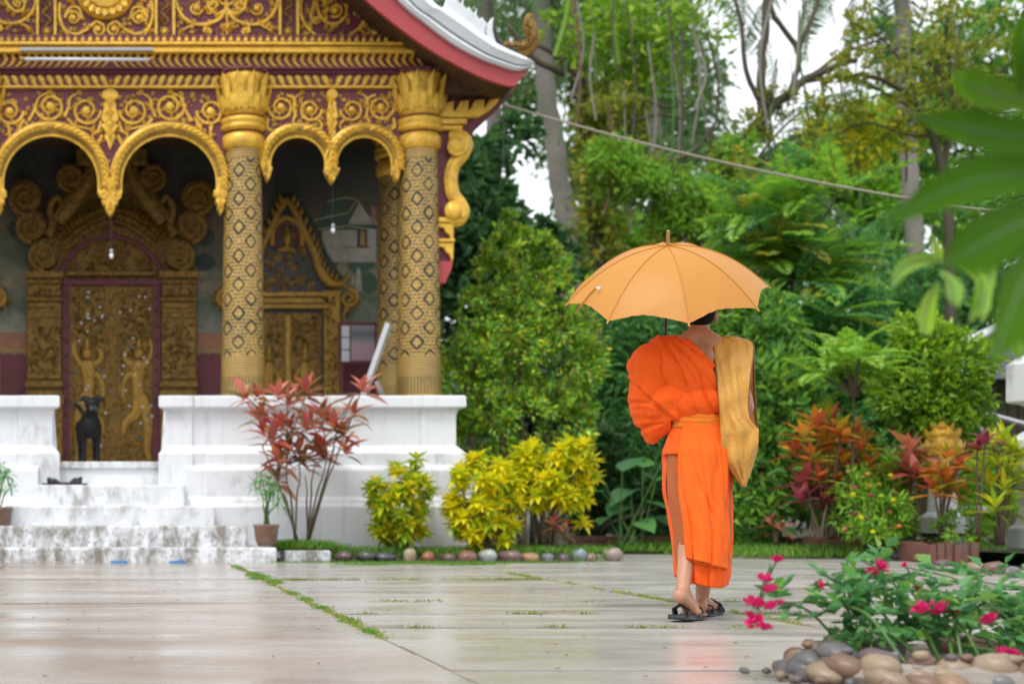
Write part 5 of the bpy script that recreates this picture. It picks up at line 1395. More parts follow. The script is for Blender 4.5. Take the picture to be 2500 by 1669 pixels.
LF = {'yellow': 1.6, 'yellowgreen': 1.6, 'red': 1.6, 'flame': 1.75, 'purple': 1.6, 'pink': 1.3, 'plumeria': .9, 'mango': 1.15, 'grass': 1.5, 'moss': 1.4, 'lime': 1.25, 'rose_leaf': 1.7, 'dark': 2.2, 'hedge': 2.9, 'palm': 2.3, 'olive': 2.0, 'teal': 2.3, 'mid': 2.2}
LM = {k_: [tuple(min(.85, c_ * LF.get(k_, 2.0)) for c_ in q_) for q_ in v_] for k_, v_ in LM.items()}
for k_, v_ in LM.items(): M[k_] = leafmat('leaf_' + k_, v_, .40 if k_ not in ('plumeria',) else .7, .42 if k_ not in ('plumeria',) else .4, .45 if k_ != 'plumeria' else .06)

def rosette(tip, n, L, wd, mat, el=(-.2, 1.3), droop=.25, axis=None):
    az = np.arange(n) * 2.399 + rng.uniform(0, 6); e = np.linspace(el[0], el[1], n) + rng.normal(size=n) * .12
    d = np.stack([np.cos(az) * np.cos(e), np.sin(az) * np.cos(e), np.sin(e)], 1)
    if axis is not None: d = unit(d + np.array(axis) * .5)
    nr = unit(np.cross(np.cross(d, np.array([0, 0, 1.]) + 1e-3), d))
    Ls = L * rng.uniform(.75, 1.15, n) * np.interp(np.linspace(0, 1, n), [0, .7, 1], [1, 1, .65])
    pos = np.tile(np.array(tip, float), (n, 1)) - np.array([0, 0, 1.]) * (np.linspace(.10, 0, n) * L)[:, None]
    return pos, d, nr, Ls
def stems(parent, base, tips, r, mat='stem', spread=.06, fork=.35):
    for tp in tips:
        a = Vector(base) + Vector((random.uniform(-1, 1) * spread, random.uniform(-1, 1) * spread, 0)); b_ = Vector(tp)
        m1 = a.lerp(b_, fork); m1.z += .06; m2 = a.lerp(b_, .7); m2 += Vector((random.uniform(-.04, .04), random.uniform(-.04, .04), .03))
        MB().tube(smooth_line([tuple(a), tuple(m1), tuple(m2), tuple(b_)], 3), list(np.linspace(r, r * .5, 10)), 6).build('stem', mat, parent, smooth=True)

# leaf with real outline for plants whose leaves are picked out one by one
def single_leaf(mat, L=1., w=.2, bend=.35, n=7, fold=.25, tipw=.75):
    """leaf along +x, width in y, bending down (-z); unit length"""
    vs = []; fs_ = []
    for i in range(n):
        t = i / (n - 1); x = t * L; z = -bend * t * t * L
        ww = w * L * (math.sin(PI * min(1, t ** tipw * .97 + .03)) ** .9) + .004 * L
        vs += [(x, -ww, z + ww * fold), (x, 0, z), (x, ww, z + ww * fold)]
    for i in range(n - 1): fs_ += [(3 * i, 3 * i + 1, 3 * i + 4, 3 * i + 3), (3 * i + 1, 3 * i + 2, 3 * i + 5, 3 * i + 4)]
    return MB().add(vs, fs_).mesh('leaf', mat, True)
LEAFY = {}
def leaves_as_parts(parent, tips, nper, L, w, mat, el=(-.2, 1.2)):
    if mat not in LEAFY: LEAFY[mat] = [single_leaf(mat, 1, w, b_) for b_ in (.18, .32, .48)]
    for tp in tips:
        for k in range(nper):
            az = k * 2.4 + random.uniform(0, .6); e = el[0] + (el[1] - el[0]) * (k + .5) / nper + random.uniform(-.15, .15)
            l = L * random.uniform(.75, 1.2) * (1 if k < nper * .7 else .75)
            p = Vector(tp) - Vector((0, 0, (1 - k / nper) * .10))
            link('leaf', random.choice(LEAFY[mat]), parent, p, rot=Euler((random.uniform(-.3, .3), -e, az), 'XYZ'), scale=l)

# ================================================================== planting beside the temple
BED = .10
# low masonry edge and the grassy mound by the stair
kb = thing('kerb_block', 'stained white kerb block holding the grass mound by the stair', 'kerb', P(745, 1368, 14.62))
MB().box((PX(695, 14.62), 14.62, -.02), (PX(808, 14.62), 14.95, .115)).build('block', 'plaster_old', kb, bevel=.012)
soil = MB()
nx, ny = 60, 10
vs = []
for j in range(ny + 1):
    for i in range(nx + 1):
        x = PX(690, 15) + (PX(1480, 15) - PX(690, 15)) * i / nx; y = 14.72 + (16.8 if x > 3.9 else 15.6) * 0 + (j / ny) * (.85 if x < 3.9 else 2.6)
        e = min(1, j / 2) * min(1, (nx - i) / 6)
        vs.append((x, y, -.02 + (BED + .02 + .02 * math.sin(x * 9) + .05 * math.exp(-((x - 2.0) ** 2) / .1)) * e))
bed = soil.add(vs, [(j * (nx + 1) + i, j * (nx + 1) + i + 1, (j + 1) * (nx + 1) + i + 1, (j + 1) * (nx + 1) + i) for j in range(ny) for i in range(nx)]).build('flower_bed', 'ground', smooth=True)
tag(bed, kind='structure')
def grass(name, spots, n, h, mat, label=None, zf=lambda x, y: 0.0, lean=.5):
    """spots: (px, py-or-Z, Y, rx m, ry m) patches"""
    P0 = []
    for (x, y, rx, ry), k in zip(spots, rng.multinomial(n, [1 / len(spots)] * len(spots))):
        q = rng.normal(size=(k, 2)) * .5; P0.append(np.stack([x + q[:, 0] * rx, y + q[:, 1] * ry, np.zeros(k)], 1))
    p = np.concatenate(P0); p[:, 2] = [zf(a, c) for a, c, _ in p]
    d = unit(rng.normal(size=p.shape) * lean + np.array([0, 0, 1.])); nr = rnd(len(p)); L = h * rng.uniform(.5, 1.2, len(p))
    return link(name, leaf_mesh(name, p, d, nr, L, L * .10 + .003, mat, .2), None, kind='stuff', label=label)
bedz = lambda x, y: BED * min(1, max(0, (y - 14.70) * 8)) - .01
grass('grass_mound', [(PX(700, 14.9), 14.9, .16, .12), (PX(760, 14.85), 14.86, .25, .12), (PX(730, 15), 15.0, .25, .15)], 4200, .10, 'grass', zf=lambda x, y: .12)
grass('bed_grass', [(PX(x, 15), 14.9 + .1 * math.sin(x), .30, .14) for x in range(800, 1460, 40)] + [(PX(x, 15.1), 15.3, .3, .25) for x in range(1250, 1460, 30)], 6000, .075, 'grass', zf=bedz)
grass('pavement_grass', [(PX(x, 13.9), 13.95 + .12 * math.sin(x * .7), .22, .06) for x in range(860, 1200, 26)] + [(PX(x, 14.3), 14.3, .3, .03) for x in range(700, 1400, 40)], 5200, .035, 'grass', lean=1.2)
# weeds and moss rooted in the open joints
js = []
for k in range(70): y = rng.uniform(6.2, 13.6); js.append((1.24 + rng.normal() * .010, y, .028, .10))
for k in range(40): y = rng.uniform(6.3, 12.6); js.append((3.46 + rng.normal() * .01, y, .03, .12))
for k in range(36): js.append((rng.uniform(1.3, 3.4), 11.14, .10, .012))
for k in range(16): js.append((rng.uniform(1.2, 5.0), rng.choice([6.9, 7.74, 8.7]), .10, .010))
for k in range(30): js.append((rng.uniform(4.2, 8), rng.choice([8.7, 9.85]), .14, .014))
grass('joint_weeds', js, 9000, .022, 'moss', lean=1.3)
grass('joint_grass', [(1.26 + rng.normal() * .04, rng.uniform(10.6, 12.3), .06, .12) for k in range(12)] + [(1.24, y, .05, .10) for y in (13.3, 12.9, 9.4, 8.8, 8.1, 7.2, 6.6)], 2400, .03, 'grass', lean=1.2)

# edging stones
def stone_mesh(seed):
    r_ = np.random.default_rng(seed); mb = MB().ball((0, 0, 0), 1, 12, 8); V = np.array(mb.v)
    ph = r_.uniform(0, 6, 6)
    k = 1 + .10 * np.sin(V[:, 0] * 2.3 + ph[0]) + .08 * np.sin(V[:, 1] * 2.9 + ph[1]) + .08 * np.sin(V[:, 2] * 2.5 + ph[2]) + .05 * np.sin(V[:, 0] * 5 + V[:, 2] * 4 + ph[3])
    mb.v = [tuple(x) for x in V * k[:, None]]; return mb.mesh('stone', 'stone', True)
STN = [stone_mesh(i) for i in range(9)]
for i, (x, w, h, c, lab) in enumerate(((838, 24, 15, (.12, .075, .07), 'purple-brown river stone next to the stained kerb block'), (892, 25, 16, (.075, .085, .07), 'dark green-grey river stone between purple-brown and slate ones'),
        (942, 25, 14, (.06, .065, .075), 'dark slate river stone in front of the lone shrub'), (1001, 18, 17, (.34, .26, .17), 'small tan river stone under the lone yellow-green shrub'), (1047, 22, 13, (.28, .12, .06), 'orange-brown river stone beside the tan one'),
        (1094, 20, 14, (.12, .08, .06), 'dull dark brown river stone below the dense yellow shrub'), (1142, 26, 16, (.22, .11, .075), 'reddish-brown river stone below the dense yellow shrub'), (1188, 24, 17, (.30, .32, .30), 'pale grey-green river stone in the shrub bed edging'),
        (1242, 30, 16, (.16, .095, .085), 'widest mauve-brown river stone in the shrub bed edging'), (1292, 24, 15, (.33, .20, .10), 'light tan-orange river stone past the mauve-brown one'), (1336, 18, 12, (.16, .17, .19), 'small grey-blue river stone beneath the tall yellow shrub'),
        (1376, 16, 12, (.11, .075, .09), 'small purple-grey river stone by the pink-leaved plant'), (1413, 17, 17, (.20, .24, .28), 'upright blue-grey river stone by the grass patch'), (1446, 17, 12, (.22, .14, .10), 'small brown river stone near the end of the edging'), (1494, 22, 18, (.27, .22, .18), 'pale-topped brown stone ending the shrub bed edging'))):
    Y = 14.66 + (.12 if x > 1400 else 0); s_ = Y / F
    me_ = STN[x % 9].copy(); me_.materials.clear(); me_.materials.append(paint('stone_tint_%d' % i, c, .32, 0, .25, 14, 30, .25, dirt=tuple(q * .45 for q in c), dscale=11, damt=.6))
    link('river_stone', me_, None, (PX(x, Y), Y, h * s_ * .75), rot=(0, 0, x * .7), scale=(w * s_, w * s_ * .8, h * s_), label=lab, cat='stone', group='stones edging the shrub bed')

# red-leaved shrub
def shrub_base(name, label, cat, px, py, Y, group=None): return thing(name, label, cat, P(px, py, Y), group)
red = shrub_base('red_cordyline', 'tall red-leaved shrub on bare grey stems in front of the white parapet', 'shrub', 735, 1318, 14.95)
tips = []
for (x, y, n_) in ((612, 960, 2), (640, 1000, 2), (690, 965, 2), (735, 950, 2), (770, 960, 1), (800, 1000, 2), (650, 1060, 2), (700, 1040, 2), (760, 1030, 2), (820, 1040, 2), (850, 1010, 1), (665, 1110, 2), (720, 1100, 2), (790, 1090, 2), (840, 1080, 1), (690, 1150, 1), (750, 1130, 1), (870, 950, 1)):
    for k in range(n_): tips.append(P(x + random.uniform(-18, 18), y + random.uniform(-14, 14), 14.95 + random.uniform(-.35, .35)))
low_t = [(675, 1150), (700, 1130), (730, 1120), (745, 1160), (770, 1130), (800, 1110), (840, 1060), (866, 960), (640, 1090)]
for (x, y) in low_t:
    bx = 722 if x < 745 else 752
    bs = P(bx, 1318, 14.95)
    stems(red, bs, [P(x, y, 14.95 + random.uniform(-.2, .2))], .012, 'stem', .02, .5)
for tp in tips:
    j = P(*random.choice(low_t), 14.95); MB().tube([j.lerp(tp, .0), j.lerp(tp, .6) + Vector((0, 0, -.03)), tp], [.008, .006, .005], 5).build('twig', 'stem', red)
leaves_as_parts(red, tips, 9, .26, .18, 'red', (-.2, 1.4))

# yellow shrubs
def croton(label, px, Y, tips_px, mat, py0=1345, L=.15):
    o = shrub_base('croton_shrub', label, 'shrub', px, py0, Y, 'yellow shrubs by the parapet')
    tp = [P(x, y, Y + dy) for x, y, dy in tips_px]
    stems(o, P(px, py0, Y), tp[::4], .012, 'stem', .08)
    for t_ in tp:
        p, d, nr, Ls = rosette(t_, 22, L, .04, mat, (-.75, 1.25))
        o0 = np.array(org(o)); link('leaf_cluster', leaf_mesh('leaf_cluster', p - o0, d, nr, Ls, Ls * .46, M[mat], .10), o, org(o))
def fill(px, w, tops, y1, n, seed):
    r_ = random.Random(seed); o = []
    while len(o) < n:
        u_ = r_.uniform(-1, 1); v_ = r_.random()
        top = np.interp(u_, *zip(*tops)); y = top + (y1 - top) * v_
        wy = w * (1 - .45 * max(0, v_ - .55) / .45)
        o.append((px + u_ * wy, y, r_.uniform(-1, 1) * .28 * math.sqrt(max(0, 1 - u_ * u_))))
    return o
croton('low yellow-green shrub standing alone before the white wall', 978, 14.95, fill(978, 74, [(-1, 1190), (-.5, 1150), (-.25, 1105), (0, 1165), (.3, 1110), (.55, 1120), (.75, 1160), (1, 1210)], 1320, 58, 1), 'yellowgreen')
croton('dense yellow shrub at the end corner of the white wall', 1182, 14.95, fill(1182, 84, [(-1, 1190), (-.6, 1120), (-.2, 1110), (.3, 1125), (.7, 1130), (1, 1200)], 1325, 78, 2), 'yellow')
croton('taller open yellow shrub with bare lower stems beside the hedge', 1335, 15.2, fill(1345, 108, [(-1, 1140), (-.6, 1085), (-.2, 1075), (.2, 1070), (.6, 1058), (1, 1090)], 1235, 84, 3) + [(1420 + random.uniform(-20, 20), random.uniform(1150, 1280), 0) for _ in range(8)], 'yellow', 1330)

# potted plants
def potted(label, px, py0, Y, top, k=1.0, zb=None):
    b0 = P(px, py0, Y); o = thing('potted_plant', label, 'potted plant', b0)
    s_ = Y / F * k
    MB().lathe((b0.x, b0.y), [(21 * s_, b0.z), (27 * s_, b0.z + 18 * s_), (30 * s_, b0.z + 44 * s_), (33 * s_, b0.z + 49 * s_), (32 * s_, b0.z + 53 * s_), (27 * s_, b0.z + 52 * s_), (25 * s_, b0.z + 44 * s_)], 22).build('pot', 'clay', o, smooth=True)
    MB().lathe((b0.x, b0.y), [(26 * s_, b0.z + 43 * s_), (2 * s_, b0.z + 46 * s_)], 14).build('soil', 'soil', o)
    tips = [P(px + dx, top + dy, Y + random.uniform(-.08, .08)) for dx, dy in ((-28, 20), (-12, 0), (6, 8), (22, 26), (-2, 45), (30, 60), (14, 30))]
    stems(o, (b0.x, b0.y, b0.z + 44 * s_), tips, .010, 'stem_green', .03)
    for t_ in tips:
        p, d, nr, Ls = rosette(t_, 13, .17, .02, 'bamboo', (-.5, 1.2)); o0 = np.array(org(o))
        link('leaf_cluster', leaf_mesh('leaf_cluster', p - o0, d, nr, Ls, Ls * .15, 'bamboo', .35), o, org(o))
    return o
potted('slender green bamboo plant in a brown clay pot on the bottom step', 650, 1332, 14.55, 1165)
potted('leafy green plant in a pot beside the stair, half out of view', -4, 1295, 15.0, 1130, 1.1)
# small pink-leaved plants in the bed
for (x, y, Y, lab) in ((1362, 1335, 14.95, 'small pink-leaved plant under the tall yellow shrub'), (1890, 1330, 16.0, 'small reddish plant at the foot of the green thicket')):
    o = shrub_base('pink_cordyline', lab, 'plant', x, y, Y)
    tp = [P(x - 8, y - 66, Y), P(x + 18, y - 50, Y)]; stems(o, P(x, y, Y), tp, .012, 'stem', .02)
    leaves_as_parts(o, tp, 9, .17, .16, 'pink', (-.3, 1.2))

# ================================================================== clipped hedge shrub beside the temple
hd = shrub_base('hedge_shrub', 'large clipped light-green hedge shrub beside the temple', 'shrub', 1280, 1330, 17)
HB = [(1270, 660, 17, 105, 95), (1330, 740, 17, 120, 110), (1215, 800, 17, 115, 110), (1300, 880, 17, 165, 130), (1190, 930, 17, 115, 120), (1375, 900, 17, 80, 120), (1290, 1040, 17, 150, 120), (1180, 1090, 17, 80, 110), (1385, 1030, 17, 65, 85), (1180, 760, 17, 60, 60), (1400, 800, 17, 50, 60), (1240, 600, 17, 60, 50), (1115, 960, 17.6, 60, 120)]
crown(hd, HB, 15000, .072, 'hedge', aspect=.55, clump=40, spread=.07, shell=.86, up=.7)
crown(hd, HB, 9000, .075, 'hedge', 'inner_foliage', aspect=.5, clump=24, spread=.12, shell=.55, up=.7)
crown(hd, [(1268, 585, 17, 30, 40), (1250, 548, 17, 14, 30), (1335, 610, 17, 20, 40), (1210, 640, 17, 25, 30), (1360, 650, 17, 18, 30)], 900, .075, 'lime', 'shoots', aspect=.5)
limbs(hd, [([(1275, 1340, 17), (1280, 1150, 17), (1270, 950, 17), (1280, 700, 17)], 11, 4), ([(1320, 1335, 17), (1330, 1150, 17), (1350, 950, 17)], 9, 4), ([(1240, 1335, 17), (1230, 1100, 17), (1200, 900, 17)], 9, 4), ([(1300, 1335, 17.2), (1305, 1100, 17.2), (1320, 800, 17.2)], 8, 4)], 'stem')

# ================================================================== thicket behind the walking figure
def bush(name, label, px, py0, Y, blobs, n, size, mat, aspect=.5, cat='shrub', stem_=True, group=None, **k):
    o = shrub_base(name, label, cat, px, py0, Y, group)
    crown(o, blobs, n, size, mat, 'crown', aspect, **k)
    if stem_:
        limbs(o, [([(px + dx, py0, Y), (px + dx * 1.5, py0 - (py0 - b_[1]) * .5, b_[2]), (b_[0], b_[1], b_[2])], 6, 2.5) for dx, b_ in zip((-12, 0, 14, 24), blobs)], 'stem')
    return o
bush('thicket_shrub', 'dark blue-green thicket shrub between the hedge and the walking figure', 1540, 1330, 19.5, [(1520, 800, 19.5, 110, 120), (1560, 930, 19.5, 120, 130), (1510, 1030, 19.6, 90, 110), (1600, 1090, 19, 100, 120), (1620, 820, 20, 110, 110)], 9000, .15, 'teal', .32)
bush('thicket_shrub', 'mid-green thicket shrub just past the gold bag', 1860, 1335, 17.5, [(1840, 820, 17.5, 100, 110), (1870, 980, 17, 110, 120), (1830, 1130, 16.8, 110, 120), (1800, 1240, 16.6, 110, 80), (1920, 1180, 17, 90, 100), (1930, 1010, 17.2, 80, 90)], 9500, .14, 'mid', .38)
bush('thicket_shrub', 'deep green shrub with scattered white blossoms under the feathery tree', 2040, 1320, 18.5, [(2040, 800, 18.5, 130, 90), (2080, 900, 18.3, 120, 90), (1990, 880, 18.5, 90, 90), (2120, 1000, 18, 120, 90), (2000, 1020, 18, 110, 80), (2080, 1120, 18, 130, 90)], 9000, .15, 'teal', .42)
wf = thing('white_blossom', 'pair of white blossoms in the deep green shrub', 'flower', P(2050, 744, 17.8))
for (x, y) in ((2046, 743), (2070, 756), (1955, 735)):
    mb = MB(); c = P(x, y, 17.75)
    for k in range(5): a = k * 2 * PI / 5; mb.ball((c.x + .018 * math.cos(a), c.y, c.z + .018 * math.sin(a)), (.016, .008, .016), 7, 5)
    mb.build('petals', 'tube', wf, smooth=True)
bush('round_shrub', 'rounded bright yellow-green shrub in front of the tiled roof', 2270, 1310, 16, [(2250, 840, 16, 80, 70), (2310, 900, 16, 105, 90), (2230, 930, 16, 90, 100), (2330, 980, 16, 80, 70), (2270, 1020, 16, 90, 70)], 8000, .085, 'lime', .5, shell=.7)
crown(bpy.data.objects['round_shrub'], [(2270, 940, 16.2, 110, 110), (2300, 1040, 16.1, 100, 70)], 3000, .09, 'mid', 'inner_foliage')
bush('thicket_shrub', 'low dark undergrowth shrub at the shaded bed behind the yellow shrubs', 1450, 1330, 18.8, [(1450, 1120, 18.8, 90, 80), (1430, 1240, 18.6, 80, 60), (1560, 1240, 18.6, 70, 70), (1640, 1230, 18, 60, 90)], 4200, .16, 'dark', .42)
# big-leaved taro clump
taro = shrub_base('taro_plant', 'clump of broad glossy taro leaves beside the orange robe', 'plant', 1540, 1335, 17.2)
tl_ = [single_leaf('teal', 1, .42, b_, 9, .22, .6) for b_ in (.15, .3)]
for (x, y, s_, az, el) in ((1455, 1135, .42, 2.6, .5), (1520, 1150, .40, .4, .6), (1540, 1195, .38, 3.6, -.3), (1520, 1235, .36, 3.9, -.2), (1580, 1225, .36, 5.4, -.2), (1600, 1175, .34, 5.8, .3), (1560, 1270, .34, 4.9, -.3), (1605, 1260, .30, 5.2, -.4), (1485, 1260, .30, 4.0, -.2), (1620, 1120, .32, 5.9, .4), (1470, 1200, .34, 3.4, .1), (1570, 1140, .32, 1.2, .4)):
    p = P(x, y, 17.2 + random.uniform(-.2, .2)); link('leaf', random.choice(tl_), taro, p, rot=Euler((random.uniform(-.3, .3), -el, az), 'XYZ'), scale=s_)
    MB().tube([P(1540 + random.uniform(-30, 30), 1330, 17.2), p], .009, 5).build('stem', 'stem_green', taro)
# low dark wall of old brick behind the path
ow = thing('old_wall', 'low dark mossy brick footing behind the path in the shade', 'wall', P(1500, 1345, 17.6))
for r_i in range(3):
    for k in range(22):
        x0 = PX(1385, 17.6) + k * .098 + (r_i % 2) * .05
        if x0 > PX(1840, 17.6): break
        MB().box((x0, 17.6 + random.uniform(0, .012), r_i * .065 + .002 * r_i), (x0 + .092, 17.78, r_i * .065 + .062)).build('brick', 'brick', ow)

# ================================================================== feathery-leaved tree and its smaller sister
def feather(label, px, py0, Y, cpx, cpy, nf, L, ll, lw, spread, mats, elr=(-.2, 1.2), name='feather_tree', trunk=9, cat='tree'):
    o = shrub_base(name, label, cat, px, py0, Y)
    cs = {m_: [] for m_ in mats}
    heads = []
    for k in range(nf):
        hx, hy = cpx + rng.normal() * spread[0], cpy + rng.normal() * spread[1]
        hd_ = np.array(P(hx, hy, Y + rng.normal() * .35)); heads.append(hd_)
        m_ = len(mats)
        for q in range(7):
            az = rng.uniform(0, 2 * PI); el = rng.uniform(*elr)
            cs[mats[int(rng.integers(0, m_))]].append(arc(hd_, az, el, L * rng.uniform(.7, 1.15), rng.uniform(.3, 1.0)))
    for m_, c in cs.items():
        if c: link('foliage', frond_mesh('foliage', [q - np.array(org(o)) for q in c], 15, ll, lw, m_, .2), o, org(o))
    limbs(o, [([(px, py0, Y), (px + (cpx - px) * .4, py0 + (cpy - py0) * .5, Y), (cpx, cpy + 40, Y)], trunk, trunk * .5)], 'bark')
    for h_ in heads[:10]: MB().tube([P(cpx, cpy + 40, Y), Vector(h_)], [.03, .012], 5).build('branch', 'bark', o)
    return o
feather('feathery-leaved tree with orange young tips rising past the umbrella', 1900, 1318, 18.6, 1935, 620, 24, .95, .20, .06, (85, 85), ('fresh', 'fresh', 'mid', 'olive', 'teal'))
feather('young feathery plant with spreading yellow-tipped fronds above the orange cordyline', 2080, 1310, 15.2, 2085, 925, 8, .62, .13, .042, (40, 40), ('fresh', 'lime'), (-.1, .9), 'feather_plant', 5, 'plant')

# ================================================================== garden bed with coloured plants
gb = MB().add([(PX(1850, 17.4), 18.5, -.02), (PX(1880, 17.2), 17.3, .10), (PX(2010, 16.3), 16.3, .10), (PX(2180, 15.6), 15.6, .10), (PX(2270, 14.9), 14.9, .11), (PX(2520, 14.0), 14.0, .11), (14, 14, .11), (14, 40, .11), (4, 40, .02), (4.5, 18.6, -.01)], [tuple(range(10))]).build('garden_bed', 'ground')
tag(gb, kind='structure')
brickm = [MB().box((-.034, -.055, 0), (.034, .055, .19 + .012 * i)).mesh('brick', 'brick') for i in range(3)]
segs = [((1884, 17.2), (2012, 17.0), 'weathered brick-on-end border at the start of the garden bed by the path'), ((2014, 16.2), (2176, 16.1), 'weathered brick-on-end border below the orange cordyline'), ((2150, 15.6), (2262, 15.55), 'weathered brick-on-end border below the pink flowers'), ((2268, 14.5), (2372, 14.45), 'short brick-on-end border with stones along its foot')]
for (xa, ya), (xb, yb), lab in segs:
    a, b_ = P(xa, CY, ya), P(xb, CY, yb); a.z = b_.z = 0
    o = thing('brick_border', lab, 'border', a, 'brick borders of the garden bed')
    n_ = max(2, int((b_ - a).length / .072))
    for k in range(n_ + 1): link('brick', brickm[(k * 7) % 3], o, a.lerp(b_, k / n_) + Vector((0, random.uniform(-.012, .012), -.01)), rot=(random.uniform(-.05, .05), random.uniform(-.04, .04), random.uniform(-.06, .06)))
    for k in range(6): link('brick', brickm[k % 3], o, (a.x - .01 + k * .002, a.y + .07 + k * .072, -.01), rot=(0, 0, PI / 2))
for i, (x, y, w, h) in enumerate(((1942, 1342, 26, 17), (1968, 1346, 18, 14), (2005, 1345, 18, 14), (2195, 1356, 20, 16), (2222, 1352, 26, 17), (2250, 1362, 22, 14), (2300, 1373, 24, 9), (2100, 1358, 12, 7), (2380, 1386, 26, 16), (2425, 1388, 24, 18), (2470, 1392, 30, 20), (2360, 1384, 20, 12), (1810, 1348, 12, 8), (1865, 1344, 14, 9))):
    Y = F * .585 / (y - CY + h * .4); s_ = Y / F
    link('garden_stone', STN[(i * 5) % 9], None, (PX(x, Y), Y, h * s_ * .6), rot=(0, 0, i), scale=(w * s_, w * s_ * .8, h * s_),
         label=('pale stone lying at the brick border where the garden bed starts' if 1900 < x < 2050 else 'tan stone lying against the brick border below the pink flowers' if 2050 <= x < 2290 else 'flat stone at the foot of the short brick border' if x < 2370 and x > 2000 else 'pale stone in the loose row leading to the white shrine' if x > 2000 else 'small stone at the edge of the paving below the green thicket'), cat='stone', group='stones along the garden bed')
def cordy(label, px, py0, Y, tips_px, mat, L=.30, n=10, w=.20, name='cordyline_shrub'):
    o = shrub_base(name, label, 'shrub', px, py0, Y)
    tp = [P(x + random.uniform(-6, 6), y, Y + random.uniform(-.25, .25)) for x, y in tips_px]
    stems(o, P(px, py0, Y), tp, .014, 'stem', .05); leaves_as_parts(o, tp, n, L, w, mat, (.0, 1.4)); return o
cordy('orange and green cordyline shrub with many leaf heads', 2025, 1310, 15.4, [(1960, 1060), (1990, 1030), (2030, 1020), (2065, 1060), (2090, 1050), (1980, 1110), (2020, 1090), (2060, 1120), (2095, 1110), (2110, 1080), (2000, 1160), (2040, 1170), (2080, 1165), (1945, 1095), (2050, 1045), (2010, 1060), (2120, 1130)], 'flame', .26, 14, .17)
cordy('dark purple cordyline below the orange one', 1990, 1312, 15.2, [(1965, 1170), (1990, 1200), (2020, 1215), (1960, 1210)], 'purple', .30, 9)
cordy('slim red cordyline on bare stalks beside the gilded lotus', 2228, 1308, 15.0, [(2222, 1090), (2240, 1115), (2212, 1130), (2236, 1150), (2200, 1160), (2250, 1165)], 'red', .28, 13, .13)
cordy('coral-orange cordyline in front of the gilded lotus pedestal', 2300, 1320, 14.8, [(2290, 1140), (2310, 1110), (2330, 1150), (2285, 1190), (2320, 1190), (2305, 1165), (2340, 1120), (2275, 1150)], 'flame', .25, 13, .17)
cordy('yellow-green narrow-leaved croton by the white shrine', 2440, 1330, 14.6, [(2420, 1080), (2445, 1060), (2470, 1090), (2400, 1130), (2435, 1120), (2465, 1140), (2485, 1110), (2410, 1180), (2445, 1180), (2480, 1170), (2430, 1230), (2465, 1230)], 'yellowgreen', .27, 13, .09, 'croton_shrub')
cordy('drooping dark red amaranth among the yellow croton', 2395, 1322, 14.5, [(2392, 1085), (2400, 1070)], 'purple', .22, 9, .10, 'amaranth_plant')
fh = shrub_base('flowering_herbs', 'loose patch of flowering herbs with pink and orange blooms inside the brick border', 'plants', 2120, 1310, 15.0)
crown(fh, [(2100, 1230, 15.2, 70, 80), (2160, 1260, 15, 70, 60), (2140, 1180, 15.4, 60, 60), (2180, 1210, 15.4, 40, 60), (2350, 1290, 14.7, 60, 40), (2400, 1270, 14.8, 40, 50)], 4200, .07, 'fresh', 'foliage', .35)
bl = MB().ball((0, 0, 0), (.028, .028, .02), 8, 5); blm = [bl.mesh('bloom', m_, True) for m_ in ('pink', 'flame', 'yellow')]
for k in range(34): link('bloom', blm[k % 3], fh, P(rng.uniform(2060, 2200), rng.uniform(1150, 1300), 14.7 + rng.random() * .5))
tag(fh, kind='stuff')
grass('garden_grass', [(PX(x, 15.8), 15.8 + .3 * math.sin(x), .5, .4) for x in range(1760, 2500, 40)] + [(PX(x, 17.2), 17.3, .4, .4) for x in range(1560, 1880, 40)], 8000, .14, 'grass', zf=lambda x, y: .02)

bush('low_shrub', 'low leafy shrub filling the bed behind the gilded lotus', 2300, 1310, 17.2, [(2220, 1190, 17.2, 90, 70), (2330, 1170, 17.2, 90, 80), (2420, 1200, 17.2, 80, 80), (2280, 1260, 17, 130, 50), (2140, 1230, 17, 80, 60)], 4200, .12, 'fresh', .4, 'shrub', False)
# ---- gilded lotus on a white pedestal
lot = thing('lotus_finial', 'gilded lotus bud finial on a white pedestal in the garden', 'ornament', P(2300, 1300, 15.6))
c = P(2300, 1112, 15.6); s_ = 15.6 / F
MB().lathe((c.x, c.y), [(10 * s_, PZ(1300, 15.6)), (50 * s_, PZ(1300, 15.6)), (50 * s_, PZ(1262, 15.6)), (34 * s_, PZ(1250, 15.6)), (30 * s_, PZ(1180, 15.6)), (40 * s_, PZ(1150, 15.6)), (40 * s_, PZ(1130, 15.6)), (24 * s_, c.z)], 8).build('pedestal', 'plaster_worn', lot)
MB().lathe((c.x, c.y), [(18 * s_, c.z - .03), (38 * s_, c.z + 8 * s_), (40 * s_, c.z + 34 * s_), (30 * s_, c.z + 55 * s_), (10 * s_, c.z + 76 * s_), (2 * s_, c.z + 84 * s_)], 16).build('bud', 'gold_flat', lot, smooth=True)
pet = MB().add([(-.055, 0, 0), (0, -.02, -.01), (.055, 0, 0), (.065, -.03, .10), (0, -.055, .17), (-.065, -.03, .10), (0, -.05, .08)], [(0, 1, 6, 5), (1, 2, 3, 6), (6, 3, 4), (6, 4, 5)]).mesh('petal', 'gold')
for lay, (n_, r_, z_, sc) in enumerate(((11, 37, 2, 1.), (9, 28, 34, .95), (6, 16, 58, .7))):
    for k in range(n_):
        a = 2 * PI * (k + .5 * lay) / n_
        link('petal', pet, lot, (c.x + r_ * s_ * math.cos(a), c.y + r_ * s_ * math.sin(a), c.z + z_ * s_), rot=(.12 * lay, 0, a + PI / 2), scale=sc)
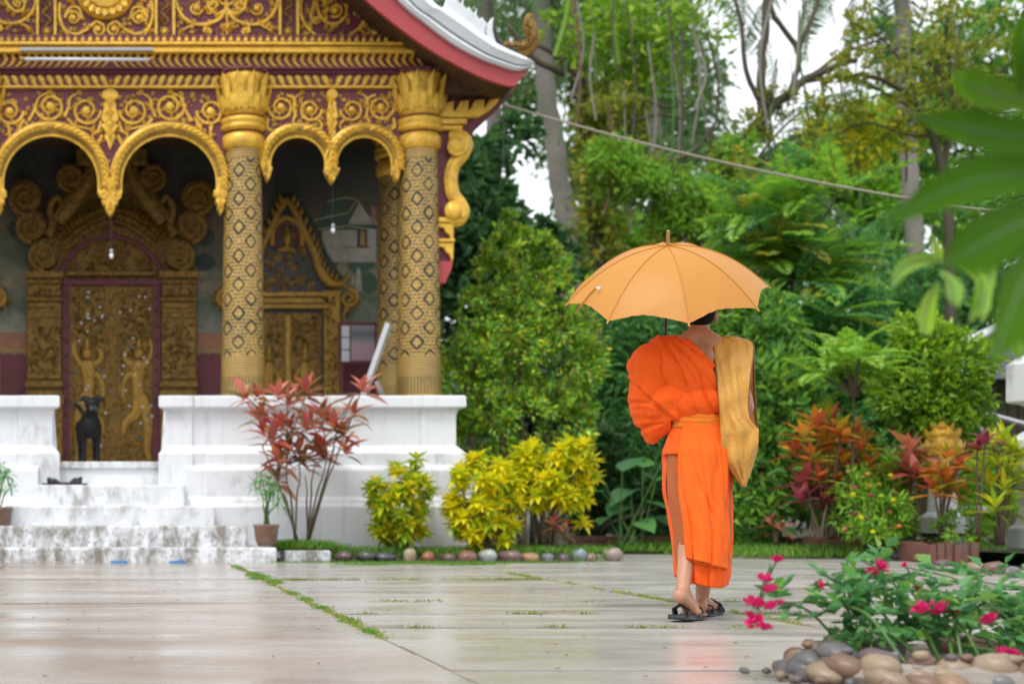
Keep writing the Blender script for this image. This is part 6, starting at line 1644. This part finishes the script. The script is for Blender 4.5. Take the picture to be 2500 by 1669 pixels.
# ---- stone plinth slabs behind the red plants
for i, (x0, x1, y0, y1, Y, m_) in enumerate(((2310, 2420, 1236, 1250, 16.2, 'plaster_worn'), (2330, 2400, 1250, 1300, 16.4, 'plaster_old'))):
    o = MB().box((PX(x0, Y), Y, PZ(y1, Y)), (PX(x1, Y), Y + .5, PZ(y0, Y))).build('stone_plinth', m_, at=P((x0 + x1) / 2, y1, Y), bevel=.012)
    tag(o, ('flat whitewashed slab behind the coral cordyline', 'stained block carrying the whitewashed slab')[i], 'plinth')
# ---- white shrine post
shr = thing('shrine_post', 'white masonry spirit-house post with lantern box at the garden edge', 'shrine', P(2618, 1320, 14.6))
c = P(2618, 1320, 14.6); s_ = 14.6 / F * 1.414
def sq(name, prof): 
    mb = MB().lathe((0, 0), [(r * s_, PZ(y, 14.6)) for r, y in prof], 4); q = math.cos(PI / 4)
    mb.v = [(c.x + (x - y) * q, c.y + (x + y) * q, z) for x, y, z in mb.v]; return mb.build(name, 'plaster', shr, bevel=.01)
sq('foot', [(20, 1340), (98, 1340), (98, 1290), (86, 1280), (80, 1240), (84, 1200), (84, 1110), (96, 1090), (96, 1070), (74, 1050)])
sq('shaft', [(70, 1060), (62, 1030), (60, 1000), (76, 985), (90, 978)])
sq('lantern_box', [(92, 980), (100, 976), (100, 882), (92, 876)])
sq('cap', [(96, 880), (86, 868), (50, 845), (26, 835), (10, 780)])
MB().box((c.x - .16, c.y - .43, PZ(968, 14.6)), (c.x + .16, c.y - .40, PZ(890, 14.6))).build('lantern_panel', 'brown', shr)
MB().box((c.x - .19, c.y - .425, PZ(973, 14.6)), (c.x + .19, c.y - .41, PZ(885, 14.6))).build('lantern_frame', 'gold', shr)

# ---- timber house with tiled roof beyond the shrub
HY = 24
hs_ = thing('timber_house', 'dark timber house with grey tiled roof and white ridge beyond the shrubs', 'house', P(2480, 1290, HY))
MB().box((PX(2370, HY), HY + .1, -.02), (PX(2760, HY), HY + 4, PZ(905, HY))).build('wall', 'brown', hs_)
for k in range(16): MB().box((PX(2372 + k * 24, HY), HY + .06, PZ(1240, HY)), (PX(2372 + k * 24 + 21, HY), HY + .11, PZ(950, HY))).build('plank', 'bark', hs_)
MB().box((PX(2350, HY), HY - .1, PZ(950, HY)), (PX(2780, HY), HY + .05, PZ(928, HY))).build('eave_beam', 'bark', hs_)
tile = MB().box((-.075, -.12, -.012), (.075, .12, .012)).mesh('roof_tile', paint('grey_tile', (.06, .062, .072), .7, 0, .35, 6, 30, .3))
for r_i in range(11):
    for k in range(26):
        zz = PZ(925, HY) + r_i * .082; yy = HY - .45 + r_i * .17; x = PX(2352, HY) + k * .155 + (r_i % 2) * .07 + r_i * .10
        link('roof_tile', tile, hs_, (x, yy, zz), rot=(math.radians(24), 0, 0))
V0 = [P(2312, 856, HY + .3), P(2455, 792, HY + 1.6)]
MB().tube([V0[0], V0[1], V0[1] + Vector((2, .2, .1))], .085, 6).build('ridge', 'white', hs_)
MB().tube([P(2388, 1004, 20), P(2520, 1040, 20)], .035, 6).build('rail', 'steel', hs_)
MB().tube([P(2392, 1002, 20), P(2400, 1300, 20)], .03, 6).build('rail_post', 'steel', hs_)
# ================================================================== tall trees
def tree(name, label, base, polys, blobs, n, size, mat, bark='bark', aspect=.45, extra=(), cat='tree', **k):
    o = thing(name, label, cat, P(*base))
    limbs(o, polys, bark)
    if blobs: crown(o, blobs, n, size, mat, 'crown', aspect, **k)
    for bl_, n2, s2, m2, nm in extra: crown(o, bl_, n2, s2, m2, nm, aspect, shell=.1, spread=.22, clump=12)
    return o
tree('dark_tree', 'dark leafy tree just past the temple corner with sky showing through', (1150, 1262, 24), [([(1150, 1262, 24), (1145, 900, 24), (1160, 600, 24), (1150, 430, 24)], 16, 6), ([(1155, 620, 24), (1230, 520, 24), (1260, 450, 24)], 7, 3), ([(1150, 700, 24), (1090, 560, 24)], 7, 3)],
     [(1120, 470, 24, 90, 110), (1180, 400, 24.5, 80, 70), (1150, 600, 24, 130, 120), (1230, 640, 24, 90, 80), (1100, 760, 24, 110, 130), (1290, 700, 24.6, 90, 90), (1350, 620, 25, 60, 60), (1225, 500, 24, 60, 50), (1300, 560, 25, 50, 50), (1260, 330, 25, 50, 50)], 10500, .19, 'dark', aspect=.5, shell=.3)
def palm(label, base, trunk, r0, r1, head, nf, L, Yh, mat='palm', drp=(1.2, 2.2), name='coconut_palm', bark='bark_pale', ll=.7):
    o = thing(name, label, 'palm tree', P(*base))
    limbs(o, [(trunk, r0, r1)], bark, n=12)
    h_ = np.array(P(*head)); cs = []
    for k in range(nf): cs.append(arc(h_, k * 2.4 + rng.uniform(0, .4), rng.uniform(-.2, 1.1), L * rng.uniform(.8, 1.1), rng.uniform(*drp), 12))
    o0 = np.array(org(o))
    link('fronds', frond_mesh('fronds', [c_ - o0 for c_ in cs], 44, ll, .05, mat, .45, -.15), o, org(o))
    mb = MB()
    for c_ in cs: mb.tube([Vector(x) for x in c_], list(np.linspace(.035, .008, len(c_))), 5)
    mb.build('frond_stalks', 'stem_green', o)
    return o
palm('pale-trunked coconut palm leaning behind the temple eave', (1398, 1255, 30), [(1398, 1255, 30), (1392, 640, 30), (1372, 480, 30), (1345, 300, 30), (1325, 120, 30), (1316, -120, 30)], 27, 21, (1316, -120, 30), 20, 4.4, 30)
palm('second pale palm trunk seen under the temple eave', (1215, 1255, 33), [(1215, 1255, 33), (1212, 500, 33), (1205, 300, 33), (1188, 60, 33), (1180, -150, 33)], 22, 17, (1180, -150, 33), 16, 4.4, 33)
palm('tall palm with grey ringed trunk beside the dangling foliage', (2242, 1255, 29), [(2242, 1255, 29), (2238, 700, 29), (2222, 430, 29), (2205, 160, 29), (2196, -160, 29)], 21, 17, (2196, -160, 29), 18, 4.2, 29)
palm('palm with broad drooping fronds behind the forked tree', (1620, 1255, 33), [(1620, 1255, 33), (1610, 600, 33), (1590, 200, 33), (1585, -60, 33)], 18, 15, (1590, -60, 33), 26, 5.4, 33)
palm('low palm with feathery fronds arching across the fork', (1840, 1255, 27), [(1840, 1255, 27), (1838, 700, 27), (1832, 440, 27)], 16, 13, (1830, 420, 27), 13, 2.9, 27, drp=(.9, 1.6))

# brown-barked tree with vines
VT = tree('vine_tree', 'brown-barked tree hung with creepers behind the pale palm trunk', (1470, 1257, 27), [([(1470, 1257, 27), (1462, 700, 27), (1448, 500, 27), (1440, 350, 27), (1415, 180, 27), (1390, -40, 27)], 22, 13),
     ([(1440, 360, 27), (1470, 300, 27), (1500, 200, 27), (1560, 80, 27), (1580, -30, 27)], 11, 6), ([(1500, 210, 27), (1440, 90, 27), (1425, 20, 27)], 6, 3), ([(1420, 200, 27), (1350, 130, 27), (1280, 100, 27)], 8, 4), ([(1445, 420, 27), (1480, 330, 27), (1530, 250, 27), (1545, 120, 27)], 7, 3), ([(1380, 180, 26), (1300, 140, 26), (1240, 60, 26)], 10, 5)],
     [(1440, 300, 27, 45, 90), (1450, 430, 27, 50, 90), (1500, 280, 27, 70, 70), (1470, 560, 27, 60, 80)], 2600, .17, 'olive', shell=.1, spread=.3, extra=(([(1560, 100, 26, 190, 90), (1640, 70, 26, 150, 90), (1490, 60, 26, 150, 90), (1600, 200, 26, 110, 70)], 1500, .19, 'lime', 'bright_foliage'),))
# forked tree draped with moss and creepers
FT = tree('forked_tree', 'big forked tree with trunk and limbs draped in green creepers', (1642, 1258, 25), [([(1642, 1258, 25), (1642, 700, 25), (1640, 540, 25), (1630, 500, 25)], 24, 20),
     ([(1632, 510, 25), (1600, 460, 25), (1540, 420, 25), (1470, 400, 25)], 18, 10), ([(1690, 1258, 25.3), (1690, 640, 25.3), (1712, 520, 25.2), (1760, 420, 25), (1830, 330, 25), (1900, 250, 25), (1990, 180, 25), (2090, 150, 25)], 24, 7),
     ([(1862, 290, 25), (1858, 180, 25), (1868, 60, 25), (1872, -40, 25)], 12, 9), ([(1856, 250, 25), (1820, 170, 25), (1810, 60, 25), (1785, -30, 25)], 7, 4), ([(1930, 230, 25), (1950, 130, 25), (1890, 40, 25), (1880, -20, 25)], 8, 5), ([(1945, 130, 25), (1980, 50, 25), (2010, -30, 25)], 7, 4),
     ([(1990, 180, 25), (2060, 130, 25), (2170, 90, 25)], 6, 3), ([(1960, 200, 25), (2080, 190, 25), (2200, 250, 25)], 6, 3), ([(2000, 170, 25), (2010, 230, 25), (1995, 270, 25), (2020, 340, 25)], 5, 3), ([(1620, 400, 24.6), (1690, 370, 24.6), (1745, 300, 24.6)], 6, 3), ([(1500, 230, 25), (1560, 240, 25), (1640, 260, 25), (1700, 200, 25)], 5, 2.5), ([(1540, 300, 25), (1600, 280, 25), (1670, 290, 25)], 5, 2.5)],
     [(1640, 520, 25, 50, 60), (1560, 430, 24.8, 100, 55), (1480, 400, 24.8, 60, 60), (1620, 600, 24.8, 40, 50), (1500, 250, 24.9, 60, 40), (1690, 560, 25, 40, 70), (1730, 470, 25, 50, 60), (1780, 390, 25, 50, 50), (1840, 320, 25, 45, 40), (1900, 250, 25, 40, 35), (1680, 680, 25, 60, 80)], 6500, .13, 'olive', aspect=.35, shell=.2, spread=.22,
     extra=(([(1560, 440, 24.6, 110, 50), (1640, 540, 24.7, 50, 60), (1720, 500, 24.8, 50, 90), (1800, 370, 24.8, 50, 40), (1500, 390, 24.6, 60, 50)], 5000, .13, 'fresh', 'creeper'),))
# hanging lianas
for i, (x, y0, y1, Y) in enumerate(((1480, -40, 160, 25.5), (1545, -40, 260, 26), (1395, -40, 140, 25.8))):
    p0, p1 = P(x, y0, Y), P(x + (28, 40, -40)[i], y1, Y)
    o = MB().tube(smooth_line([tuple(p0), tuple(p0.lerp(p1, .5) + Vector((.05, 0, 0))), tuple(p1)], 6), .055, 6).build('hanging_frond_stalk', 'mango', at=p0)
    tag(o, ('yellow-green palm stalk hanging between the branches', 'long yellow-green palm stalk hanging over the creepers', 'yellow-green palm stalk hanging by the pale trunk')[i], 'palm stalk')
# canopy with thin twigs in the upper corner
TW = tree('twiggy_tree', 'thin-branched tree with sparse yellowing leaves over the feathery tree', (2330, 1257, 24), [([(2330, 1257, 24), (2320, 700, 24), (2300, 420, 24), (2240, 260, 24), (2140, 190, 24), (2040, 180, 24)], 14, 3),
     ([(2300, 420, 24), (2330, 250, 24), (2310, 80, 24), (2330, -40, 24)], 8, 4), ([(2240, 260, 24), (2200, 150, 24), (2120, 60, 24)], 5, 2), ([(2310, 200, 24), (2230, 120, 24), (2140, 130, 24), (2060, 110, 24)], 4, 2), ([(2320, 330, 24), (2220, 330, 24), (2120, 300, 24), (2040, 330, 24)], 4, 2), ([(2320, 300, 24), (2420, 200, 24), (2500, 120, 24)], 5, 3), ([(2250, 290, 24), (2170, 230, 24), (2100, 250, 24)], 3.5, 1.5)],
     [(2320, 60, 24, 130, 70), (2250, 170, 24, 120, 60), (2140, 150, 24, 110, 60), (2380, 180, 24, 110, 80), (2330, 300, 24, 120, 70), (2160, 270, 24, 110, 60), (2050, 230, 24, 70, 60), (2010, 330, 24, 60, 60), (2080, 60, 24, 70, 40)], 2600, .13, 'olive', shell=.2, extra=(([(2050, 330, 24.5, 80, 90), (2160, 330, 24.5, 80, 90)], 1100, .14, 'yellowgreen', 'yellow_foliage'),))
# broad-leaved trees closing the view
far = [
 ('broad green tree filling the gap above the hedge', 1450, 34, [(1430, 620, 32, 190, 90), (1560, 700, 32, 170, 110), (1400, 760, 32, 170, 120), (1560, 860, 31, 170, 130)], 9000, .24, 'fresh'),
 ('dim blue-green tree deep behind the vine tree', 1500, 42, [(1470, 130, 42, 180, 120), (1560, 330, 42, 170, 130), (1420, 420, 42, 110, 130), (1640, 200, 42, 110, 150), (1500, 540, 41, 140, 110), (1700, 420, 42, 60, 90), (1200, 70, 42, 170, 70), (1320, 200, 42, 90, 90)], 9500, .30, 'palm'),
 ('light green tree behind the low palm', 2000, 38, [(1990, 420, 38, 120, 80), (2100, 360, 38, 120, 120), (2060, 520, 38, 150, 120), (1900, 470, 38, 100, 70), (1800, 560, 37, 110, 100)], 7500, .26, 'fresh'),
 ('tall green tree rising behind the twiggy branches', 2300, 40, [(2280, 200, 40, 150, 140), (2420, 140, 40, 150, 150), (2380, 380, 40, 170, 160), (2200, 420, 39, 120, 140), (2480, 560, 39, 140, 170), (2290, 620, 38, 180, 140), (2150, 100, 41, 70, 50)], 12000, .28, 'mid'),
 ('shaded tree behind the feathery tree', 1980, 30, [(1800, 700, 28, 120, 110), (1950, 700, 30, 140, 120), (2120, 680, 30, 140, 130), (2060, 860, 30, 180, 130), (2240, 760, 28, 120, 130), (1840, 900, 28, 140, 150)], 11000, .22, 'teal'),
 ('dark tree behind the timber house', 2420, 34, [(2440, 780, 34, 160, 110), (2330, 760, 34, 110, 90), (2520, 900, 34, 120, 100)], 5200, .24, 'dark'),
 ('dark tree behind the hedge and dark thicket', 1400, 29, [(1350, 900, 29, 180, 140), (1500, 1000, 29, 170, 140), (1320, 1080, 28, 190, 130), (1650, 960, 29, 160, 150), (1180, 980, 28, 150, 160), (1560, 1160, 28, 170, 100)], 9500, .24, 'dark'),
 ('broad tree at the far end of the garden bed', 1900, 29, [(1780, 1060, 27, 140, 150), (1950, 1080, 27, 160, 130), (2120, 1060, 27, 150, 130), (2320, 1120, 28, 190, 120), (2500, 1100, 28, 130, 150)], 9500, .22, 'mid'),
]
for lab, px, Y, blobs, n, size, mat in far:
    top = min(b_[1] for b_ in blobs); yb = CY + .6 * F / Y
    tree('broadleaf_tree', lab, (px, yb, Y), [([(px, yb, Y), (px + 10, (yb + top) / 2, Y), (blobs[0][0], blobs[0][1], blobs[0][2])], 13, 5)] + [([(px + 8, (yb + b_[1]) / 2, Y), (b_[0], b_[1], b_[2])], 6, 3) for b_ in blobs[1:4]], blobs, n, size, mat, aspect=.5, shell=.35)

# ================================================================== close leaves overhanging at the side
fl = thing('plumeria_tree', 'low tree whose large dark green oval leaves overhang close at hand', 'tree', (2.08, 2.8, 0))
MB().tube(smooth_line([(2.08, 2.8, -.02), (2.02, 2.75, .35), (1.90, 2.66, .62), tuple(P(2700, 900, 2.6))], 5), list(np.linspace(.035, .014, 16)), 9).build('trunk', 'bark', fl, smooth=True)
def flat_leaf(pts_mid, half, mat, parent, name='leaf', n=14, cup=.25, lift=None):
    """leaf along a pixel centre line with given half widths (pixels); (px,py,Y)"""
    m_ = smooth_line([tuple(P(*p)) for p in pts_mid], n // (len(pts_mid) - 1) + 1); k = len(m_)
    hw = np.interp(np.linspace(0, 1, k), np.linspace(0, 1, len(half)), half)
    vs = []; Yv = pts_mid[0][2]
    for i, p in enumerate(m_):
        a, b_ = Vector(m_[max(i - 1, 0)]), Vector(m_[min(i + 1, k - 1)]); d = (b_ - a).normalized()
        s_ = d.cross(Vector((0, 1, 0))).normalized(); w = hw[i] * Yv / F; p = Vector(p); yv = Vector((0, -1, 0))
        for q in (-1, -.55, 0, .55, 1): vs.append(p + s_ * w * q + yv * w * cup * (q * q) )
    fs_ = [(5 * i + j, 5 * i + j + 1, 5 * i + j + 6, 5 * i + j + 5) for i in range(k - 1) for j in range(4)]
    o = MB().add(vs, fs_).build(name, mat, parent, smooth=True)
    MB().tube([Vector(p) - Vector((0, .001, 0)) for p in m_], .0007 * Yv, 5).build('midrib', 'stem_green', o)
    return o
for mid, half in (
    ([(2560, 330, 1.3), (2450, 330, 1.25), (2340, 310, 1.2), (2230, 285, 1.18)], [20, 52, 58, 40, 4]),
    ([(2560, 250, 1.3), (2470, 240, 1.25), (2380, 215, 1.2), (2320, 180, 1.2)], [20, 40, 48, 46, 6]),
    ([(2520, 10, 1.2), (2500, 120, 1.2), (2492, 230, 1.22)], [20, 46, 40, 6]),
    ([(2560, 430, 1.25), (2430, 430, 1.2), (2300, 470, 1.15), (2150, 548, 1.12)], [20, 60, 62, 40, 4]),
    ([(2560, 520, 1.22), (2460, 560, 1.15), (2370, 610, 1.1), (2300, 640, 1.08)], [20, 70, 74, 56, 8]),
    ([(2570, 560, 1.2), (2500, 680, 1.1), (2460, 780, 1.05), (2420, 880, 1.02)], [20, 56, 70, 50, 6]),
    ([(2580, 620, 1.2), (2530, 760, 1.1), (2520, 880, 1.08)], [20, 60, 50, 6]),
    ([(2560, 380, 1.4), (2460, 400, 1.42), (2350, 415, 1.45)], [18, 50, 44, 4])):
    flat_leaf([(x_, y_, z_ * 1.95) for x_, y_, z_ in mid], [q * .86 for q in half], 'plumeria', fl)
MB().tube([P(2700, 900, 2.6), P(2620, 620, 2.5), P(2565, 430, 2.47), P(2540, 150, 2.45), P(2535, -60, 2.45)], [.012, .011, .010, .008, .006], 8).build('twig', 'bark', fl)
mg = thing('sapling', 'sapling with a spray of bright yellow-green pointed leaves below the dark oval ones', 'tree', (2.62, 3.45, 0))
MB().tube(smooth_line([(2.62, 3.45, -.02), (2.60, 3.42, .5), (2.50, 3.38, 1.0), tuple(P(2620, 560, 3.3))], 5), list(np.linspace(.028, .010, 16)), 8).build('trunk', 'bark', mg, smooth=True)
for mid, half in (
    ([(2290, 640, 3.2), (2250, 635, 3.18), (2200, 655, 3.15), (2175, 705, 3.12)], [4, 16, 19, 3]),
    ([(2290, 690, 3.2), (2265, 740, 3.18), (2255, 790, 3.15), (2262, 820, 3.12)], [4, 20, 24, 3]),
    ([(2300, 660, 3.2), (2320, 690, 3.15), (2325, 720, 3.1), (2335, 750, 3.08)], [8, 30, 24, 3]),
    ([(2330, 640, 3.2), (2390, 680, 3.2), (2385, 740, 3.15), (2365, 790, 3.1)], [5, 16, 18, 2]),
    ([(2430, 640, 3.2), (2410, 690, 3.2), (2400, 740, 3.15), (2395, 790, 3.1)], [5, 16, 18, 2]),
    ([(2275, 575, 3.2), (2285, 610, 3.2), (2292, 640, 3.2)], [3, 14, 5]),
    ([(2360, 600, 3.2), (2385, 640, 3.2), (2410, 660, 3.2)], [3, 16, 5]),
    ([(2490, 780, 3.1), (2480, 840, 3.1), (2488, 880, 3.1)], [3, 22, 3])):
    flat_leaf(mid, half, 'mango', mg, cup=.4)
MB().tube([P(2620, 560, 3.3), P(2500, 600, 3.25), P(2400, 630, 3.2), P(2290, 645, 3.2)], [.01, .008, .006, .004], 6).build('twig', 'stem_green', mg)

M['mortar'] = paint('grey_mortar', (.26, .23, .20), .8, 0, .3, 20, 60, .6)
# ================================================================== rose planter
RP = thing('rose_planter', 'ring of mortared river stones round the rose bed', 'planter', (3.25, 5.3, 0))
pc, prx, pry = Vector((3.36, 4.84, 0)), .98, .45
r_ = random.Random(4)
for lay, (n_, z_, k_) in enumerate(((46, .024, 1.02), (44, .054, .99), (40, .078, .93))):
    for i in range(n_):
        a = 2 * PI * (i + .5 * lay) / n_ + r_.uniform(-.03, .03)
        s_ = r_.uniform(.038, .066)
        link('stone', STN[(i * 4 + lay) % 9], RP, (pc.x + prx * k_ * math.cos(a), pc.y + pry * k_ * math.sin(a), z_ + r_.uniform(-.012, .012)), rot=(r_.uniform(-.3, .3), r_.uniform(-.3, .3), a + PI / 2 + r_.uniform(-.3, .3)), scale=(s_ * 1.25, s_ * .85, s_ * .72))
MB().tube([(pc.x + prx * .975 * math.cos(a), pc.y + pry * .975 * math.sin(a), .035) for a in np.linspace(0, 2 * PI, 60)], .048, 8, cap=False).build('mortar', 'mortar', RP)
for i in range(150):
    a = r_.uniform(0, 2 * PI); lay = r_.random()
    k_ = 1.07 if lay < .5 else .93; z_ = r_.uniform(.0, .02) if lay < .5 else .098
    s_ = r_.uniform(.012, .024)
    link('pebble', STN[i % 9], RP, (pc.x + prx * (k_ + r_.uniform(-.03, .05)) * math.cos(a), pc.y + pry * (k_ + r_.uniform(-.03, .05)) * math.sin(a), z_ + s_ * .5), rot=(0, 0, r_.uniform(0, 6)), scale=(s_ * 1.2, s_, s_ * .8))
MB().lathe((0, 0), [(.0, .0), (.95, .0), (.95, .065), (.3, .08), (.01, .08)], 30).build('soil', 'soil', RP)
so = bpy.data.objects['rose_planter'].children[-1]
me = so.data
for v in me.vertices:
    w = v.co + org(RP); v.co = Vector((pc.x + w.x * prx, pc.y + w.y * pry, w.z)) - org(RP)
rs = thing('rose_bush', 'rose bush with magenta blooms growing in the stone ring', 'shrub', (3.3, 5.3, .14))
o0 = np.array(org(rs))
Pn, Dn, Nn, Ln = [], [], [], []
canes = []
for (x, y, Y) in ((1990, 1420, 5.0), (2030, 1400, 5.1), (2080, 1355, 5.2), (2010, 1480, 5.0), (1900, 1470, 5.0), (2110, 1430, 5.1), (2150, 1395, 5.2), (2200, 1380, 5.4), (2240, 1440, 5.1), (2260, 1490, 5.0), (2300, 1490, 5.0), (2330, 1440, 5.3), (2370, 1480, 5.2), (2415, 1520, 5.0), (2450, 1460, 5.3), (2490, 1500, 5.2), (2180, 1500, 5.0), (2130, 1520, 5.0), (2060, 1520, 5.0), (2350, 1560, 5.0), (2440, 1570, 5.0), (2220, 1560, 5.0), (1850, 1480, 5.0), (2290, 1550, 5.1), (2400, 1420, 5.5), (2480, 1430, 5.5)):
    t_ = np.array(P(x, y, Y)); b_ = np.array([min(max(t_[0] + rng.normal() * .1 + (.25 if t_[0] < 2.5 else 0), 2.6), 4.1), 4.88 + rng.normal() * .12, .07])
    m1 = b_ * .5 + t_ * .5 + np.array([0, 0, .08]); c_ = np.array(smooth_line([tuple(b_), tuple(m1), tuple(t_)], 6)); canes.append(c_)
    MB().tube([Vector(q) for q in c_], list(np.linspace(.006, .003, len(c_))), 5).build('cane', 'stem_green', rs)
    for q in c_[3:]:
        for j in range(int(rng.choice([0, 0, 1, 1, 2]))):
            d = unit(rng.normal(size=3) + np.array([0, 0, .2])); k = 5
            for e in range(k):
                Pn.append(q + d * (.02 + .022 * (e // 2 + 1)) ); side = unit(np.cross(d, [0, 0, 1.]) + 1e-6) * (1 if e % 2 else -1)
                Dn.append(unit(d * .6 + side * (.9 if e < 4 else 0))); Nn.append(unit(np.array([0, 0, 1.]) + rng.normal(size=3) * .5)); Ln.append(.048 * rng.uniform(.7, 1.6))
link('foliage', leaf_mesh('foliage', np.array(Pn) - o0, np.array(Dn), np.array(Nn), np.array(Ln), np.array(Ln) * .68, 'rose_leaf', .12), rs, org(rs))
M['rose'] = leafmat('rose_petal', [(.58, .006, .10), (.66, .012, .16), (.46, .004, .06), (.72, .03, .20)], .5, .25)
def rose_mesh(seed):
    r2 = random.Random(seed); mb = MB()
    for ring, (n_, rad, h, tilt) in enumerate(((3, .25, .95, .15), (5, .55, .85, .45), (6, .85, .55, .85))):
        for k in range(n_):
            a = 2 * PI * (k + ring * .4) / n_ + r2.uniform(-.2, .2); wd = .75 * rad + .25
            vs = []
            for i in range(4):
                for j in range(5):
                    u_ = (j / 4 - .5) * 2; t_ = i / 3
                    rr = rad * (.35 + .65 * t_ ** (1 + tilt * .2)) + .18 * tilt * t_ * t_; aa = a + u_ * wd * (.35 + .65 * math.sin(PI * (.15 + .7 * t_))) / max(rad + .25, .3) * .62
                    vs.append((rr * math.cos(aa), rr * math.sin(aa), h * t_ * (1 - .12 * u_ * u_) - .3 + r2.uniform(-.02, .02)))
            mb.add(vs, [(i * 5 + j, i * 5 + j + 1, i * 5 + j + 6, i * 5 + j + 5) for i in range(3) for j in range(4)])
    mb.ball((0, 0, .15), (.3, .3, .4), 8, 6); return mb.mesh('bloom', 'rose', True)
RM = [rose_mesh(i) for i in range(4)]
for i, (x, y, Y, s_) in enumerate(((1897, 1365, 4.75, 17), (1868, 1412, 4.7, 18), (1880, 1438, 4.7, 18), (1840, 1472, 4.7, 24), (1885, 1478, 4.7, 20), (1842, 1516, 4.7, 22), (1866, 1530, 4.7, 18), (1830, 1500, 4.72, 14), (1905, 1470, 4.75, 13), (2150, 1382, 4.95, 24), (2128, 1396, 4.95, 16), (2209, 1378, 5.1, 9), (2003, 1428, 4.85, 13), (2240, 1434, 5.0, 15), (2252, 1484, 4.75, 30), (2296, 1486, 4.8, 25), (2330, 1490, 4.85, 14), (2416, 1512, 4.75, 27), (2450, 1592, 4.62, 18), (2475, 1596, 4.62, 20))):
    k_ = s_ * Y / F * 1.05
    link('bloom', RM[i % 4], rs, P(x, y, Y), rot=(rng.uniform(.2, 1.2), rng.uniform(-.5, .5), rng.uniform(0, 6)), scale=(k_, k_, k_))
    q = min(canes, key=lambda c: np.linalg.norm(c[-1] - np.array(P(x, y, Y))))[-1]
    MB().tube([Vector(q), (Vector(q) + P(x, y, Y)) / 2 + Vector((0, 0, .01)), P(x, y, Y)], .003, 5).build('cane', 'stem_green', rs)

# ---- bits of leaf and grit washed over the paving
n_ = 260
pp = np.stack([rng.uniform(-1.5, 7.5, n_), 4.5 + 9.5 * rng.random(n_) ** 1.3, np.full(n_, .008)], 1)
dd = unit(np.stack([rng.normal(size=n_), rng.normal(size=n_), rng.uniform(0, .25, n_)], 1))
M['litter'] = leafmat('leaf_litter_colours', [(.05, .035, .02), (.10, .06, .02), (.03, .025, .02), (.16, .12, .03)], .6, 0)
lt = link('leaf_litter', leaf_mesh('leaf_litter', pp, dd, np.tile([0, 0, 1.], (n_, 1)), rng.uniform(.008, .03, n_), .010, 'litter'), None, kind='stuff')

# ---- thin creepers dangling from the limbs of the forked tree and its neighbours
r_ = random.Random(21)
for k in range(46):
    x = r_.choice((r_.uniform(1380, 1760), r_.uniform(1880, 2360))); y0 = r_.uniform(-40, 300); L = r_.uniform(120, 380); Y = 24.3 + r_.random()
    p0, p1 = P(x, y0, Y), P(x + r_.uniform(-25, 25), y0 + L, Y)
    m_ = p0.lerp(p1, .5) + Vector((r_.uniform(-.2, .2), 0, 0))
    MB().tube(smooth_line([tuple(p0), tuple(m_), tuple(p1)], 5), r_.uniform(.008, .022), 5).build('creeper_strand', r_.choice(('bark', 'bark_red', 'stem_green', 'bark_pale')), FT if x < 1800 else TW)
